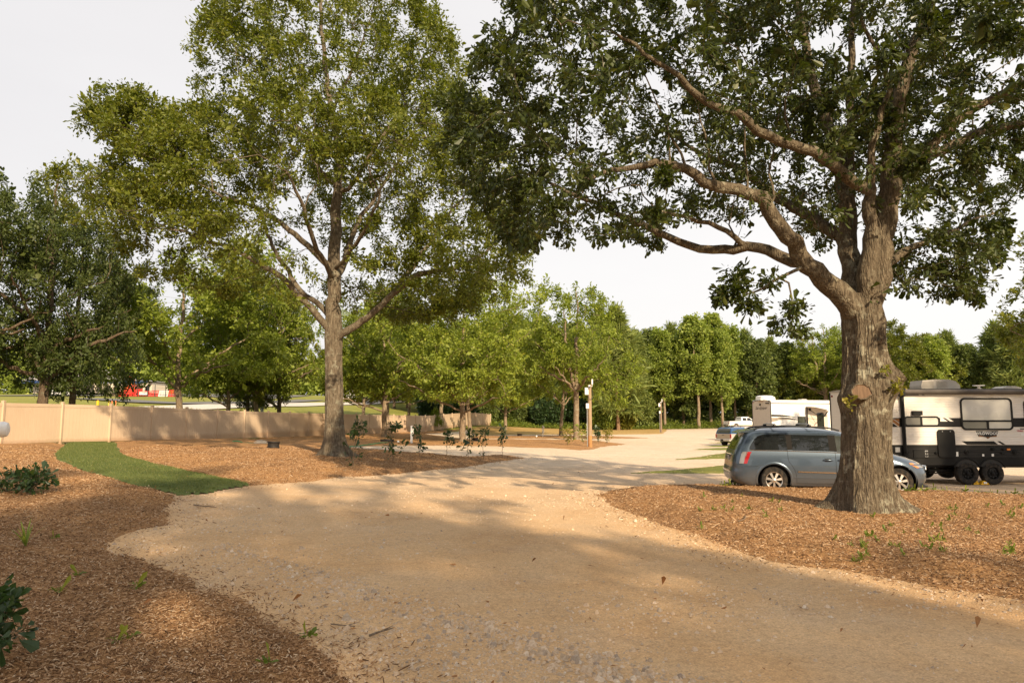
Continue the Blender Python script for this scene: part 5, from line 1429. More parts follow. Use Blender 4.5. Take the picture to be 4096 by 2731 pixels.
        for path in ([(.36, 1.56), (.37, .90), (.42, .80), (.52, .62), (.56, .45), (.57, .27)], [(1.555, 1.52), (1.555, .27)], [(2.62, 1.05), (2.60, .6), (2.52, .27)], [(.57, .272), (2.52, .272)], [(-.75, .70), (-.55, .70), (-.40, .71)], [(-.3, 1.575), (1.9, 1.545)]):
            P = spline(np.array([(x, 0, z) for x, z in path]), .05); b.tube([sh.side(p[0], p[2], .0015, sg) for p in P], .0045, 4)
        b.build('door_seams', M['black'], root)
        b = MB(); b.tube([sh.side(x, .42, .006, sg) for x in np.linspace(.5, 2.55, 20)], .011, 6); b.build('sill_crease', M['vanpaint'], root, smooth=True)
        for k, (hx, dn) in enumerate(((1.36, 'sliding_door'), (1.73, 'front_door'))):
            b = MB(); P = [sh.side(hx + t, .885, .012 + .03 * math.sin(math.pi * (t + .12) / .24), sg) for t in np.linspace(-.12, .12, 9)]
            b.tube(P, .018, 8); b.box(sh.side(hx, .885, .002, sg), (.16, .01, .075), .004, mi=1)
            par = [o for o in KIDS[root.name] if o.name.startswith(dn)][0 if sg < 0 else 1]
            b.build('handle', [M['vanpaint'], M['black']], par, smooth=True)
        b = MB(); b.box((2.45, sg * 1.06, 1.12), (.12, .2, .15), .04, seg=3); b.box((2.45, sg * .95, 1.08), (.06, .12, .04), .01); b.build('mirror', M['vanpaint'], root, smooth=True)
        # tail lamp wrapping round the corner
        lo_, hi_ = .775, 1.085; lamp = {'red': [], 'clear': []}
        for nm, test in (('red', lambda x: x > -.93), ('clear', lambda x: x <= -.93)):
            vs = []; fs = []
            rows = []
            for z in np.linspace(lo_, hi_, 10):
                i_ = np.searchsorted(sh.zz, z); row = sh.V[min(i_, len(sh.zz) - 1)]
                h = row[(row[:, 1] * sg > 0) & (row[:, 0] < -.4)]
                # follow the outline from the rear face to the flank
                h = h[np.argsort(h[:, 0] - np.abs(h[:, 1]) * 2)][::-1] if False else h
                h = h[(np.abs(h[:, 1]) > .55)]
                h = h[np.argsort(np.arctan2(np.abs(h[:, 1]) - .5, -(h[:, 0] + .5)))]
                c = np.concatenate([[0], np.cumsum(np.hypot(np.diff(h[:, 0]), np.diff(h[:, 1])))])
                f0, f1 = (.455, .545) if nm == 'red' else (.345, .455)
                sh_ = .035 * (z - lo_) / (hi_ - lo_)
                pts = [(np.interp(t, c, h[:, 0]), np.interp(t, c, h[:, 1])) for t in np.linspace(f0 - sh_ * 0, f1 + sh_, 10)]
                rows.append([(x - .010 + (.006 if x > -.8 else 0), y + sg * .010, z) for x, y in pts])
            for r_ in rows: vs += r_
            fs = [[a * 10 + c_, a * 10 + c_ + 1, a * 10 + c_ + 11, a * 10 + c_ + 10] for a in range(9) for c_ in range(9)]
            MB().add(vs, fs).build('tail_lamp', M['red' if nm == 'red' else 'clear'], root, smooth=True)
        # head lamp on the front corner
        rows = []
        for z in np.linspace(.70, .87, 8):
            i_ = min(np.searchsorted(sh.zz, z), len(sh.zz) - 1); row = sh.V[i_]; h = row[(row[:, 1] * sg > 0) & (row[:, 0] > 3.0) & (np.abs(row[:, 1]) > .45)]
            h = h[np.argsort(np.arctan2(np.abs(h[:, 1]) - .3, h[:, 0] - 3.2))]
            c = np.concatenate([[0], np.cumsum(np.hypot(np.diff(h[:, 0]), np.diff(h[:, 1])))]); tot = c[-1]
            t0, t1 = tot * .16, tot * (.50 + .26 * (z - .70) / .17)
            rows.append([(np.interp(t, c, h[:, 0]) + .008, np.interp(t, c, h[:, 1]) + sg * .008, z + .004) for t in np.linspace(t0, t1, 12)])
        vs = [p for r_ in rows for p in r_]; fs = [[a * 12 + c_, a * 12 + c_ + 1, a * 12 + c_ + 13, a * 12 + c_ + 12] for a in range(7) for c_ in range(11)]
        b = MB().add(vs, fs); b.m = [1 if (k_ % 11) >= 8 else 0 for k_ in range(len(fs))]
        b.build('head_lamp', [M['clear'], M['amber']], root, smooth=True)
        # roof rail
        P = spline(np.array([(-.42, 0, 1.655), (-.2, 0, 1.72), (.6, 0, 1.75), (1.4, 0, 1.725), (1.78, 0, 1.645)]), .08)
        b = MB(); b.tube([(p[0], sg * .60, p[2] + .0) for p in P], .022, 6); b.build('roof_rail', M['black'], root, smooth=True)
    for x in (.12, 1.02):
        b = MB(); b.tube([(x, -.72, 1.80), (x, -.4, 1.815), (x, .4, 1.815), (x, .72, 1.80)], .016, 8)
        for sg in (-1, 1): b.box((x, sg * .62, 1.765), (.09, .10, .075), .015, mi=1)
        b.build('roof_bar', [M['galv'], M['black']], root, smooth=True)
    # rear: window, spoiler, plate, bumper line, garnish
    vs = []; fs = []; n = 14
    zs = np.linspace(1.13, 1.53, 9)
    for z in zs:
        hw = sh.w(z) - .20
        for y in np.linspace(-hw, hw, n): vs.append((sh.xr(z) - .006 + .05 * (abs(y) / hw) ** 6, y, z))
    fs = [[a * n + c_, a * n + c_ + 1, (a + 1) * n + c_ + 1, (a + 1) * n + c_] for a in range(8) for c_ in range(n - 1)]
    MB().add(vs, fs).build('rear_window', M['glass'], root, smooth=True)
    b = MB(); b.prism([(-.40, 1.675), (-.62, 1.645), (-.80, 1.585), (-.81, 1.565), (-.66, 1.585), (-.45, 1.60)], -.66, .66); b.build('spoiler', M['vanpaint'], root, smooth=True)
    b = MB(); b.box((-1.005, 0, .87), (.02, .32, .16), .006); b.build('number_plate', M['acgrey'], root)
    b = MB(); b.box((-1.0, 0, 1.0), (.03, 1.0, .035), .01); b.build('tailgate_trim', M['chrome'], root, smooth=True)
    b = MB(); b.tube([(-1.05, y, .655) for y in np.linspace(-.6, .6, 9)], .006, 4); b.build('bumper_seam', M['black'], root)
    # windscreen and grille at the far end
    vs = []; zs = np.linspace(1.13, 1.56, 9)
    for z in zs:
        hw = sh.w(z) - .16
        for y in np.linspace(-hw, hw, n): vs.append((sh.xf(z) + .008 - .06 * (abs(y) / hw) ** 4, y, z))
    MB().add(vs, fs).build('windscreen', M['glass_lit'], root, smooth=True)
    b = MB(); b.box((3.915, 0, .68), (.03, 1.0, .12), .02); b.build('grille', M['chrome'], root, smooth=True)
    return root
VAN = minivan()

def pickup(name, loc, rz, label, paint, lower=None, cap=None, crew=True, rack=False, scale=1.0):
    root = empty(name, loc, rz); tag(root, label, 'pickup')
    # X forward from the tail; bed 0..2.0, cab 2.0..4.3, bonnet ..5.8
    L = 6.1 if crew else 5.7; cabx = 2.15; cabf = 4.2 if crew else 3.9
    def half(poly, ws):
        b = MB(); n = len(poly)
        for (x, z), (x2, z2) in (): pass
        return b
    b = MB(); prof = [(.02, .62), (.0, 1.02), (.02, 1.24), (cabx, 1.26), (cabf + .05, 1.25), (L - .75, 1.16), (L - .12, 1.06), (L, .86), (L, .55), (L - .25, .45), (.25, .5)]
    c = sum(p[0] for p in prof) / len(prof), .85
    inner = [(c[0] + (x - c[0]) * .985, c[1] + (z - c[1]) * .93) for x, z in prof]
    for y0, y1 in ((-.98, .98),):
        n = len(prof); vs = [(x, -.93, z) for x, z in inner] + [(x, -.99, z) for x, z in prof] + [(x, .99, z) for x, z in prof] + [(x, .93, z) for x, z in inner]
        vs = [(x, -.99, z) for x, z in inner] + [(x, -.95, z) for x, z in prof] + [(x, .95, z) for x, z in prof] + [(x, .99, z) for x, z in inner]
        fs = [list(range(n))[::-1], [3 * n + i for i in range(n)]]
        for k in range(3): fs += [[k * n + i, k * n + (i + 1) % n, (k + 1) * n + (i + 1) % n, (k + 1) * n + i] for i in range(n)]
        b.add(vs, fs)
    b.build('body', paint, root)
    b = MB(); zt = 1.93
    lev = [(1.24, cabx + .02, cabf + .35, .93), (1.5, cabx + .06, cabf + .0, .87), (1.82, cabx + .14, cabf - .45, .76), (zt, cabx + .3, cabf - .7, .64)]
    vs = []
    for z, a, f, w_ in lev: vs += [(a, -w_, z), (f, -w_, z), (f, w_, z), (a, w_, z)]
    fs = [[3, 2, 1, 0]] + [[k * 4 + i, k * 4 + (i + 1) % 4, k * 4 + 4 + (i + 1) % 4, k * 4 + 4 + i] for k in range(3) for i in range(4)] + [[12, 13, 14, 15]]
    b.add(vs, fs); b.build('cab', paint, root, smooth=True, ang=30)
    def cabside(x, z):
        w_ = np.interp(z, [l[0] for l in lev], [l[3] for l in lev]); return w_
    for sg in (-1, 1):
        segs = ((cabx + .28, cabx + .98), (cabx + 1.06, cabf - .12)) if crew else ((cabx + .3, cabf - .12),)
        for xa, xb in segs:
            front = xb > cabf - .3
            q = [(xa, 1.33), (xb + (.12 if front else 0), 1.33), (xb - (.38 if front else .02), 1.78), (xa + .03, 1.78)]
            MB().add([(x, sg * (cabside(x, z) + .012), z) for x, z in q], [[0, 1, 2, 3]]).build('side_window', M['glass'], root)
        b = MB(); b.box((cabf - .1, sg * 1.08, 1.38), (.1, .22, .26), .03); b.build('mirror', M['black'], root)
        b = MB(); b.box((.03, sg * .90, 1.02), (.10, .16, .36), .02); b.build('tail_lamp', M['red'], root)
        for ax in (1.2, L - 1.05):
            make_wheel(root, (ax, sg * .88, .40), .40, .26, .25, 6, sg)
            b = MB(); b.lathe([(.50, sg * .992), (.50, sg * 1.004), (.44, sg * 1.006), (.05, sg * 1.0)], 28, c=(ax, 0, .43), axis='Y'); b.build('wheel_well', M['black'], root) if False else None
            b = MB(); pts = [(ax + .50 * math.cos(t), sg * .985, .42 + .50 * math.sin(t)) for t in np.linspace(0, math.pi, 18)]
            b.tube(pts, .04, 6); 
            vs = [(ax, sg * .996, .42)] + [(ax + .47 * math.cos(t), sg * .996, .42 + .47 * math.sin(t)) for t in np.linspace(0, math.pi, 18)]
            b.add(vs, [[0, i, i + 1] for i in range(1, 18)], 1)
            b.build('wheel_arch', [lower or paint, M['black']], root, smooth=True)
    if lower:
        for sg in (-1, 1):
            b = MB(); b.box((L * .5, sg * .992, .58), (L - .5, .02, .20), .005); b.build('lower_panel', lower, root)
    b = MB(); b.add([(cabx + .052, -.66, 1.36), (cabx + .052, .66, 1.36), (cabx + .115, .60, 1.76), (cabx + .115, -.60, 1.76)], [[0, 1, 2, 3]]); b.build('rear_window', M['glass'], root)
    b = MB(); b.box((-.012, 0, 1.0), (.03, 1.6, .44), .012); b.box((-.03, 0, 1.12), (.02, .22, .05), .005, mi=1); b.build('tailgate', [M['tanpaint'] if cap else paint, M['black']], root)
    b = MB(); b.box((-.10, 0, .62), (.2, 1.9, .2), .03, mi=0); b.box((-.21, 0, .64), (.01, .34, .15), .003, mi=1); b.box((-.2, 0, .46), (.3, .1, .1), .02, mi=1); b.build('bumper', [M['alloy'] if not cap else paint, M['black']], root)
    b = MB(); b.box((L / 2, 0, .47), (L - .8, 1.5, .16), .03); b.build('underbody', M['black'], root)
    if cap:
        b = MB(); lev2 = [(1.25, .02, cabx + .02, .95), (1.60, .16, cabx + .05, .88), (1.82, .34, cabx + .1, .76), (1.87, .5, cabx + .1, .6)]; vs = []
        for z, a, f, w_ in lev2: vs += [(a, -w_, z), (f, -w_, z), (f, w_, z), (a, w_, z)]
        b.add(vs, fs := [[3, 2, 1, 0]] + [[k * 4 + i, k * 4 + (i + 1) % 4, k * 4 + 4 + (i + 1) % 4, k * 4 + 4 + i] for k in range(3) for i in range(4)] + [[12, 13, 14, 15]])
        b.build('bed_cap', cap, root, smooth=True, ang=30)
        for sg in (-1, 1):
            MB().add([(x, sg * (np.interp(z, [1.25, 1.6, 1.82], [.95, .88, .76]) + .012), z) for x, z in ((.40, 1.40), (1.95, 1.40), (1.95, 1.70), (.48, 1.70))], [[0, 1, 2, 3]]).build('cap_window', M['glass_lit'], root)
        MB().add([(.015, -.82, 1.32), (.015, .82, 1.32), (.14, .78, 1.60), (.14, -.78, 1.60), (.27, .68, 1.76), (.27, -.68, 1.76)], [[0, 1, 2, 3], [3, 2, 4, 5]]).build('cap_rear_window', M['glass_lit'], root)
        if rack:
            for x in (.6, 1.9):
                b = MB(); b.tube([(x, -.85, 1.99), (x, .85, 1.99)], .02, 6)
                for y in (-.6, .6): b.tube([(x, y, 1.86), (x, y, 1.99)], .02, 6)
                b.build('roof_rack', M['black'], root)
    root.scale = (scale, scale, scale)
    return root
q = stand(2899, 60); pickup('pickup', (q[0] - .3, q[1], zg(q[0], q[1])), R(32), 'silver pickup with blue-topped canopy and roof rack, parked beyond the minivan\'s tail', M['silver'], None, M['bluecap'], True, True, .88)
q = stand(2898, 109); pickup('pickup', (q[0], q[1], q[2]), R(14), 'white crew-cab pickup with dark wheels parked by the far trees', M['white'], M['tanpaint'], None, True)
# ================================================================== travel trailers
def rounded(x0, x1, z0, z1, r, n=6):
    o = []
    for cx, cz, a0 in ((x1 - r, z1 - r, 0), (x0 + r, z1 - r, 90), (x0 + r, z0 + r, 180), (x1 - r, z0 + r, 270)):
        for k in range(n + 1): a = R(a0 + 90 * k / n); o.append((cx + r * math.cos(a), cz + r * math.sin(a)))
    return o

def framed(parent, name, x0, x1, z0, z1, panes, r=.12, fr=.05, y=0.0, framemat=None):
    """window: proud frame ring with panes set in"""
    out_ = rounded(x0, x1, z0, z1, r); inn = rounded(x0 + fr, x1 - fr, z0 + fr, z1 - fr, max(.02, r - fr)); n = len(out_)
    b = MB(); vs = [(a, y - .002, c) for a, c in out_] + [(a, y - .035, c) for a, c in out_] + [(a, y - .035, c) for a, c in inn] + [(a, y - .012, c) for a, c in inn]
    fs = [[k * n + i, k * n + (i + 1) % n, (k + 1) * n + (i + 1) % n, (k + 1) * n + i] for k in range(3) for i in range(n)]
    b.add(vs, fs)
    for (a0, a1, c0, c1, _m, bar) in panes:
        if bar: b.box(((a0 + a1) / 2, y - .022, (c0 + c1) / 2), (a1 - a0, .022, c1 - c0), .003)
    b.build(name, framemat or M['rvblack'], parent)
    fr_o = KIDS[parent.name][-1]
    for (a0, a1, c0, c1, mt, bar) in panes:
        if bar: continue
        p = MB(); p.add([(a, y - .014, c) for a, c in rounded(a0, a1, c0, c1, .03, 3)], [list(range(16))]); p.build('pane', mt, fr_o)
    return fr_o

def dark_trailer():
    Y = 23.0
    o0 = at(3479, 1933, Y); org = np.array([o0[0], Y, zg(14, 23)])
    root = empty('travel_trailer', org); tag(root, 'long white and black ribbed travel trailer with big window, behind the massive oak', 'trailer')
    def rv(zx, zy):
        p = at(3500 + zx / 3.136, 1480 + zy / 3.136, Y); return p[0] - org[0], p[2] - org[2]
    LX = 9.0; zb = 1.30; zs = .885; z0 = .64; zt = 3.12
    zband = (1.905, 2.20)
    def siding(za, zc, per, dep, name, mats, pick):
        n = int(round((zc - za) / per)); P = []
        for k in range(n):
            z = za + (zc - za) * k / n; h = (zc - za) / n
            P += [(0, z), (-dep, z + h * .18), (-dep * .8, z + h * .5), (-dep, z + h * .82)]
        P.append((0, zc)); vs = []; fs = []; mi = []
        for (y, z) in P: vs += [(0, y, z), (LX, y, z)]
        for k in range(len(P) - 1):
            fs.append([2 * k, 2 * k + 1, 2 * k + 3, 2 * k + 2]); mi.append(pick((P[k][1] + P[k + 1][1]) / 2))
        b = MB().add(vs, fs); b.m = mi; return b.build(name, mats, root)
    b = MB(); b.box((LX / 2, 1.25, (zt + z0) / 2), (LX - .004, 2.48, zt - z0 - .01), .03); b.build('body', M['rvwhite'], root)
    siding(zb, zt, .083, .011, 'siding', [M['rvwhite'], M['rvgrey']], lambda z: 1 if zband[0] < z < zband[1] else 0)
    siding(zs, zb, .083, .011, 'lower_siding', [M['rvgrey']], lambda z: 0)
    b = MB(); b.box((LX / 2, .02, (z0 + zs) / 2 - .0), (LX - .01, .06, zs - z0 + .02), .01)
    b.build('skirt', M['rvdark'], root)
    # back end: corner trim, lamp
    b = MB(); b.box((-.012, -.004, (zt + z0) / 2), (.05, .05, zt - z0), .008); b.box((-.012, 2.49, (zt + z0) / 2), (.05, .05, zt - z0), .008); b.build('corner_trim', M['rvblack'], root)
    b = MB(); b.box((.10, -.025, 2.93), (.11, .03, .055), .01); b.build('marker_lamp', M['red'], root)
    # ribbed back wall
    n = 22; P = []
    for k in range(n):
        z = zb + (zt - zb) * k / n; h = (zt - zb) / n; P += [(-.002, z), (-.013, z + h * .18), (-.010, z + h * .5), (-.013, z + h * .82)]
    P.append((-.002, zt)); vs = []
    for (x, z) in P: vs += [(x, .02, z), (x, 2.47, z)]
    MB().add(vs, [[2 * k, 2 * k + 2, 2 * k + 3, 2 * k + 1] for k in range(len(P) - 1)]).build('back_siding', M['rvwhite'], root)
    b = MB(); b.box((-.02, 2.33, 2.98), (.03, .11, .055), .01); b.build('marker_lamp', M['red'], root)
    # roof
    b = MB(); b.prism([(-.02, zt - .01), (-.02, zt + .035), (.6, zt + .07), (1.9, zt + .07), (2.52, zt + .035), (2.52, zt - .01)], -.03, LX, plane='YZ'); b.build('roof', M['acgrey'], root)
    # awning: roller, arms
    b = MB(); xa = rv(318, 280)[0]; b.tube([(xa + .05, -.11, 3.06), (LX, -.11, 3.06)], .085, 16); b.build('awning_roll', plain('awning_fabric', (.085, .07, .06), .7), root, smooth=True)
    b = MB(); b.box((LX / 2 + xa / 2, -.03, 3.155), (LX - xa, .05, .03), .008); b.build('awning_rail', M['rvblack'], root)
    for x in (xa, LX - .3):
        b = MB(); b.box((x, -.07, 2.05), (.10, .10, 2.06), .015); b.box((x - .01, -.1, 3.03), (.19, .2, .24), .03); b.box((x, -.13, 1.9), (.05, .04, 1.7), .008); b.box((x + .005, -.05, .98), (.14, .1, .07), .015)
        b.build('awning_arm', M['rvblack'], root)
    # windows
    x0, z1 = rv(358, 577); x1, z2 = rv(812, 705)
    A = lambda zx: rv(zx, 640)[0]
    f = framed(root, 'window', x0, x1, z2, z1, [(A(372), A(568), z2 + .05, z1 - .05, M['shade2'], 0), (A(568), A(590), z2 + .03, z1 - .03, None, 1), (A(590), A(795), z2 + .05, z1 - .05, M['shade'], 0)], .12, .045)
    b = MB()
    for z in np.linspace(z2 + .07, z1 - .07, 9): b.box(((A(595) + A(780)) / 2, -.016, z), (A(780) - A(595), .003, .006))
    b.build('blind', M['rvwhite'], f)
    x0, z1 = rv(1055, 347); x1, z2 = rv(1738, 752)
    zm = rv(1400, 637)[1]; A = lambda zx: rv(zx, 560)[0]
    framed(root, 'window', x0, x1, z2, z1, [(x0 + .055, x1 - .055, zm + .03, z1 - .055, M['shade'], 0), (x0 + .03, x1 - .03, zm - .025, zm + .025, None, 1),
        (x0 + .055, A(1390), z2 + .055, zm - .03, M['shade2'], 0), (A(1390), A(1415), z2 + .03, zm - .02, None, 1), (A(1420), x1 - .055, z2 + .055, zm - .03, M['shade'], 0)], .16, .055)
    x0, z1 = rv(1850, 365); x1, z2 = rv(2330, 752)
    framed(root, 'window', x0, x1, z2, z1, [(x0 + .055, x1 - .055, z2 + .055, z1 - .055, M['shade2'], 0)], .16, .055)
    def slab(name, zx0, zx1, zy0, zy1, mt, th=.03, r=.0, parent=root, y=0.0):
        a, c1 = rv(zx0, (zy0 + zy1) / 2)[0], rv(zx0, zy0)[1]; a1, c0 = rv(zx1, (zy0 + zy1) / 2)[0], rv(zx0, zy1)[1]
        b = MB()
        if r: b.prism(rounded(a, a1, c0, c1, r), y - th, y - .001)
        else: b.box(((a + a1) / 2, y - th / 2 - .001, (c0 + c1) / 2), (a1 - a, th, c1 - c0), .006)
        return b.build(name, mt, parent)
    d = slab('storage_door', 782, 1000, 745, 1092, M['rvblack'], .045, .10)
    for zx in (832, 932):
        x, z = rv(zx, 768); MB().box((x, -.055, z), (.03, .02, .03), .004).build('latch', M['galv'], d)
    h = slab('access_hatch', 478, 662, 998, 1098, M['rvblack'], .03)
    pnl = slab('outlet_plate', 620, 658, 1006, 1088, M['galv'], .012, 0, h, -.03)
    for zy in (1030, 1066):
        x, z = rv(639, zy); MB().lathe([(.045, -.044), (.042, -.052), (.002, -.053)], 16, c=(x, 0, z), axis='Y').build('outlet', M['black'], h)
    h = slab('access_hatch', 190, 325, 955, 1092, M['rvblack'], .03); slab('label_plate', 248, 308, 966, 1028, M['galv'], .006, 0, h, -.03)
    b = MB()
    for k in range(6):
        x, z = rv(225, 985 + k * 9); b.box((x, -.034, z), (.12, .006, .01), .002)
    b.build('louvre', M['rvdark'], h)
    slab('porch_speaker', 456, 578, 510, 566, M['rvblack'], .10)
    for zx, zy, r in ((762, 1035, 18), (1147, 1027, 28), (1473, 988, 22), (1600, 992, 14), (1752, 1027, 28)):
        x, z = rv(zx, zy); rr = r * .00269; b = MB(); b.lathe([(rr, -.008), (rr, -.035), (rr * .8, -.042), (rr * .55, -.03), (rr * .5, -.045), (.003, -.046)], 20, c=(x, 0, z), axis='Y'); b.build('port_cap', M['rvblack'], root, smooth=True)
    slab('marker_lamp', 1650, 1692, 982, 1004, M['amber'], .03, .015); slab('control_box', 1576, 1624, 1026, 1050, M['rvblack'], .04)
    for a in ((1012, 1043, 1024, 1080), (1342, 1368, 1052, 1080), (1460, 1490, 1048, 1080)): slab('notice_sticker', *a, M['lettering'], .004, 0, root, -.011)
    # painted graphics
    def decal(name, pts, mt, y=-.0135):
        P = [rv(*p) for p in pts]; return MB().add([(x, y, z) for x, z in P], [list(range(len(P)))]).build(name, mt, root)
    decal('decal', [(362, 297), (528, 297), (550, 312), (362, 312)], M['rvgrey']); decal('decal', [(566, 297), (600, 297), (625, 312), (590, 312)], M['rvgrey'])
    decal('decal', [(816, 598), (840, 598), (912, 643), (816, 643)], M['rvwhite'], -.0145); decal('decal', [(874, 598), (916, 598), (985, 643), (942, 643)], M['rvwhite'], -.0145)
    decal('decal', [(160, 612), (222, 612), (302, 668), (302, 706), (275, 696)], M['bronze'], -.0145); decal('decal', [(238, 612), (302, 612), (302, 652)], M['bronze'], -.0145)
    decal('decal', [(224, 612), (232, 612), (302, 660), (302, 667)], M['rvwhite'], -.015); decal('decal', [(158, 618), (168, 618), (300, 708), (285, 708)], M['rvwhite'], -.015)
    decal('decal', [(1085, 890), (1490, 890), (1542, 932), (1150, 932)], M['rvblack']); decal('decal', [(1532, 890), (1566, 890), (1634, 932), (1594, 932)], M['rvblack'])
    # name badge
    P = [rv(*p) for p in ((1258, 762), (1543, 762), (1520, 834), (1446, 836), (1412, 861), (1380, 836), (1295, 831))]
    badge = MB().add([(x, -.016, z) for x, z in P], [list(range(7))]).build('name_badge', M['rvgrey'], root)
    P = [rv(*p) for p in ((1300, 815), (1412, 842), (1520, 818), (1516, 830), (1440, 834), (1412, 858), (1384, 834), (1302, 828))]
    MB().add([(x, -.0175, z) for x, z in P], [list(range(8))]).build('badge_chevron', M['bronze'], badge)
    x, z = rv(1402, 794); text_obj('lettering', 'WILDWOOD', .125, M['lettering'], badge, (x, -.019, z), (R(90), 0, 0), .001, sx=1.06, bold=.002)
    x, z = rv(1400, 773); text_obj('lettering', 'FOREST RIVER', .04, M['lettering'], badge, (x, -.019, z), (R(90), 0, 0), .001)
    x, z = rv(1818, 757); text_obj('lettering', 'GENERAL', .05, plain('red_lettering', (.4, .03, .05), .5), root, (x, -.015, z), (R(90), 0, 0), .001, sx=1.1)
    slab('sticker', 1816, 1900, 729, 740, M['rvblack'], .004, 0, root, -.011); slab('sticker', 1784, 1850, 764, 770, plain('red_lettering', (.4, .03, .05), .5), .004, 0, root, -.011)
    slab('sticker', 1830, 1900, 794, 822, M['lettering'], .004, 0, root, -.011)
    # roof gear
    x0, z1 = rv(500, 113); x1, zz = rv(992, 238); zr = zt + .07; yc = 1.25
    x0 -= .0; sc_ = (Y + yc) / Y
    xa_, xb_ = x0 * sc_ + org[0] * (sc_ - 1), x1 * sc_ + org[0] * (sc_ - 1)
    b = MB(); Lx = xb_ - xa_; H = .34
    prof = [(xa_ + .02, zr), (xa_, zr + .12), (xa_ + .05, zr + H * .9), (xa_ + .5, zr + H), (xb_ - .38, zr + H), (xb_ - .16, zr + H * .82), (xb_ - .02, zr + H * .4), (xb_, zr + .06), (xb_ - .03, zr)]
    b.prism(prof, yc - .36, yc + .36); ac = b.build('air_unit', M['acgrey'], root)
    b = MB()
    for k in range(9):
        z = zr + .06 + k * .026
        b.box((xa_ + .24, yc - .366, z), (.40, .012, .011), .002, mi=1); b.box((xa_ + .73, yc - .366, z), (.38, .012, .011), .002, mi=1)
    b.build('air_grille', [M['acgrey'], M['rvdark']], ac)
    x, _ = rv(1303, 220); x = x * sc_ + org[0] * (sc_ - 1); b = MB(); b.lathe([(.13, zr), (.10, zr + .03), (.04, zr + .05), (.04, zr + .11), (.19, zr + .135), (.18, zr + .15), (.002, zr + .155)], 24, c=(x, yc, 0)); b.build('roof_vent', M['rvwhite'], root, smooth=True)
    x, _ = rv(1650, 222); x = x * sc_ + org[0] * (sc_ - 1); b = MB(); b.prism([(x - .36, zr), (x - .33, zr + .05), (x - .16, zr + .11), (x + .1, zr + .11), (x + .3, zr + .06), (x + .34, zr)], yc - .3, yc + .3); b.build('vent_cover', M['acgrey'], root)
    # running gear
    for zx in (1160, 1475):
        x, _ = rv(zx, 1290)
        for y, fc in ((.06, -1), (2.40, 1)): make_wheel(root, (x, y, .365), .365, .24, .20, 5, fc, M['rvdark'], steel=True)
        b = MB(); b.tube([(x + .45 * math.cos(t), -.012, .40 + .45 * math.sin(t)) for t in np.linspace(.35, math.pi - .35, 16)], .03, 6); b.add([(x, -.0125, .44)] + [(x + .44 * math.cos(t), -.0125, .40 + .44 * math.sin(t)) for t in np.linspace(.5, math.pi - .5, 14)], [[0, i, i + 1] for i in range(1, 14)], 1); b.build('wheel_arch', [M['rvdark'], M['black']], root, smooth=True)
        MB().tube([(x, .2, .36), (x, 2.3, .36)], .05, 8).build('axle', M['black'], root)
    b = MB()
    for y in (.55, 1.95): b.box((LX / 2, y, .60), (LX - .3, .08, .16), .01)
    xl, _ = rv(780, 1200); xr_, _ = rv(1310, 1250)
    b.box(((xl + xr_) / 2, .5, .42), (xr_ - xl, .06, .07), .01); b.box(((xl + xr_) / 2, .5, .34), (xr_ - xl, .05, .04), .01)
    b.build('chassis', M['black'], root)
    b = MB()
    x, _ = rv(720, 1240); b.tube([(x - .3, 1.3, .42), (x + .3, 1.3, .42)], .33, 18); b.build('holding_tank', M['black'], root, smooth=True)
    for zx in (700, 250):
        x, _ = rv(zx, 1240)
        for y in (.6, 1.9):
            b = MB(); b.tube([(x + .35, y, .58), (x, y, .03)], .025, 6); b.tube([(x - .35, y, .58), (x, y, .03)], .025, 6); b.box((x, y, .02), (.2, .2, .04), .005); b.build('stabiliser', M['black'], root)
    # chocks on the ground
    for zx0, zx1, lab in ((1235, 1302, 'yellow plastic chock wedged behind the dark trailer\'s front wheel of the pair'), (1325, 1428, 'yellow chock with white label wedged between the dark trailer\'s tyres')):
        x0, _ = rv(zx0, 1400); x1, _ = rv(zx1, 1400); w = x1 - x0
        c = empty('wheel_chock', org + np.array([(x0 + x1) / 2, .05, 0])); tag(c, lab, 'chock')
        b = MB(); b.prism([(-w / 2, 0), (w / 2, 0), (w / 2, .02), (w * .22, .125), (-w * .22, .125), (-w / 2, .02)], -.07, .07)
        b.box((0, -.075, .06), (w * .3, .012, .04), .003); b.build('block', M['yellow'], c)
        if zx0 > 1300: MB().box((0, -.084, .062), (w * .4, .006, .06), .001).build('label_plate', M['lettering'], c)
    return root
RV = dark_trailer()

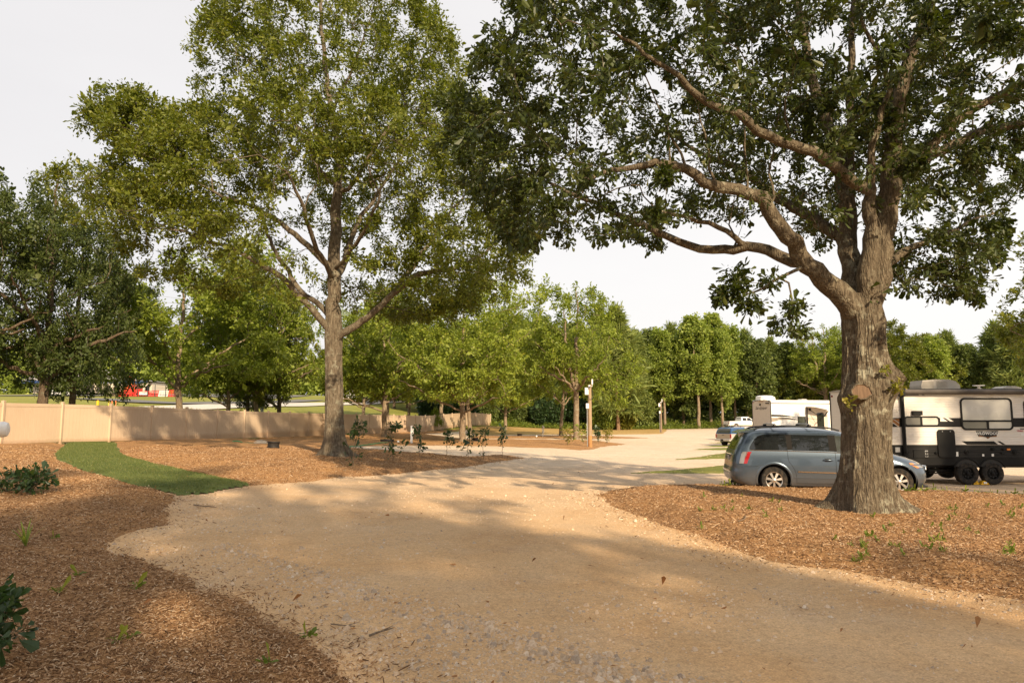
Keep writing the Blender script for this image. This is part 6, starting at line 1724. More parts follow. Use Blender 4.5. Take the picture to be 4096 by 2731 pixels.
def white_trailer():
    C0 = at(3087, 1700, 63.0); org = np.array([C0[0], 63.0, zg(C0[0], 63.0)]); rz = R(20)
    root = empty('travel_trailer', org, rz); tag(root, 'white fifth-wheel trailer with beige rear wall and striped side, beyond the minivan\'s roof', 'trailer')
    H = at(3087, 1601, 63.0)[2] - org[2]; k = 1 / 141.0
    X = lambda zx: (zx - 925) * k * 1.03
    Z = lambda zy: H - (zy - 142) / 150.0
    LX = 11.0
    b = MB(); b.box((LX / 2, 1.24, (H + .75) / 2), (LX, 2.46, H - .75), .04); b.build('body', M['white'], root)
    b = MB(); b.prism([(-.02, .75), (-.02, H - .12), (.5, H + .02), (1.25, H + .06), (2.0, H + .02), (2.5, H - .12), (2.5, .75)], -.05, .0, plane='YZ'); rear = b.build('rear_wall', M['beige'], root)
    b = MB(); P = [(-.055, -.02, .75), (-.055, -.02, H - .12), (-.055, .5, H + .02), (-.055, 1.25, H + .06), (-.055, 2.0, H + .02), (-.055, 2.5, H - .12), (-.055, 2.5, .75)]; b.tube(P, .035, 6); b.build('rear_trim', M['rvblack'], root)
    for y, z in ((.35, H - .22), (2.35, H - .22), (1.0, H - .08), (1.25, H - .07), (1.5, H - .08)): MB().box((-.06, y, z), (.03, .08, .05), .01).build('marker_lamp', M['red'], rear)
    b = MB(); b.box((-.10, 1.35, H - .36), (.1, .12, .16), .02); b.tube([(-.1, 1.35, H - .3), (-.05, 1.5, H - .45)], .03, 6); b.build('rear_camera', M['rvblack'], rear)
    b = MB(); b.tube([(-.09, .15, H - .25), (-.09, .6, H - .25)], .045, 8); b.build('grab_handle', M['rvblack'], rear)
    text_obj('lettering', 'Sandpiper', .40, plain('dark_lettering', (.10, .085, .075), .5), rear, (-.056, 1.28, H - .68), (R(90), 0, R(-90)), .002, sx=1.0, shear=.35, bold=.003)
    b = MB(); b.box((LX / 2, -.02, Z(180)), (LX, .05, .05), .01); b.build('roof_trim', M['rvblack'], root)
    b = MB(); b.box((LX / 2, 1.24, H + .02), (LX + .02, 2.5, .06), .02); b.build('roof', M['white'], root)
    b = MB(); b.prism([(X(872), H + .05), (X(880), H + .40), (X(925), H + .48), (X(1050), H + .47), (X(1100), H + .32), (X(1108), H + .05)], .9, 1.6); ac = b.build('air_unit', M['white'], root)
    b = MB()
    for q in range(4): b.box((X(905), .89, H + .14 + q * .08), (.4, .02, .03), .005)
    b.build('air_grille', M['amber'] if False else M['acgrey'], ac)
    def decal(name, pts, mt, y=-.006): return MB().add([(X(a), y, Z(c)) for a, c in pts], [list(range(len(pts)))]).build(name, mt, root)
    decal('stripe', [(928, 335), (1050, 338), (1150, 345), (1250, 360), (1340, 378), (1240, 370), (1120, 362), (928, 362)], M['rvblack'])
    decal('stripe', [(930, 378), (1060, 376), (1200, 388), (1335, 412), (1200, 404), (1050, 408), (930, 436)], M['tanpaint'])
    decal('stripe', [(1020, 372), (1200, 380), (1335, 404), (1336, 409), (1180, 396)], M['rvgrey'], -.008)
    decal('stripe', [(1462, 405), (1640, 430), (1640, 452), (1462, 425)], M['tanpaint'], -.008)
    b = MB(); b.box((X(958), -.02, Z(478)), (.18, .04, .24), .01); b.build('outlet_box', M['rvblack'], root)
    w = framed(root, 'window', X(1338), X(1458), Z(545), Z(362), [(X(1346), X(1450), Z(538), Z(370), M['glass_lit'], 0)], .06, .04)
    # entry slide with awning
    b = MB(); b.box(((X(1470) + X(1815)) / 2, -.06, (Z(225) + .9) / 2 + .0), (X(1815) - X(1470), .12, Z(225) - .9), .02); b.build('entry_wall', M['beige'], root)
    b = MB(); b.box((X(1472), -.16, (Z(225) + Z(550)) / 2), (.1, .12, Z(225) - Z(550)), .015); b.build('awning_arm', M['rvblack'], root)
    b = MB(); P = [(X(1480), -.2, Z(250)), (X(1615), -.9, Z(385))]; b.tube(P, .03, 6); b.tube([(X(1590), -.9, Z(420)), (X(1800), -.3, Z(285))], .05, 6); b.tube([(X(1480), -.2, Z(385)), (X(1600), -.8, Z(415))], .02, 6); b.build('awning_brace', M['rvdark'], root)
    vs = []; n = 12
    for t in np.linspace(0, 1, n): vs += [(X(1468 + 340 * t), -.13, Z(222)), (X(1468 + 340 * t), -1.2, Z(232 + 42 * math.sin(t * 1.6)))]
    MB().add(vs, [[2 * i, 2 * i + 2, 2 * i + 3, 2 * i + 1] for i in range(n - 1)]).build('awning_cloth', M['rvwhite'], root, smooth=True)
    MB().lathe([(.14, -.13), (.14, -.16), (.01, -.17)], 18, c=(X(1525), 0, Z(265)), axis='Y').build('speaker', M['rvblack'], root)
    MB().prism(rounded(X(1635), X(1748), Z(555), Z(310), .12), -.15, -.122).build('entry_door', M['glass'], root)
    b = MB(); b.prism([(X(1530), H + .05), (X(1550), H + .2), (X(1620), H + .2), (X(1645), H + .05)], 1, 1.5); b.build('vent_cover', M['acgrey'], root)
    for x in (4.6, 5.6):
        for y, fc in ((.12, -1), (2.36, 1)): make_wheel(root, (x, y, .38), .38, .24, .22, 6, fc)
    b = MB(); b.box((LX / 2, 1.24, .68), (LX - .3, 1.4, .16), .02); b.build('chassis', M['black'], root)
    for x in (.6, 9.5):
        for y in (.5, 2.0): MB().tube([(x, y, .65), (x, y, .0)], .05, 8).build('jack_leg', M['black'], root)
    return root
WT = white_trailer()
# ================================================================== poles, posts, rings, hose
def light_pole(px, py, top_py, Y, r, label, woodm, foot, far=False):
    x = (px - 2048) / FP * Y; z0 = float(top(x, Y)); H = at(px, top_py, Y)[2] - z0
    root = empty('utility_pole', (x, Y, z0)); tag(root, label, 'utility pole', 'wooden poles along the lot')
    b = MB(); b.tube([(0, 0, -.1), (0, 0, H * .13), (.01, 0, H * .5), (.015, 0, H)], [r * 1.12, r * 1.1, r, r * .92], 18); b.build('pole', woodm, root, smooth=True, ang=50)
    if foot:
        b = MB(); b.tube([(0, 0, -.1), (0, 0, H * .18)], [r * 1.14, r * 1.12], 18, cap=False); b.build('stained_foot', plain('ochre_stain', (.40, .20, .08), .85, 0, .2, 0, .2), root, smooth=True)
    b = MB(); b.box((-.20, -.12, H - .44), (.24, .16, .46), .02); b.box((-.20, -.205, H - .44), (.19, .012, .40), .005); b.build('junction_box', M['pvc'], root)
    b = MB(); b.box((-.16, -.12, H - 1.40), (.19, .13, .34), .02); b.build('junction_box', M['pvc'], root)
    b = MB(); b.box((-.03, -.20, H - .09), (.12, .16, .10), .02); b.lathe([(.075, -.30), (.075, -.20), (.05, -.18)], 14, c=(-.03, 0, H - .19), axis='Y'); b.lathe([(.002, -.315), (.05, -.312), (.052, -.295)], 14, c=(-.03, 0, H - .19), axis='Y', mi=1); b.build('camera', [M['pvc'], M['black']], root, smooth=True)
    b = MB(); b.tube([(.18, -.02, H - .1), (.18, -.02, H + .05)], .02, 6); b.tube([(.02, 0, H - .12), (.18, -.02, H - .12)], .02, 6); b.tube([(.18, -.02, H + .02), (.185, -.02, H + .36)], .055, 12); b.build('antenna', M['pvc'], root, smooth=True)
    b = MB(); b.tube(spline([(-.1, -.12, H - .66), (-.05, -.2, H - .92), (.12, -.2, H - .95), (.22, -.15, H - .7), (.16, -.15, H - .35)], .1), .016, 6); b.build('cable', M['black'], root, smooth=True)
    b = MB(); b.tube([(-.17, -.06, H - 1.57), (-.175, -.06, .0)], .028, 8); b.build('conduit', M['galv'], root, smooth=True)
    return root
light_pole(2357, 1786, 1538, 45, .125, 'near wooden pole with white boxes, camera and antenna at the edge of the mulch', M['pole'], True)
light_pole(2640, 1731, 1606, 91, .125, 'far slim dark wooden pole with white boxes at the corner of the dry lawn', M['poledark'], False, True)

def hookup(px, py, tpy, Y, label, mt, cap=True):
    x = (px - 2048) / FP * Y; z0 = float(top(x, Y)); H = at(px, tpy, Y)[2] - z0
    root = empty('hookup_post', (x, Y, z0)); tag(root, label, 'hookup post', 'hook-up posts on the pitches')
    b = MB(); b.box((0, 0, H / 2 - .05), (.13, .13, H + .1), .01); b.build('post', mt, root)
    if cap:
        b = MB(); b.box((.10, -.05, H * .82), (.12, .1, .14), .02); b.lathe([(.06, -.12), (.055, -.10), (.05, -.05)], 12, c=(.10, 0, H * .86), axis='Y'); b.build('tap_box', M['pvc'], root, smooth=True)
        b = MB(); b.tube([(.10, -.05, H * .75), (.105, -.05, H * .45)], .02, 6); b.box((.10, -.04, H * .42), (.09, .08, .1), .01); b.build('pipe', M['pvc'], root)
    return root
hookup(1650, 1776, 1702, 43, 'white hook-up post with tap box standing behind the row of saplings', M['pvc'])
hookup(2170, 1748, 1701, 66, 'grey hook-up post on the mulch left of the leaning oak', M['greypost'])
hookup(2346, 1742, 1692, 69, 'white hook-up post half hidden behind the near wooden pole', M['pvc'], False)

def fire_ring(px, py, Y, r, h, tilt, label):
    x = (px - 2048) / FP * Y; z0 = float(top(x, Y))
    root = empty('fire_ring', (x, Y, z0 + .01)); root.rotation_euler = (0, R(tilt), 0); tag(root, label, 'fire ring', 'fire rings made of wheel rims')
    b = MB(); b.lathe([(r, 0), (r * 1.0, .02), (r * .93, .05), (r * .90, h * .45), (r * .93, h - .06), (r * 1.04, h - .03), (r * 1.05, h), (r * 1.0, h), (r * .88, h - .05), (r * .85, h * .45), (r * .9, .03)], 36)
    b.build('rim', M['rust'], root, smooth=True, ang=30)
    b = MB(); b.lathe([(r * .86, h * .35), (r * .5, h * .42), (.01, h * .4)], 24); b.build('ash_bed', M['black'], root, smooth=True)
    return root
fire_ring(1103, 1782, 31.0, .27, .26, 4, 'nearest fire ring, black steel wheel rim on mulch left of the tall oak\'s trunk')
fire_ring(1902, 1768, 50, .245, .23, -5, 'middle fire ring, dark steel rim right of the bright low-branching oak\'s foot')
fire_ring(2078, 1744, 68, .245, .20, 0, 'farthest fire ring, black rim alone on the mulch by the dry lawn')

def coil(px, Y, label):
    x = (px - 2048) / FP * Y; z0 = float(top(x, Y)); t = np.linspace(0, math.tau * 3.5, 70)
    b = MB(); b.tube(np.stack([.42 * np.cos(t) * (1 + .04 * np.sin(3 * t)), .3 * np.sin(t), .03 + t / math.tau * .035], 1), .022, 6)
    o = b.build('hose_coil', M['black'], None, smooth=True); o.location = (x, Y, z0); tag(o, label, 'hose'); return o
coil(1553, 44, 'coiled black hose lying on the mulch left of the white hook-up post')
def ball(px, Y, r, label):
    x = (px - 2048) / FP * Y; z0 = float(top(x, Y)); b = MB(); b.lathe([(.001, 0), (r * .7, r * .1), (r, r * .7), (r * .9, r * 1.2), (r * .5, r * 1.6), (.001, r * 1.7)], 14)
    o = b.build('pipe_cap', M['pvc'], None, smooth=True); o.location = (x, Y, z0); tag(o, label, 'pipe cap', 'white drain caps'); return o
ball(1597, 43, .075, 'small white drain cap on the ground beside the black hose coil')
ball(2145, 65, .09, 'small white drain cap near the grey hook-up post')
def hose(pts, label):
    P = []
    for px, py in pts:
        g = gp(px, py); P.append((g[0], g[1], float(top(g[0], g[1])) + .03))
    P = spline(np.array(P), .3); P[:, 2] = top(P[:, 0], P[:, 1]) + .035
    b = MB(); b.tube(P, .028, 6); o = b.build('garden_hose', M['hose'], None, smooth=True); tag(o, label, 'hose', 'green hoses')
hose([(930, 1776), (955, 1778), (985, 1776), (1010, 1779), (1090, 1784)], 'green hose lying on the mulch left of the nearest fire ring')
hose([(1390, 1789), (1450, 1784), (1500, 1780), (1550, 1777)], 'green hose running from the tall oak\'s foot to the black coil')

# white pipe end poking in at the left edge
rail = empty('handrail', (-2.45, 3.2, 0)); tag(rail, 'white capped pipe end of a handrail poking in at the left edge', 'handrail')
e = at(16, 1717, 2.75) - np.array([-2.45, 3.2, 0])
b = MB(); b.tube([e + np.array([-1.2, -.55, .0]), e + np.array([-.012, -.003, 0])], .027, 20); b.build('rail', M['pvc'], rail, smooth=True)
d_ = np.array([1.2, .55, 0]); d_ /= np.linalg.norm(d_)
b = MB(); b.tube([e - d_ * .09, e + d_ * .0, e + d_ * .012, e + d_ * .018], [.031, .031, .027, .012], 20); b.build('end_cap', M['pvc'], rail, smooth=True)
b = MB(); c = e - d_ * .75; b.tube([c, (c[0], c[1], -.2)], .026, 14); b.build('post', M['pvc'], rail, smooth=True)

# ================================================================== young plants
def sapling(name, loc, H, n_br, nleaf, lsize, spread, leafm, label, group=None, bare=(.0, 0), seed=0, rad=.3, stems=1, cat='sapling', dirn=None):
    global RNG
    keepR = RNG; RNG = np.random.default_rng(700 + seed)
    s = Skel(); tops = []
    for k in range(stems):
        a = RNG.uniform(0, 6.28); l = .0 if stems == 1 else rad * .5
        j = RNG.normal(0, .05 * H, (3, 2))
        r0 = .012 * H ** .5
        ids = s.limb([(0, 0, -.02, r0), (j[0][0] * .5 + l * .4 * math.cos(a), j[0][1] * .5 + l * .4 * math.sin(a), H * .33, r0 * .8), (j[1][0] + l * math.cos(a), j[1][1] + l * math.sin(a), H * .66, r0 * .6), (j[2][0] * 1.4 + l * 1.3 * math.cos(a), j[2][1] * 1.4, H * RNG.uniform(.85, 1.0), r0 * .3)], -1 if k == 0 else 0, .07, .008)
        tops.append(ids)
    pts = []
    for i in range(n_br):
        ids = tops[i % stems]; k = int(RNG.integers(max(1, len(ids) // 8), len(ids))); p = s.p[ids[k]]; t = p[2] / H
        if bare[0] < t < bare[1]: continue
        a = RNG.uniform(0, 6.28); l = rad * RNG.uniform(.35, 1.0) * (1.15 - t * .75)
        pts.append(p + np.array([math.cos(a) * l, math.sin(a) * l, l * RNG.uniform(.2, .8)]))
    s.grow(np.array(pts), .09, .1, minr=1, wob=.015); s.finish(.0028, 2.3)
    root = empty(name, loc); tag(root, label, cat, group)
    V, F_ = s.mesh(0, 7); mesh_np('stem', V, [F_], M['bark_mid'], root, smooth=True)
    C, D = leaf_sites(s, .02, nleaf, spread, .8); k = C[:, 2] > .04 * H; C, D = C[k], D[k]
    tt = C[:, 2] / H; k = ~((tt > bare[0]) & (tt < bare[1])) | (RNG.random(len(C)) < .12); C, D = C[k], D[k]
    V, F_, rn = leaves(C, D, lsize, 1, up=.5, out=.9, droop=.1, wr=(.45, .62)); mesh_np('leaves', V, [F_], leafm, root, fattr=rn)
    RNG = keepR
    return root
GS = 'saplings planted in a row in the mulch'
for k, (px, by, tpy, nb, nl, bare, rad, lab) in enumerate([
    (1413, 1872, 1662, 26, 190, (.40, .50), .34, 'tallest sapling of the row, beside the tall oak\'s trunk'),
    (1572, 1853, 1680, 26, 210, (.45, .55), .36, 'second sapling of the row, bushy at its foot with a bare waist'),
    (1678, 1836, 1700, 20, 160, (.44, .58), .26, 'narrow sapling just right of the white hook-up post'),
    (1787, 1831, 1728, 20, 150, (.0, .32), .36, 'sapling with dense dark head on a bare stem, fourth of the row'),
    (1873, 1836, 1718, 26, 150, (.0, 0), .36, 'straggly sapling in front of the bright low-branching oak'),
    (1935, 1835, 1708, 26, 130, (.25, .35), .34, 'thin twiggy sapling right of the straggly one'),
    (2010, 1828, 1698, 26, 120, (.1, .3), .28, 'last sapling of the row at the mulch tip, sparse leaves')]):
    g = gp(px, by, .06); z0 = float(top(g[0], g[1])); H = at(px, tpy, g[1])[2] - z0
    sapling('sapling', (g[0], g[1], z0), H, nb, nl, .115, .035, M['leaf_bush'], lab, GS, bare, k, rad)
for k, (px, by, tpy, st, rad, lm, lab) in enumerate([
    (2268, 1786, 1714, 3, .5, 'leaf_yel', 'thin pale bush left of the two-stemmed oak\'s foot'), (2330, 1774, 1700, 4, .6, 'leaf_mid', 'grey-green bush at the foot of the two-stemmed oak'),
    (2392, 1764, 1708, 2, .3, 'leaf_bush', 'small upright bush just right of the near wooden pole'), (2425, 1760, 1715, 3, .5, 'leaf_yel', 'sparse yellowish bush farther right of the near wooden pole')]):
    Y = 46 + k * 3; x = (px - 2048) / FP * Y; z0 = float(top(x, Y)); H = at(px, tpy, Y)[2] - z0
    sapling('bush', (x, Y, z0), H, 26, 260, .12, .05, M[lm], lab, 'thin bushes round the near pole', (0, 0), 20 + k, rad, st, 'bush')
# small pine by the fence
g = gp(1740, 1722); z0 = float(top(*g[:2])); Hh = at(1740, 1640, g[1])[2] - z0
sp = empty('pine_sapling', (g[0], g[1], z0)); tag(sp, 'small bright pine sapling in front of the fence beside the dark-trunked oak', 'sapling')
s = Skel(); ids = s.limb([(0, 0, 0, .05), (.05, 0, Hh * .5, .035), (0, 0, Hh, .01)], -1, .2, .01); P_ = []
for t in np.linspace(.25, .97, 9):
    for q in range(6): a = RNG.uniform(0, 6.28); l = 1.0 * (1.05 - t); P_.append((math.cos(a) * l, math.sin(a) * l, t * Hh + l * .25))
s.grow(np.array(P_), .25, .1, minr=1); s.finish(.008)
V, F_ = s.mesh(0, 6); mesh_np('trunk', V, [F_], M['bark_pine'], sp, smooth=True)
C, D = leaf_sites(s, .03, 2600, .09); V, F_, rn = leaves(C, D, .24, 0, wr=(.12, .2), out=.9); mesh_np('crown', V, [F_], M['leaf_mid'], sp, fattr=rn)

# near-left shrubs
g = gp(125, 2000); z0 = float(top(*g[:2])); sapling('shrub', (g[0], g[1], z0), at(125, 1886, g[1])[2] - z0, 60, 620, .085, .028, M['leaf_bush'], 'round glossy green shrub in the mulch at the left, beside the turf strip', 'holly shrubs in the left mulch', (0, 0), 41, .42, 7, 'shrub')
g = gp(30, 1995); z0 = float(top(*g[:2])); sapling('shrub', (g[0], g[1], z0), at(50, 1925, g[1])[2] - z0, 30, 230, .08, .03, M['leaf_bush'], 'lower sprawling shrub cut by the left edge, against the round glossy one', 'holly shrubs in the left mulch', (0, 0), 42, .4, 5, 'shrub')
q = np.array([-3.46, 4.62, float(top(-3.46, 4.62))]); sapling('shrub', q, .46, 60, 420, .07, .025, M['leaf_bush'], 'dark glossy shrub filling the bottom left corner', 'holly shrubs in the left mulch', (0, 0), 43, .27, 8, 'shrub')
# strap-leaved plant
def strap_plant(px, py, n, L, w, mt, label, name='strap_leaf_plant', group=None, lean=.45):
    g = gp(px, py, .05); z0 = float(top(*g[:2])); root = empty(name, (g[0], g[1], z0)); tag(root, label, 'plant', group)
    vs = []; fs = []
    for k in range(n):
        a = RNG.uniform(0, 6.28); l = L * RNG.uniform(.6, 1.1); le = RNG.uniform(.1, lean * 2); u = np.array([-math.sin(a), math.cos(a), 0]); d = np.array([math.cos(a), math.sin(a), 0])
        i0 = len(vs)
        for t in np.linspace(0, 1, 7):
            c = d * le * l * t ** 1.3 + np.array([0, 0, l * (t - .28 * le * t * t)]); ww = w * (1 - t ** 2.2) * (.6 + .6 * t) * .5
            vs += [c - u * ww, c + u * ww]
        fs += [[i0 + 2 * j, i0 + 2 * j + 1, i0 + 2 * j + 3, i0 + 2 * j + 2] for j in range(6)]
    o = mesh_np('leaves', np.array(vs), [np.array(fs)], mt, root, smooth=True, fattr=RNG.random(len(fs)))
    return root
strap_plant(100, 2205, 13, .34, .035, M['leaf_pop'], 'grey-green strap-leaved plant alone in the left mulch')
# tiny weeds
def weed_tuft(label, pts, group, h=.10, seed=0):
    proto = None
    for (px, py) in pts:
        g = gp(px, py, .06); z = float(top(*g[:2]))
        if proto is None:
            C = RNG.normal(0, 1, (16, 3)) * (.012, .012, .01) + (0, 0, .02); V, F_, rn = leaves(C, nrm(RNG.normal(0, 1, (16, 3)) + (0, 0, .7)), h, 1, out=1.1, wr=(.25, .4))
            proto = mesh_np('weed', V, [F_], M['leaf_weed'], None, fattr=rn); o = proto
        else: o = proto.copy(); COL.objects.link(o)
        o.location = (g[0], g[1], z); o.rotation_euler = (0, 0, RNG.uniform(0, 6)); k = RNG.uniform(.7, 1.25); o.scale = (k, k, k)
        tag(o, label, 'weed', group)
weed_tuft('small light green weed sprouting from the shaded mulch at the left', [(235, 2395), (515, 2578), (462, 2600), (1072, 2652), (310, 2330), (218, 2160), (545, 2365), (1232, 2528)], 'weeds in the left mulch', .055)
W = [(int(x), int(y)) for x, y in zip(RNG.uniform(3300, 4090, 60), RNG.uniform(2010, 2260, 60))] + [(int(x), int(y)) for x, y in zip(RNG.uniform(2800, 3250, 16), RNG.uniform(1990, 2120, 16))]
W = [p for p in W if p[1] < interp_poly(p[0], [(2700, 2080), (3119, 2220), (3528, 2290), (4096, 2370)]) and not (3230 < p[0] < 3700 and p[1] < 2080)]
weed_tuft('small light green weed in the mulch round the massive oak', W, 'weeds in the right mulch', .047)
weed_tuft('weed in the fringe along the mulch edge in front of the minivan', [(int(a), int(1952 + b)) for a, b in zip(np.concatenate([np.linspace(2890, 3330, 44), np.linspace(3600, 4090, 16)]), np.concatenate([RNG.uniform(-4, 6, 44), RNG.uniform(16, 30, 16)]))], 'weeds along the mulch edge', .09)
# dead leaves
def fallen(n):
    x, y = visible_pts(n, 3.5, 30, 42, .9); z = top(x, y) + .02; C = np.stack([x, y, z], 1)
    V, F_, rn = leaves(C, nrm(RNG.normal(0, 1, (n, 3)) * (1, 1, .15)), .055, 1, up=1.5, droop=0)
    o = mesh_np('fallen_leaves', V, [F_], m_attr('dead_leaf', [(0, (.10, .045, .02)), (.5, (.25, .11, .04)), (1, (.42, .22, .09))]), None, fattr=rn); o['kind'] = 'stuff'
fallen(220)
def twig(px0, py0, px1, py1, r, label):
    a, b_ = gp(px0, py0, .02), gp(px1, py1, .02); m = (a + b_) / 2 + RNG.normal(0, .03, 3)
    P = spline(np.array([a, m, b_]), .08); P[:, 2] = top(P[:, 0], P[:, 1]) + r * 1.2 + .01
    b = MB(); b.tube(P, np.linspace(r, r * .5, len(P)), 6); k = len(P) // 2; b.tube([P[k], P[k] + (P[-1] - P[0]) * .22 + np.array([.05, .08, .01])], [r * .6, r * .3], 5)
    o = b.build('fallen_twig', M['deadwood'], None, smooth=True); tag(o, label, 'twig')
twig(775, 2020, 865, 2030, .014, 'dead twig on the gravel just below the turf strip')
twig(1478, 2548, 1570, 2516, .010, 'thin twig on the shaded gravel near the bottom')
twig(2955, 2120, 2985, 2098, .012, 'pale curved twig on the mulch left of the massive oak')
twig(1325, 2502, 1420, 2508, .006, 'very thin dry stick on the gravel at the mulch edge')

# cedar and holly thicket past the fence end
def bush_mass(px, Y, w, h, n, label, mt, size=.26):
    x = (px - 2048) / FP * Y; z0 = float(zg(x, Y)); root = empty('bush', (x, Y, z0)); tag(root, label, 'bush', 'bushes past the fence end')
    s = Skel(); s.limb([(0, 0, 0, .12), (.1, 0, h * .5, .07), (0, 0, h * .9, .02)], -1, .4)
    bl = [(0, 0, h * .5, w * .5, w * .4, h * .5)] + [(RNG.uniform(-.4, .4) * w, RNG.uniform(-.3, .2) * w, RNG.uniform(.25, .8) * h, w * .24, w * .22, h * .22) for _ in range(6)]
    p = blob_points(110, bl, 1); p = p[p[:, 2] > .15]; s.grow(p, .5, .15, minr=1); s.finish(.012)
    V, F_ = s.mesh(.012, 7); mesh_np('trunk', V, [F_], M['bark_dark'], root, smooth=True)
    C = blob_points(n, bl, 1.5); C = C[C[:, 2] > 0]; V, F_, rn = leaves(C, nrm(C - (0, 0, h * .4)), size, 0, wr=(.5, .75)); mesh_np('crown', V, [F_], mt, root, fattr=rn)
for a in ((1735, 100, 4.6, 5.2, 9000, 'dark round holly bush behind the fence by the dark-trunked oak', M['leaf_bush']), (1850, 104, 4.5, 4.6, 8000, 'dark bush behind the fence left of its end post', M['leaf_bush']),
          (1940, 113, 4.5, 5.0, 8000, 'dark cedar bush right behind the fence\'s end post', M['leaf_deep']), (2060, 116, 5.5, 5.5, 8000, 'grey-green drooping cedar right of the fence end', M['leaf_deep']),
          (2190, 114, 6, 6.0, 9000, 'dark broad bush behind the grey hook-up post', M['leaf_bush']), (2330, 115, 5, 5.0, 8000, 'dark bush behind the near wooden pole', M['leaf_bush']),
          (2415, 109, 4.4, 4.4, 8000, 'bright green maple bush just right of the near wooden pole', M['leaf_weed']), (2490, 110, 3.6, 3.4, 6000, 'yellow-green bush above the black silt fence', M['leaf_yel']), (2560, 114, 4, 6.5, 8000, 'olive bushy cedar left of the far wooden pole', M['leaf_pine'])): bush_mass(*a)
# silt fence at the lawn's far edge
P = spline(np.array([[*gp(px, py)[:2], 0] for px, py in ((2385, 1705), (2440, 1703), (2520, 1705), (2540, 1706))]), .6)
vs = []
for i, p in enumerate(P):
    z = float(zg(p[0], p[1])); h = .45 + .12 * math.sin(i * 1.3) * (i % 3 == 0); vs += [(p[0], p[1], z - .02), (p[0], p[1] + .05 * math.sin(i * .9), z + h)]
sf = empty('silt_fence', (0, 0, 0)); tag(sf, 'low sagging black silt fence at the wood\'s edge behind the dry lawn', 'silt fence')
MB().add(vs, [[2 * i, 2 * i + 2, 2 * i + 3, 2 * i + 1] for i in range(len(P) - 1)]).build('fabric', M['silt'], sf, smooth=True)
for i in range(0, len(P), 4): MB().box((P[i][0], P[i][1] + .06, float(zg(P[i][0], P[i][1])) + .35), (.05, .05, .75), .01).build('stake', M['lumber'], sf)

# ================================================================== beyond the fence on the left: store, yard, lorry
D_ = 168.0
def sx(zx, zy, Y=D_): return at(zx / 3.095, 1420 + zy / 3.095, Y)
zb = sx(1300, 466)[2]
st = empty('store_building', (sx(1200, 466)[0], D_, zb)); tag(st, 'cream farm supply store with grey roof and blue fascia, far behind the fence', 'building')
SO = np.array(st.location); L_ = lambda zx, zy, dy=0: sx(zx, zy, D_ + dy) - SO
x0, x1 = L_(300, 400)[0], L_(1800, 400)[0]; zf0, zf1 = L_(1300, 348)[2], L_(1300, 318)[2]; zr = L_(1300, 205)[2]
b = MB(); b.box(((x0 + x1) / 2, 7.0, zf0 / 2 + .2), (x1 - x0, 8, zf0 + .4), .02); b.build('wall', M['storewall'], st)
b = MB(); ridge_a, ridge_b = L_(500, 200, 8)[0], L_(1190, 200, 8)[0]
b.add([(x0 - .5, -.3, zf1), (x1 + .5, -.3, zf1), (x1 + .5, 14, zf1), (x0 - .5, 14, zf1), (ridge_a, 7, zr), (ridge_b, 7, zr)], [[0, 1, 5, 4], [1, 2, 5], [2, 3, 4, 5], [3, 0, 4], [3, 2, 1, 0]]); b.build('roof', M['storeroof'], st)
rf = KIDS[st.name][-1]
d0, d1 = L_(1062, 200)[0], L_(1150, 200)[0]; dz0, dz1 = L_(1100, 245)[2], L_(1100, 190)[2]; dzt = L_(1100, 165)[2]
b = MB(); b.prism([(d0, dz0), (d1, dz0), (d1, dz1), ((d0 + d1) / 2, dzt), (d0, dz1)], 1.5, 6); dm = b.build('dormer', M['lettering'], rf)
b = MB(); b.add([(d0 - .3, 1.2, dz1 - .2), ((d0 + d1) / 2, 1.2, dzt + .15), (d1 + .3, 1.2, dz1 - .2), (d0 - .3, 7, dz1 - .2), ((d0 + d1) / 2, 7, dzt + .15), (d1 + .3, 7, dz1 - .2)], [[0, 1, 4, 3], [1, 2, 5, 4]]); b.build('dormer_roof', M['storeroof'], rf)
w0, w1 = L_(1100, 215)[0], L_(1135, 215)[0]; b = MB(); b.box(((w0 + w1) / 2, 1.48, (L_(0, 232)[2] + L_(0, 198)[2]) / 2), (w1 - w0, .06, 1.6), .02); b.build('window', M['glass_lit'], st)
b = MB(); b.box(((x0 + x1) / 2, -.35, (zf0 + zf1) / 2), (x1 - x0 + 1, .2, zf1 - zf0), .02); b.build('fascia', M['fascia'], st); fa = KIDS[st.name][-1]
m0, m1 = L_(640, 330)[0], L_(730, 330)[0]; b = MB(); b.box(((m0 + m1) / 2, -.48, (zf0 + zf1) / 2), (m1 - m0, .06, (zf1 - zf0) * .8), .01); b.build('sign_panel', M['maroon'], fa)
for s_, a_, c_ in (('LAWN & GARDEN', 1130, 1250), ('PET SUPPLIES', 1280, 1378), ('HARDWARE', 1410, 1490)):
    xa, xb = L_(a_, 333)[0], L_(c_, 333)[0]; o = text_obj('lettering', s_, 1.0, M['lettering'], fa, ((xa + xb) / 2, -.46, (zf0 + zf1) / 2), (R(90), 0, 0), .01)
    k = (xb - xa) / max(.1, o.dimensions.x / o.scale.x); o.scale = (k, max(k, .85), 1)
for zx in (700, 1000, 1180, 1285, 1393, 1500, 1780):
    xx = L_(zx, 400)[0]; b = MB(); b.box((xx, 0, zf0 / 2), (.5, .5, zf0), .03)
    for sg in (-1, 1): b.box((xx + sg * .55, 0, zf0 - .6), (.22, .22, 1.5), .02, ry=sg * R(42))
    b.build('porch_post', M['storewall'], st)
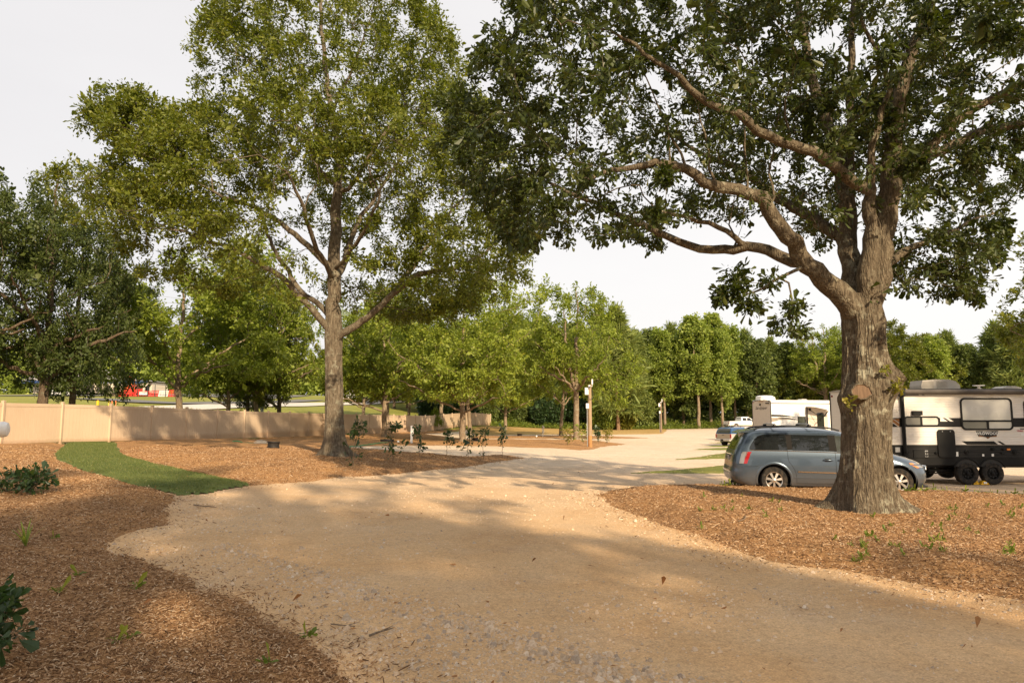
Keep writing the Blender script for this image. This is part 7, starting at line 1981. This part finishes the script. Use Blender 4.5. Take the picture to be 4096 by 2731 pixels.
for zx0, zx1, z_, mt in ((1310, 1375, 375, 'acgrey'), (1405, 1450, 375, 'rvgrey'), (1615, 1680, 358, 'greypost'), (1682, 1772, 358, 'black'), (620, 715, 345, 'rvgrey')):  # the black slab paints in the dark of an open bay
    a_, c_ = L_(zx0, 400)[0], L_(zx1, 400)[0]; b = MB(); b.box(((a_ + c_) / 2, 2.94, L_(0, z_)[2] / 2), (c_ - a_, .1, L_(0, z_)[2]), .01); b.build('doorway', M[mt], st)
# stacked red gates, lumber sign, wire fence
Y2 = 150.0
def gx(zx, zy): return sx(zx, zy, Y2)
def farm_gate(zx0, zx1, zy1, lab, tilt=.0, mt=M['redpaint'], dy=0):
    a_, c_ = gx(zx0, 545), gx(zx1, 545); w = c_[0] - a_[0]; z0 = zg((a_[0] + c_[0]) / 2, Y2 + dy); h = gx(0, zy1)[2] - gx(0, 545)[2]
    g = empty('farm_gate', ((a_[0] + c_[0]) / 2, Y2 + dy, z0)); tag(g, lab, 'farm gate', 'metal farm gates leaning in the store yard')
    b = MB(); b.tube([(-w / 2, 0, .05), (w / 2, 0, .05), (w / 2, tilt, h), (-w / 2, tilt, h), (-w / 2, 0, .05)], .07, 6); b.build('frame', mt, g)
    b = MB()
    for t in np.linspace(.16, .84, 5): b.tube([(-w / 2, tilt * t, h * t), (w / 2, tilt * t, h * t)], .05, 5)
    b.build('bars', mt, g)
    b = MB()
    for t in (.33, .66): b.box((-w / 2 + w * t, tilt * .5, h * .5), (.09, .06, h), .01)
    b.build('braces', mt, g)
for k in range(4): farm_gate(1440 + k * 12, 1540 + k * 10, 455, 'red tube gate in the dense leaning stack at the left of the yard', .8, dy=k * .5)
for k in range(3): farm_gate(1560 + k * 8, 1672 + k * 6, 455, 'red tube gate in the stack below the orange tractor', .6, dy=k * .5)
farm_gate(1680, 1745, 462, 'red tube gate just left of the lumber sign', .4); farm_gate(1750, 1850, 480, 'red tube gate behind the lumber sign', .4); farm_gate(1860, 1950, 472, 'red tube gate just right of the lumber sign', .4)
farm_gate(1470, 1660, 414, 'tall red hoop-topped gate standing behind the stacks', .3, dy=3); farm_gate(2080, 2190, 462, 'red tube gate at the right end of the yard', .4); farm_gate(1960, 2070, 475, 'white tube gate in the store yard', .4, M['lettering'])
a_, c_ = gx(1750, 475), gx(1850, 475); b = MB(); w = c_[0] - a_[0]; ls = empty('lumber_sign', ((a_[0] + c_[0]) / 2, Y2 - .9, zg((a_[0] + c_[0]) / 2, Y2 - .9))); tag(ls, 'white LUMBER banner hung on the wire fence in front of red gates', 'sign')
zc = gx(1800, 474)[2] - ls.location.z; h = gx(0, 455)[2] - gx(0, 493)[2]
b.box((0, 0, zc), (w, .05, h), .01); b.build('banner', M['lettering'], ls)
o = text_obj('lettering', 'LUMBER', 1.0, M['ink'], ls, (0, -.04, zc + h * .16), (R(90), 0, 0), .005); k = w * .9 / (o.dimensions.x / o.scale.x); o.scale = (k, k * .95, 1)
for q in (-1, 1): MB().tube([(q * w * .5, .05, 0), (q * w * .5, .05, zc + h * .5)], .05, 6).build('post', M['black'], ls)
wf = empty('wire_fence', (*gx(1250, 545)[:2], zg(gx(1250, 545)[0], Y2))); WO = np.array(wf.location); tag(wf, 'black wire fence with thin posts in front of the store yard', 'fence')
for zx in (1180, 1255, 1320, 1400, 1475, 1550, 1735, 1860, 1950, 2080, 2190): 
    xx = gx(zx, 500)[0]; MB().tube([(xx - WO[0], -1.2, zg(xx, Y2 - 1.2) - WO[2]), (xx - WO[0], -1.2, zg(xx, Y2 - 1.2) - WO[2] + (4.3 if zx < 1300 else 2.6))], .07, 6).build('post', M['black'], wf)
b = MB(); xa, xb = gx(1180, 500)[0], gx(2190, 500)[0]
for t in (.4, .9, 1.4, 1.9, 2.4): b.tube([(x_ - WO[0], -1.2, zg(x_, Y2 - 1.2) - WO[2] + t) for x_ in np.linspace(xa, xb, 12)], .02, 4)
b.build('wires', M['black'], wf)
for i, (zx0, zx1, zy0, zy1, lab) in enumerate(((1283, 1432, 478, 500, 'stack of weathered boards on top, left of the red gates'), (1285, 1430, 503, 527, 'stack of weathered boards at the bottom, left of the red gates'))):
    a_, c_ = gx(zx0, zy1), gx(zx1, zy0); t_ = empty('lumber_stack', ((a_[0] + c_[0]) / 2, Y2 + 2, a_[2])); tag(t_, lab, 'lumber', 'board stacks'); w, h = c_[0] - a_[0], c_[2] - a_[2]; b = MB()
    for r_ in range(4): b.box((RNG.uniform(-.1, .1), 0, h * (r_ + .5) / 4), (w * RNG.uniform(.94, 1), 2.2, h / 4 * .82), .02)
    b.build('boards', M['lumber'], t_)
# orange tractor behind the gates
a_, c_ = sx(1535, 450, 158), sx(1680, 372, 158); tr_ = empty('tractor', ((a_[0] + c_[0]) / 2, 158, zg((a_[0] + c_[0]) / 2, 158))); tag(tr_, 'orange tractor with roll bar standing behind the red gates', 'tractor'); w = c_[0] - a_[0]
b = MB(); b.prism([(-w * .45, .9), (-w * .45, 1.7), (-w * .1, 2.0), (-w * .02, 1.5), (w * .3, 1.5), (w * .35, .9)], -.6, .6); b.build('body', M['orange'], tr_)
b = MB(); b.box((w * .12, 0, 4.3), (w * .36, 1.4, .18), .04)
for q in (-1, 1): b.tube([(w * .0, q * .6, 1.5), (w * .0, q * .6, 4.3)], .07, 6); b.tube([(w * .25, q * .6, 1.4), (w * .25, q * .6, 4.3)], .07, 6)
b.build('roll_bar', M['orange'], tr_)
for x_, r_ in ((w * .2, .85), (-w * .35, .5)):
    for q in (-1, 1): make_wheel(tr_, (x_, q * .8, r_), r_, .4, r_ * .55, 5, q, M['orange'])
# white car in the car park
def far_car(loc, rz, label, paint):
    root = empty('parked_car', loc, rz); tag(root, label, 'car')
    b = MB(); b.prism([(0, .35), (0, .85), (.5, 1.0), (1.1, 1.55), (2.8, 1.6), (3.4, 1.1), (4.5, .95), (4.6, .5), (4.4, .35)], -.9, .9); b.build('body', paint, root)
    for q in (-1, 1): MB().prism([(.75, 1.02), (1.2, 1.47), (2.72, 1.5), (3.2, 1.06)], q * .905, q * .915).build('window', M['glass'], root)
    MB().add([(-.01 + .1, -.75, 1.02 - .1), (.09, .75, .92), (.09, .75, .6), (.09, -.75, .6)], [[0, 1, 2, 3]]).build('grille', M['black'], root)
    for x_ in (.85, 3.7):
        for q in (-1, 1): make_wheel(root, (x_, q * .8, .34), .34, .22, .22, 6, q)
q = sx(660, 470, 160); far_car((q[0] - 1, 160, zg(q[0], 160) + .05), R(70), 'white car parked in front of the store behind the big dark oak', M['white'])
# lorry on the road
q = gp(1385, 1611); YT = q[1]; a_, c_ = at(1300, 1600, YT), at(1481, 1600, YT); W_ = c_[0] - a_[0]; zt_ = at(1385, 1549, YT)[2] - q[2]
lo = empty('lorry', (a_[0], YT, q[2] + .06)); tag(lo, 'white tipper lorry and trailer driving on the road behind the fence', 'lorry')
b = MB(); b.prism([(0, 1.25), (.2, zt_), (W_ * .80, zt_), (W_ * .80, 1.3), (W_ * .62, 1.0), (W_ * .55, .62), (W_ * .40, .62), (W_ * .3, 1.1)], 0, 2.5)
for x_ in np.linspace(.5, W_ * .78, 14): b.box((x_, -.03, (zt_ + 1.35) / 2), (.08, .07, zt_ - 1.4), .01)
b.build('trailer_box', M['white'], lo)
b = MB(); b.prism([(W_ * .83, .7), (W_ * .83, 2.6), (W_ * .86, 2.75), (W_ * .92, 2.6), (W_ * .935, 1.75), (W_ * .995, 1.6), (W_, .7)], .1, 2.4); b.build('cab', M['white'], lo); cb = KIDS[lo.name][-1]
b = MB(); b.add([(W_ * .865, .08, 1.8), (W_ * .925, .08, 1.8), (W_ * .915, .08, 2.45), (W_ * .865, .08, 2.45)], [[0, 1, 2, 3]]); b.build('side_window', M['glass'], cb)
b = MB(); b.box((W_ * .5, 1.25, .85), (W_ * .95, .9, .2), .02); b.build('chassis', M['black'], lo)
for x_ in (W_ * .06, W_ * .15, W_ * .70, W_ * .78, W_ * .95):
    for y_, f_ in ((.15, -1), (2.35, 1)): make_wheel(lo, (x_, y_, .5), .5, .3, .28, 6, f_)
# roadside bits
def stick(name, zx, zy0, zy1, Y, r, mt, label, cat, group=None):
    p = sx(zx, zy1, Y); z0 = zg(p[0], Y); H = sx(zx, zy0, Y)[2] - z0; o = MB().tube([(0, 0, -.1), (0, 0, H * .97), (0, 0, H)], [r, r, r * .5], 8).build(name, mt, None, smooth=True); o.location = (p[0], Y, z0); tag(o, label, cat, group)
stick('marker_post', 1208, 560, 622, 62, .11, M['yellow'], 'yellow marker post on the grass behind the fence', 'post')
for k, zx in enumerate((1343, 1383, 1430)): stick('survey_stake', zx, 563, 622, 70, .045, M['orange'] if k else M['yellow'], ['leftmost of the three survey stakes behind the fence', 'middle one of the three survey stakes behind the fence', 'rightmost of the three survey stakes behind the fence'][k], 'stake', 'survey stakes on the grass')
x = (1053 - 2048) / FP * 66; z0 = zg(x, 66); o = MB().tube([(0, 0, -.1), (0, 0, 9.0)], [.15, .12], 10).build('roadside_pole', M['greypost'], None, smooth=True); o.location = (x, 66, z0); tag(o, 'grey roadside pole between the oaks behind the fence', 'pole')
# power lines crossing the sky on the left
for k, (ya, yb) in enumerate(((1120, 1185), (1145, 1205), (1168, 1222))):
    A_, B_ = at(-500, ya - 130, 120), at(1500, yb + 70, 120); P = [A_ + (B_ - A_) * t - np.array([0, 0, 2.0 * math.sin(math.pi * t)]) for t in np.linspace(0, 1, 30)]
    o = MB().tube(P, .02, 4).build('power_line', M['wire'], None); tag(o, ['uppermost of the three power lines in the sky at the left', 'middle one of the three power lines at the left', 'lowest of the three power lines at the left'][k], 'power line', 'power lines')

# trees behind the photographer, to the side of the drive: they shade the near ground
plant('oakF', (11.5, -26, 0), 25, .7, 'tall oak behind the photographer shading the drive', 'oaks behind the photographer', .95)
plant('oakF', (3.0, -16, 0), 22, 2.9, 'tall oak behind the photographer shading the left mulch', 'oaks behind the photographer', .9)
plant('oakE', (27, -1, -.2), 20, 4.6, 'tall oak at the right out of the picture shading the trailer', 'oaks behind the photographer', .95)
plant('oakF', (8.5, -13.5, 0), 17, 5.1, 'oak behind the photographer shading the near left mulch', 'oaks behind the photographer', .8)
# ================================================================== light, sky, camera
SUN_EL, SUN_AZ = 30.0, None
sd = Vector((.42, -.91, 0)).normalized()
el = R(SUN_EL)
to_sun = Vector((sd.x * math.cos(el), sd.y * math.cos(el), math.sin(el)))
sl = bpy.data.lights.new('sun', 'SUN'); sl.energy = 5.0; sl.angle = R(.8); sl.color = (1.0, .80, .54)
so = bpy.data.objects.new('sun', sl); COL.objects.link(so)
so.rotation_euler = to_sun.to_track_quat('Z', 'Y').to_euler()
so.location = (20, -40, 40)
w = bpy.data.worlds.new('World'); SC.world = w; w.use_nodes = True
nt = w.node_tree; nt.nodes.clear()
out = nt.nodes.new('ShaderNodeOutputWorld'); bg = nt.nodes.new('ShaderNodeBackground')
sky = nt.nodes.new('ShaderNodeTexSky'); sky.sky_type = 'NISHITA'; sky.sun_disc = False
sky.sun_elevation = el; sky.sun_rotation = math.atan2(sd.x, sd.y)
sky.air_density = 1.3; sky.dust_density = 3.0; sky.ozone_density = 1.0
# thin bright overcast over the sky
tc = nt.nodes.new('ShaderNodeTexCoord'); mp = nt.nodes.new('ShaderNodeMapping'); mp.inputs['Scale'].default_value = (1.0, 1.0, 3.0)
nz = nt.nodes.new('ShaderNodeTexNoise'); nz.inputs['Scale'].default_value = 1.6; nz.inputs['Detail'].default_value = 5; nz.inputs['Roughness'].default_value = .5
nt.links.new(tc.outputs['Generated'], mp.inputs[0]); nt.links.new(mp.outputs[0], nz.inputs['Vector'])
sp_ = nt.nodes.new('ShaderNodeSeparateXYZ'); nt.links.new(tc.outputs['Generated'], sp_.inputs[0])
def wm(op, a, b):
    n_ = nt.nodes.new('ShaderNodeMath'); n_.operation = op
    for k_, v_ in ((0, a), (1, b)):
        if isinstance(v_, float): n_.inputs[k_].default_value = v_
        else: nt.links.new(v_, n_.inputs[k_])
    return n_.outputs[0]
# the overcast is thinner, so brighter, to the right and towards the horizon
br = wm('ADD', wm('MULTIPLY', sp_.outputs['X'], .42), wm('MULTIPLY', sp_.outputs['Z'], -.35))
br = wm('ADD', wm('ADD', br, .48), wm('MULTIPLY', wm('SUBTRACT', nz.outputs['Fac'], .5), .7))
rp = nt.nodes.new('ShaderNodeValToRGB')
rp.color_ramp.elements[0].position = .05; rp.color_ramp.elements[0].color = (5.8, 5.62, 5.62, 1)
rp.color_ramp.elements[1].position = .75; rp.color_ramp.elements[1].color = (7.0, 6.8, 6.65, 1)
nt.links.new(br, rp.inputs[0])
mx = nt.nodes.new('ShaderNodeMix'); mx.data_type = 'RGBA'; mx.inputs[0].default_value = .93
nt.links.new(sky.outputs[0], mx.inputs[6]); nt.links.new(rp.outputs[0], mx.inputs[7])
nt.links.new(mx.outputs[2], bg.inputs[0]); bg.inputs[1].default_value = .1
nt.links.new(bg.outputs[0], out.inputs[0])
cd = bpy.data.cameras.new('camera'); cam = bpy.data.objects.new('camera', cd); COL.objects.link(cam)
cd.lens = 24.0; cd.sensor_width = 36.0; cd.clip_end = 2000; cd.clip_start = .05
cam.location = (0, 0, HC); cam.rotation_euler = (R(90 + 6.26), 0, 0)
SC.camera = cam
SC.view_settings.view_transform = 'Standard'; SC.view_settings.look = 'None'; SC.view_settings.exposure = .62; SC.view_settings.gamma = 1
SC.cycles.max_bounces = 6; SC.cycles.diffuse_bounces = 3; SC.cycles.glossy_bounces = 3; SC.cycles.transmission_bounces = 4; SC.cycles.transparent_max_bounces = 8
SC.cycles.sample_clamp_indirect = 6.0
SC.cycles.use_denoising = True
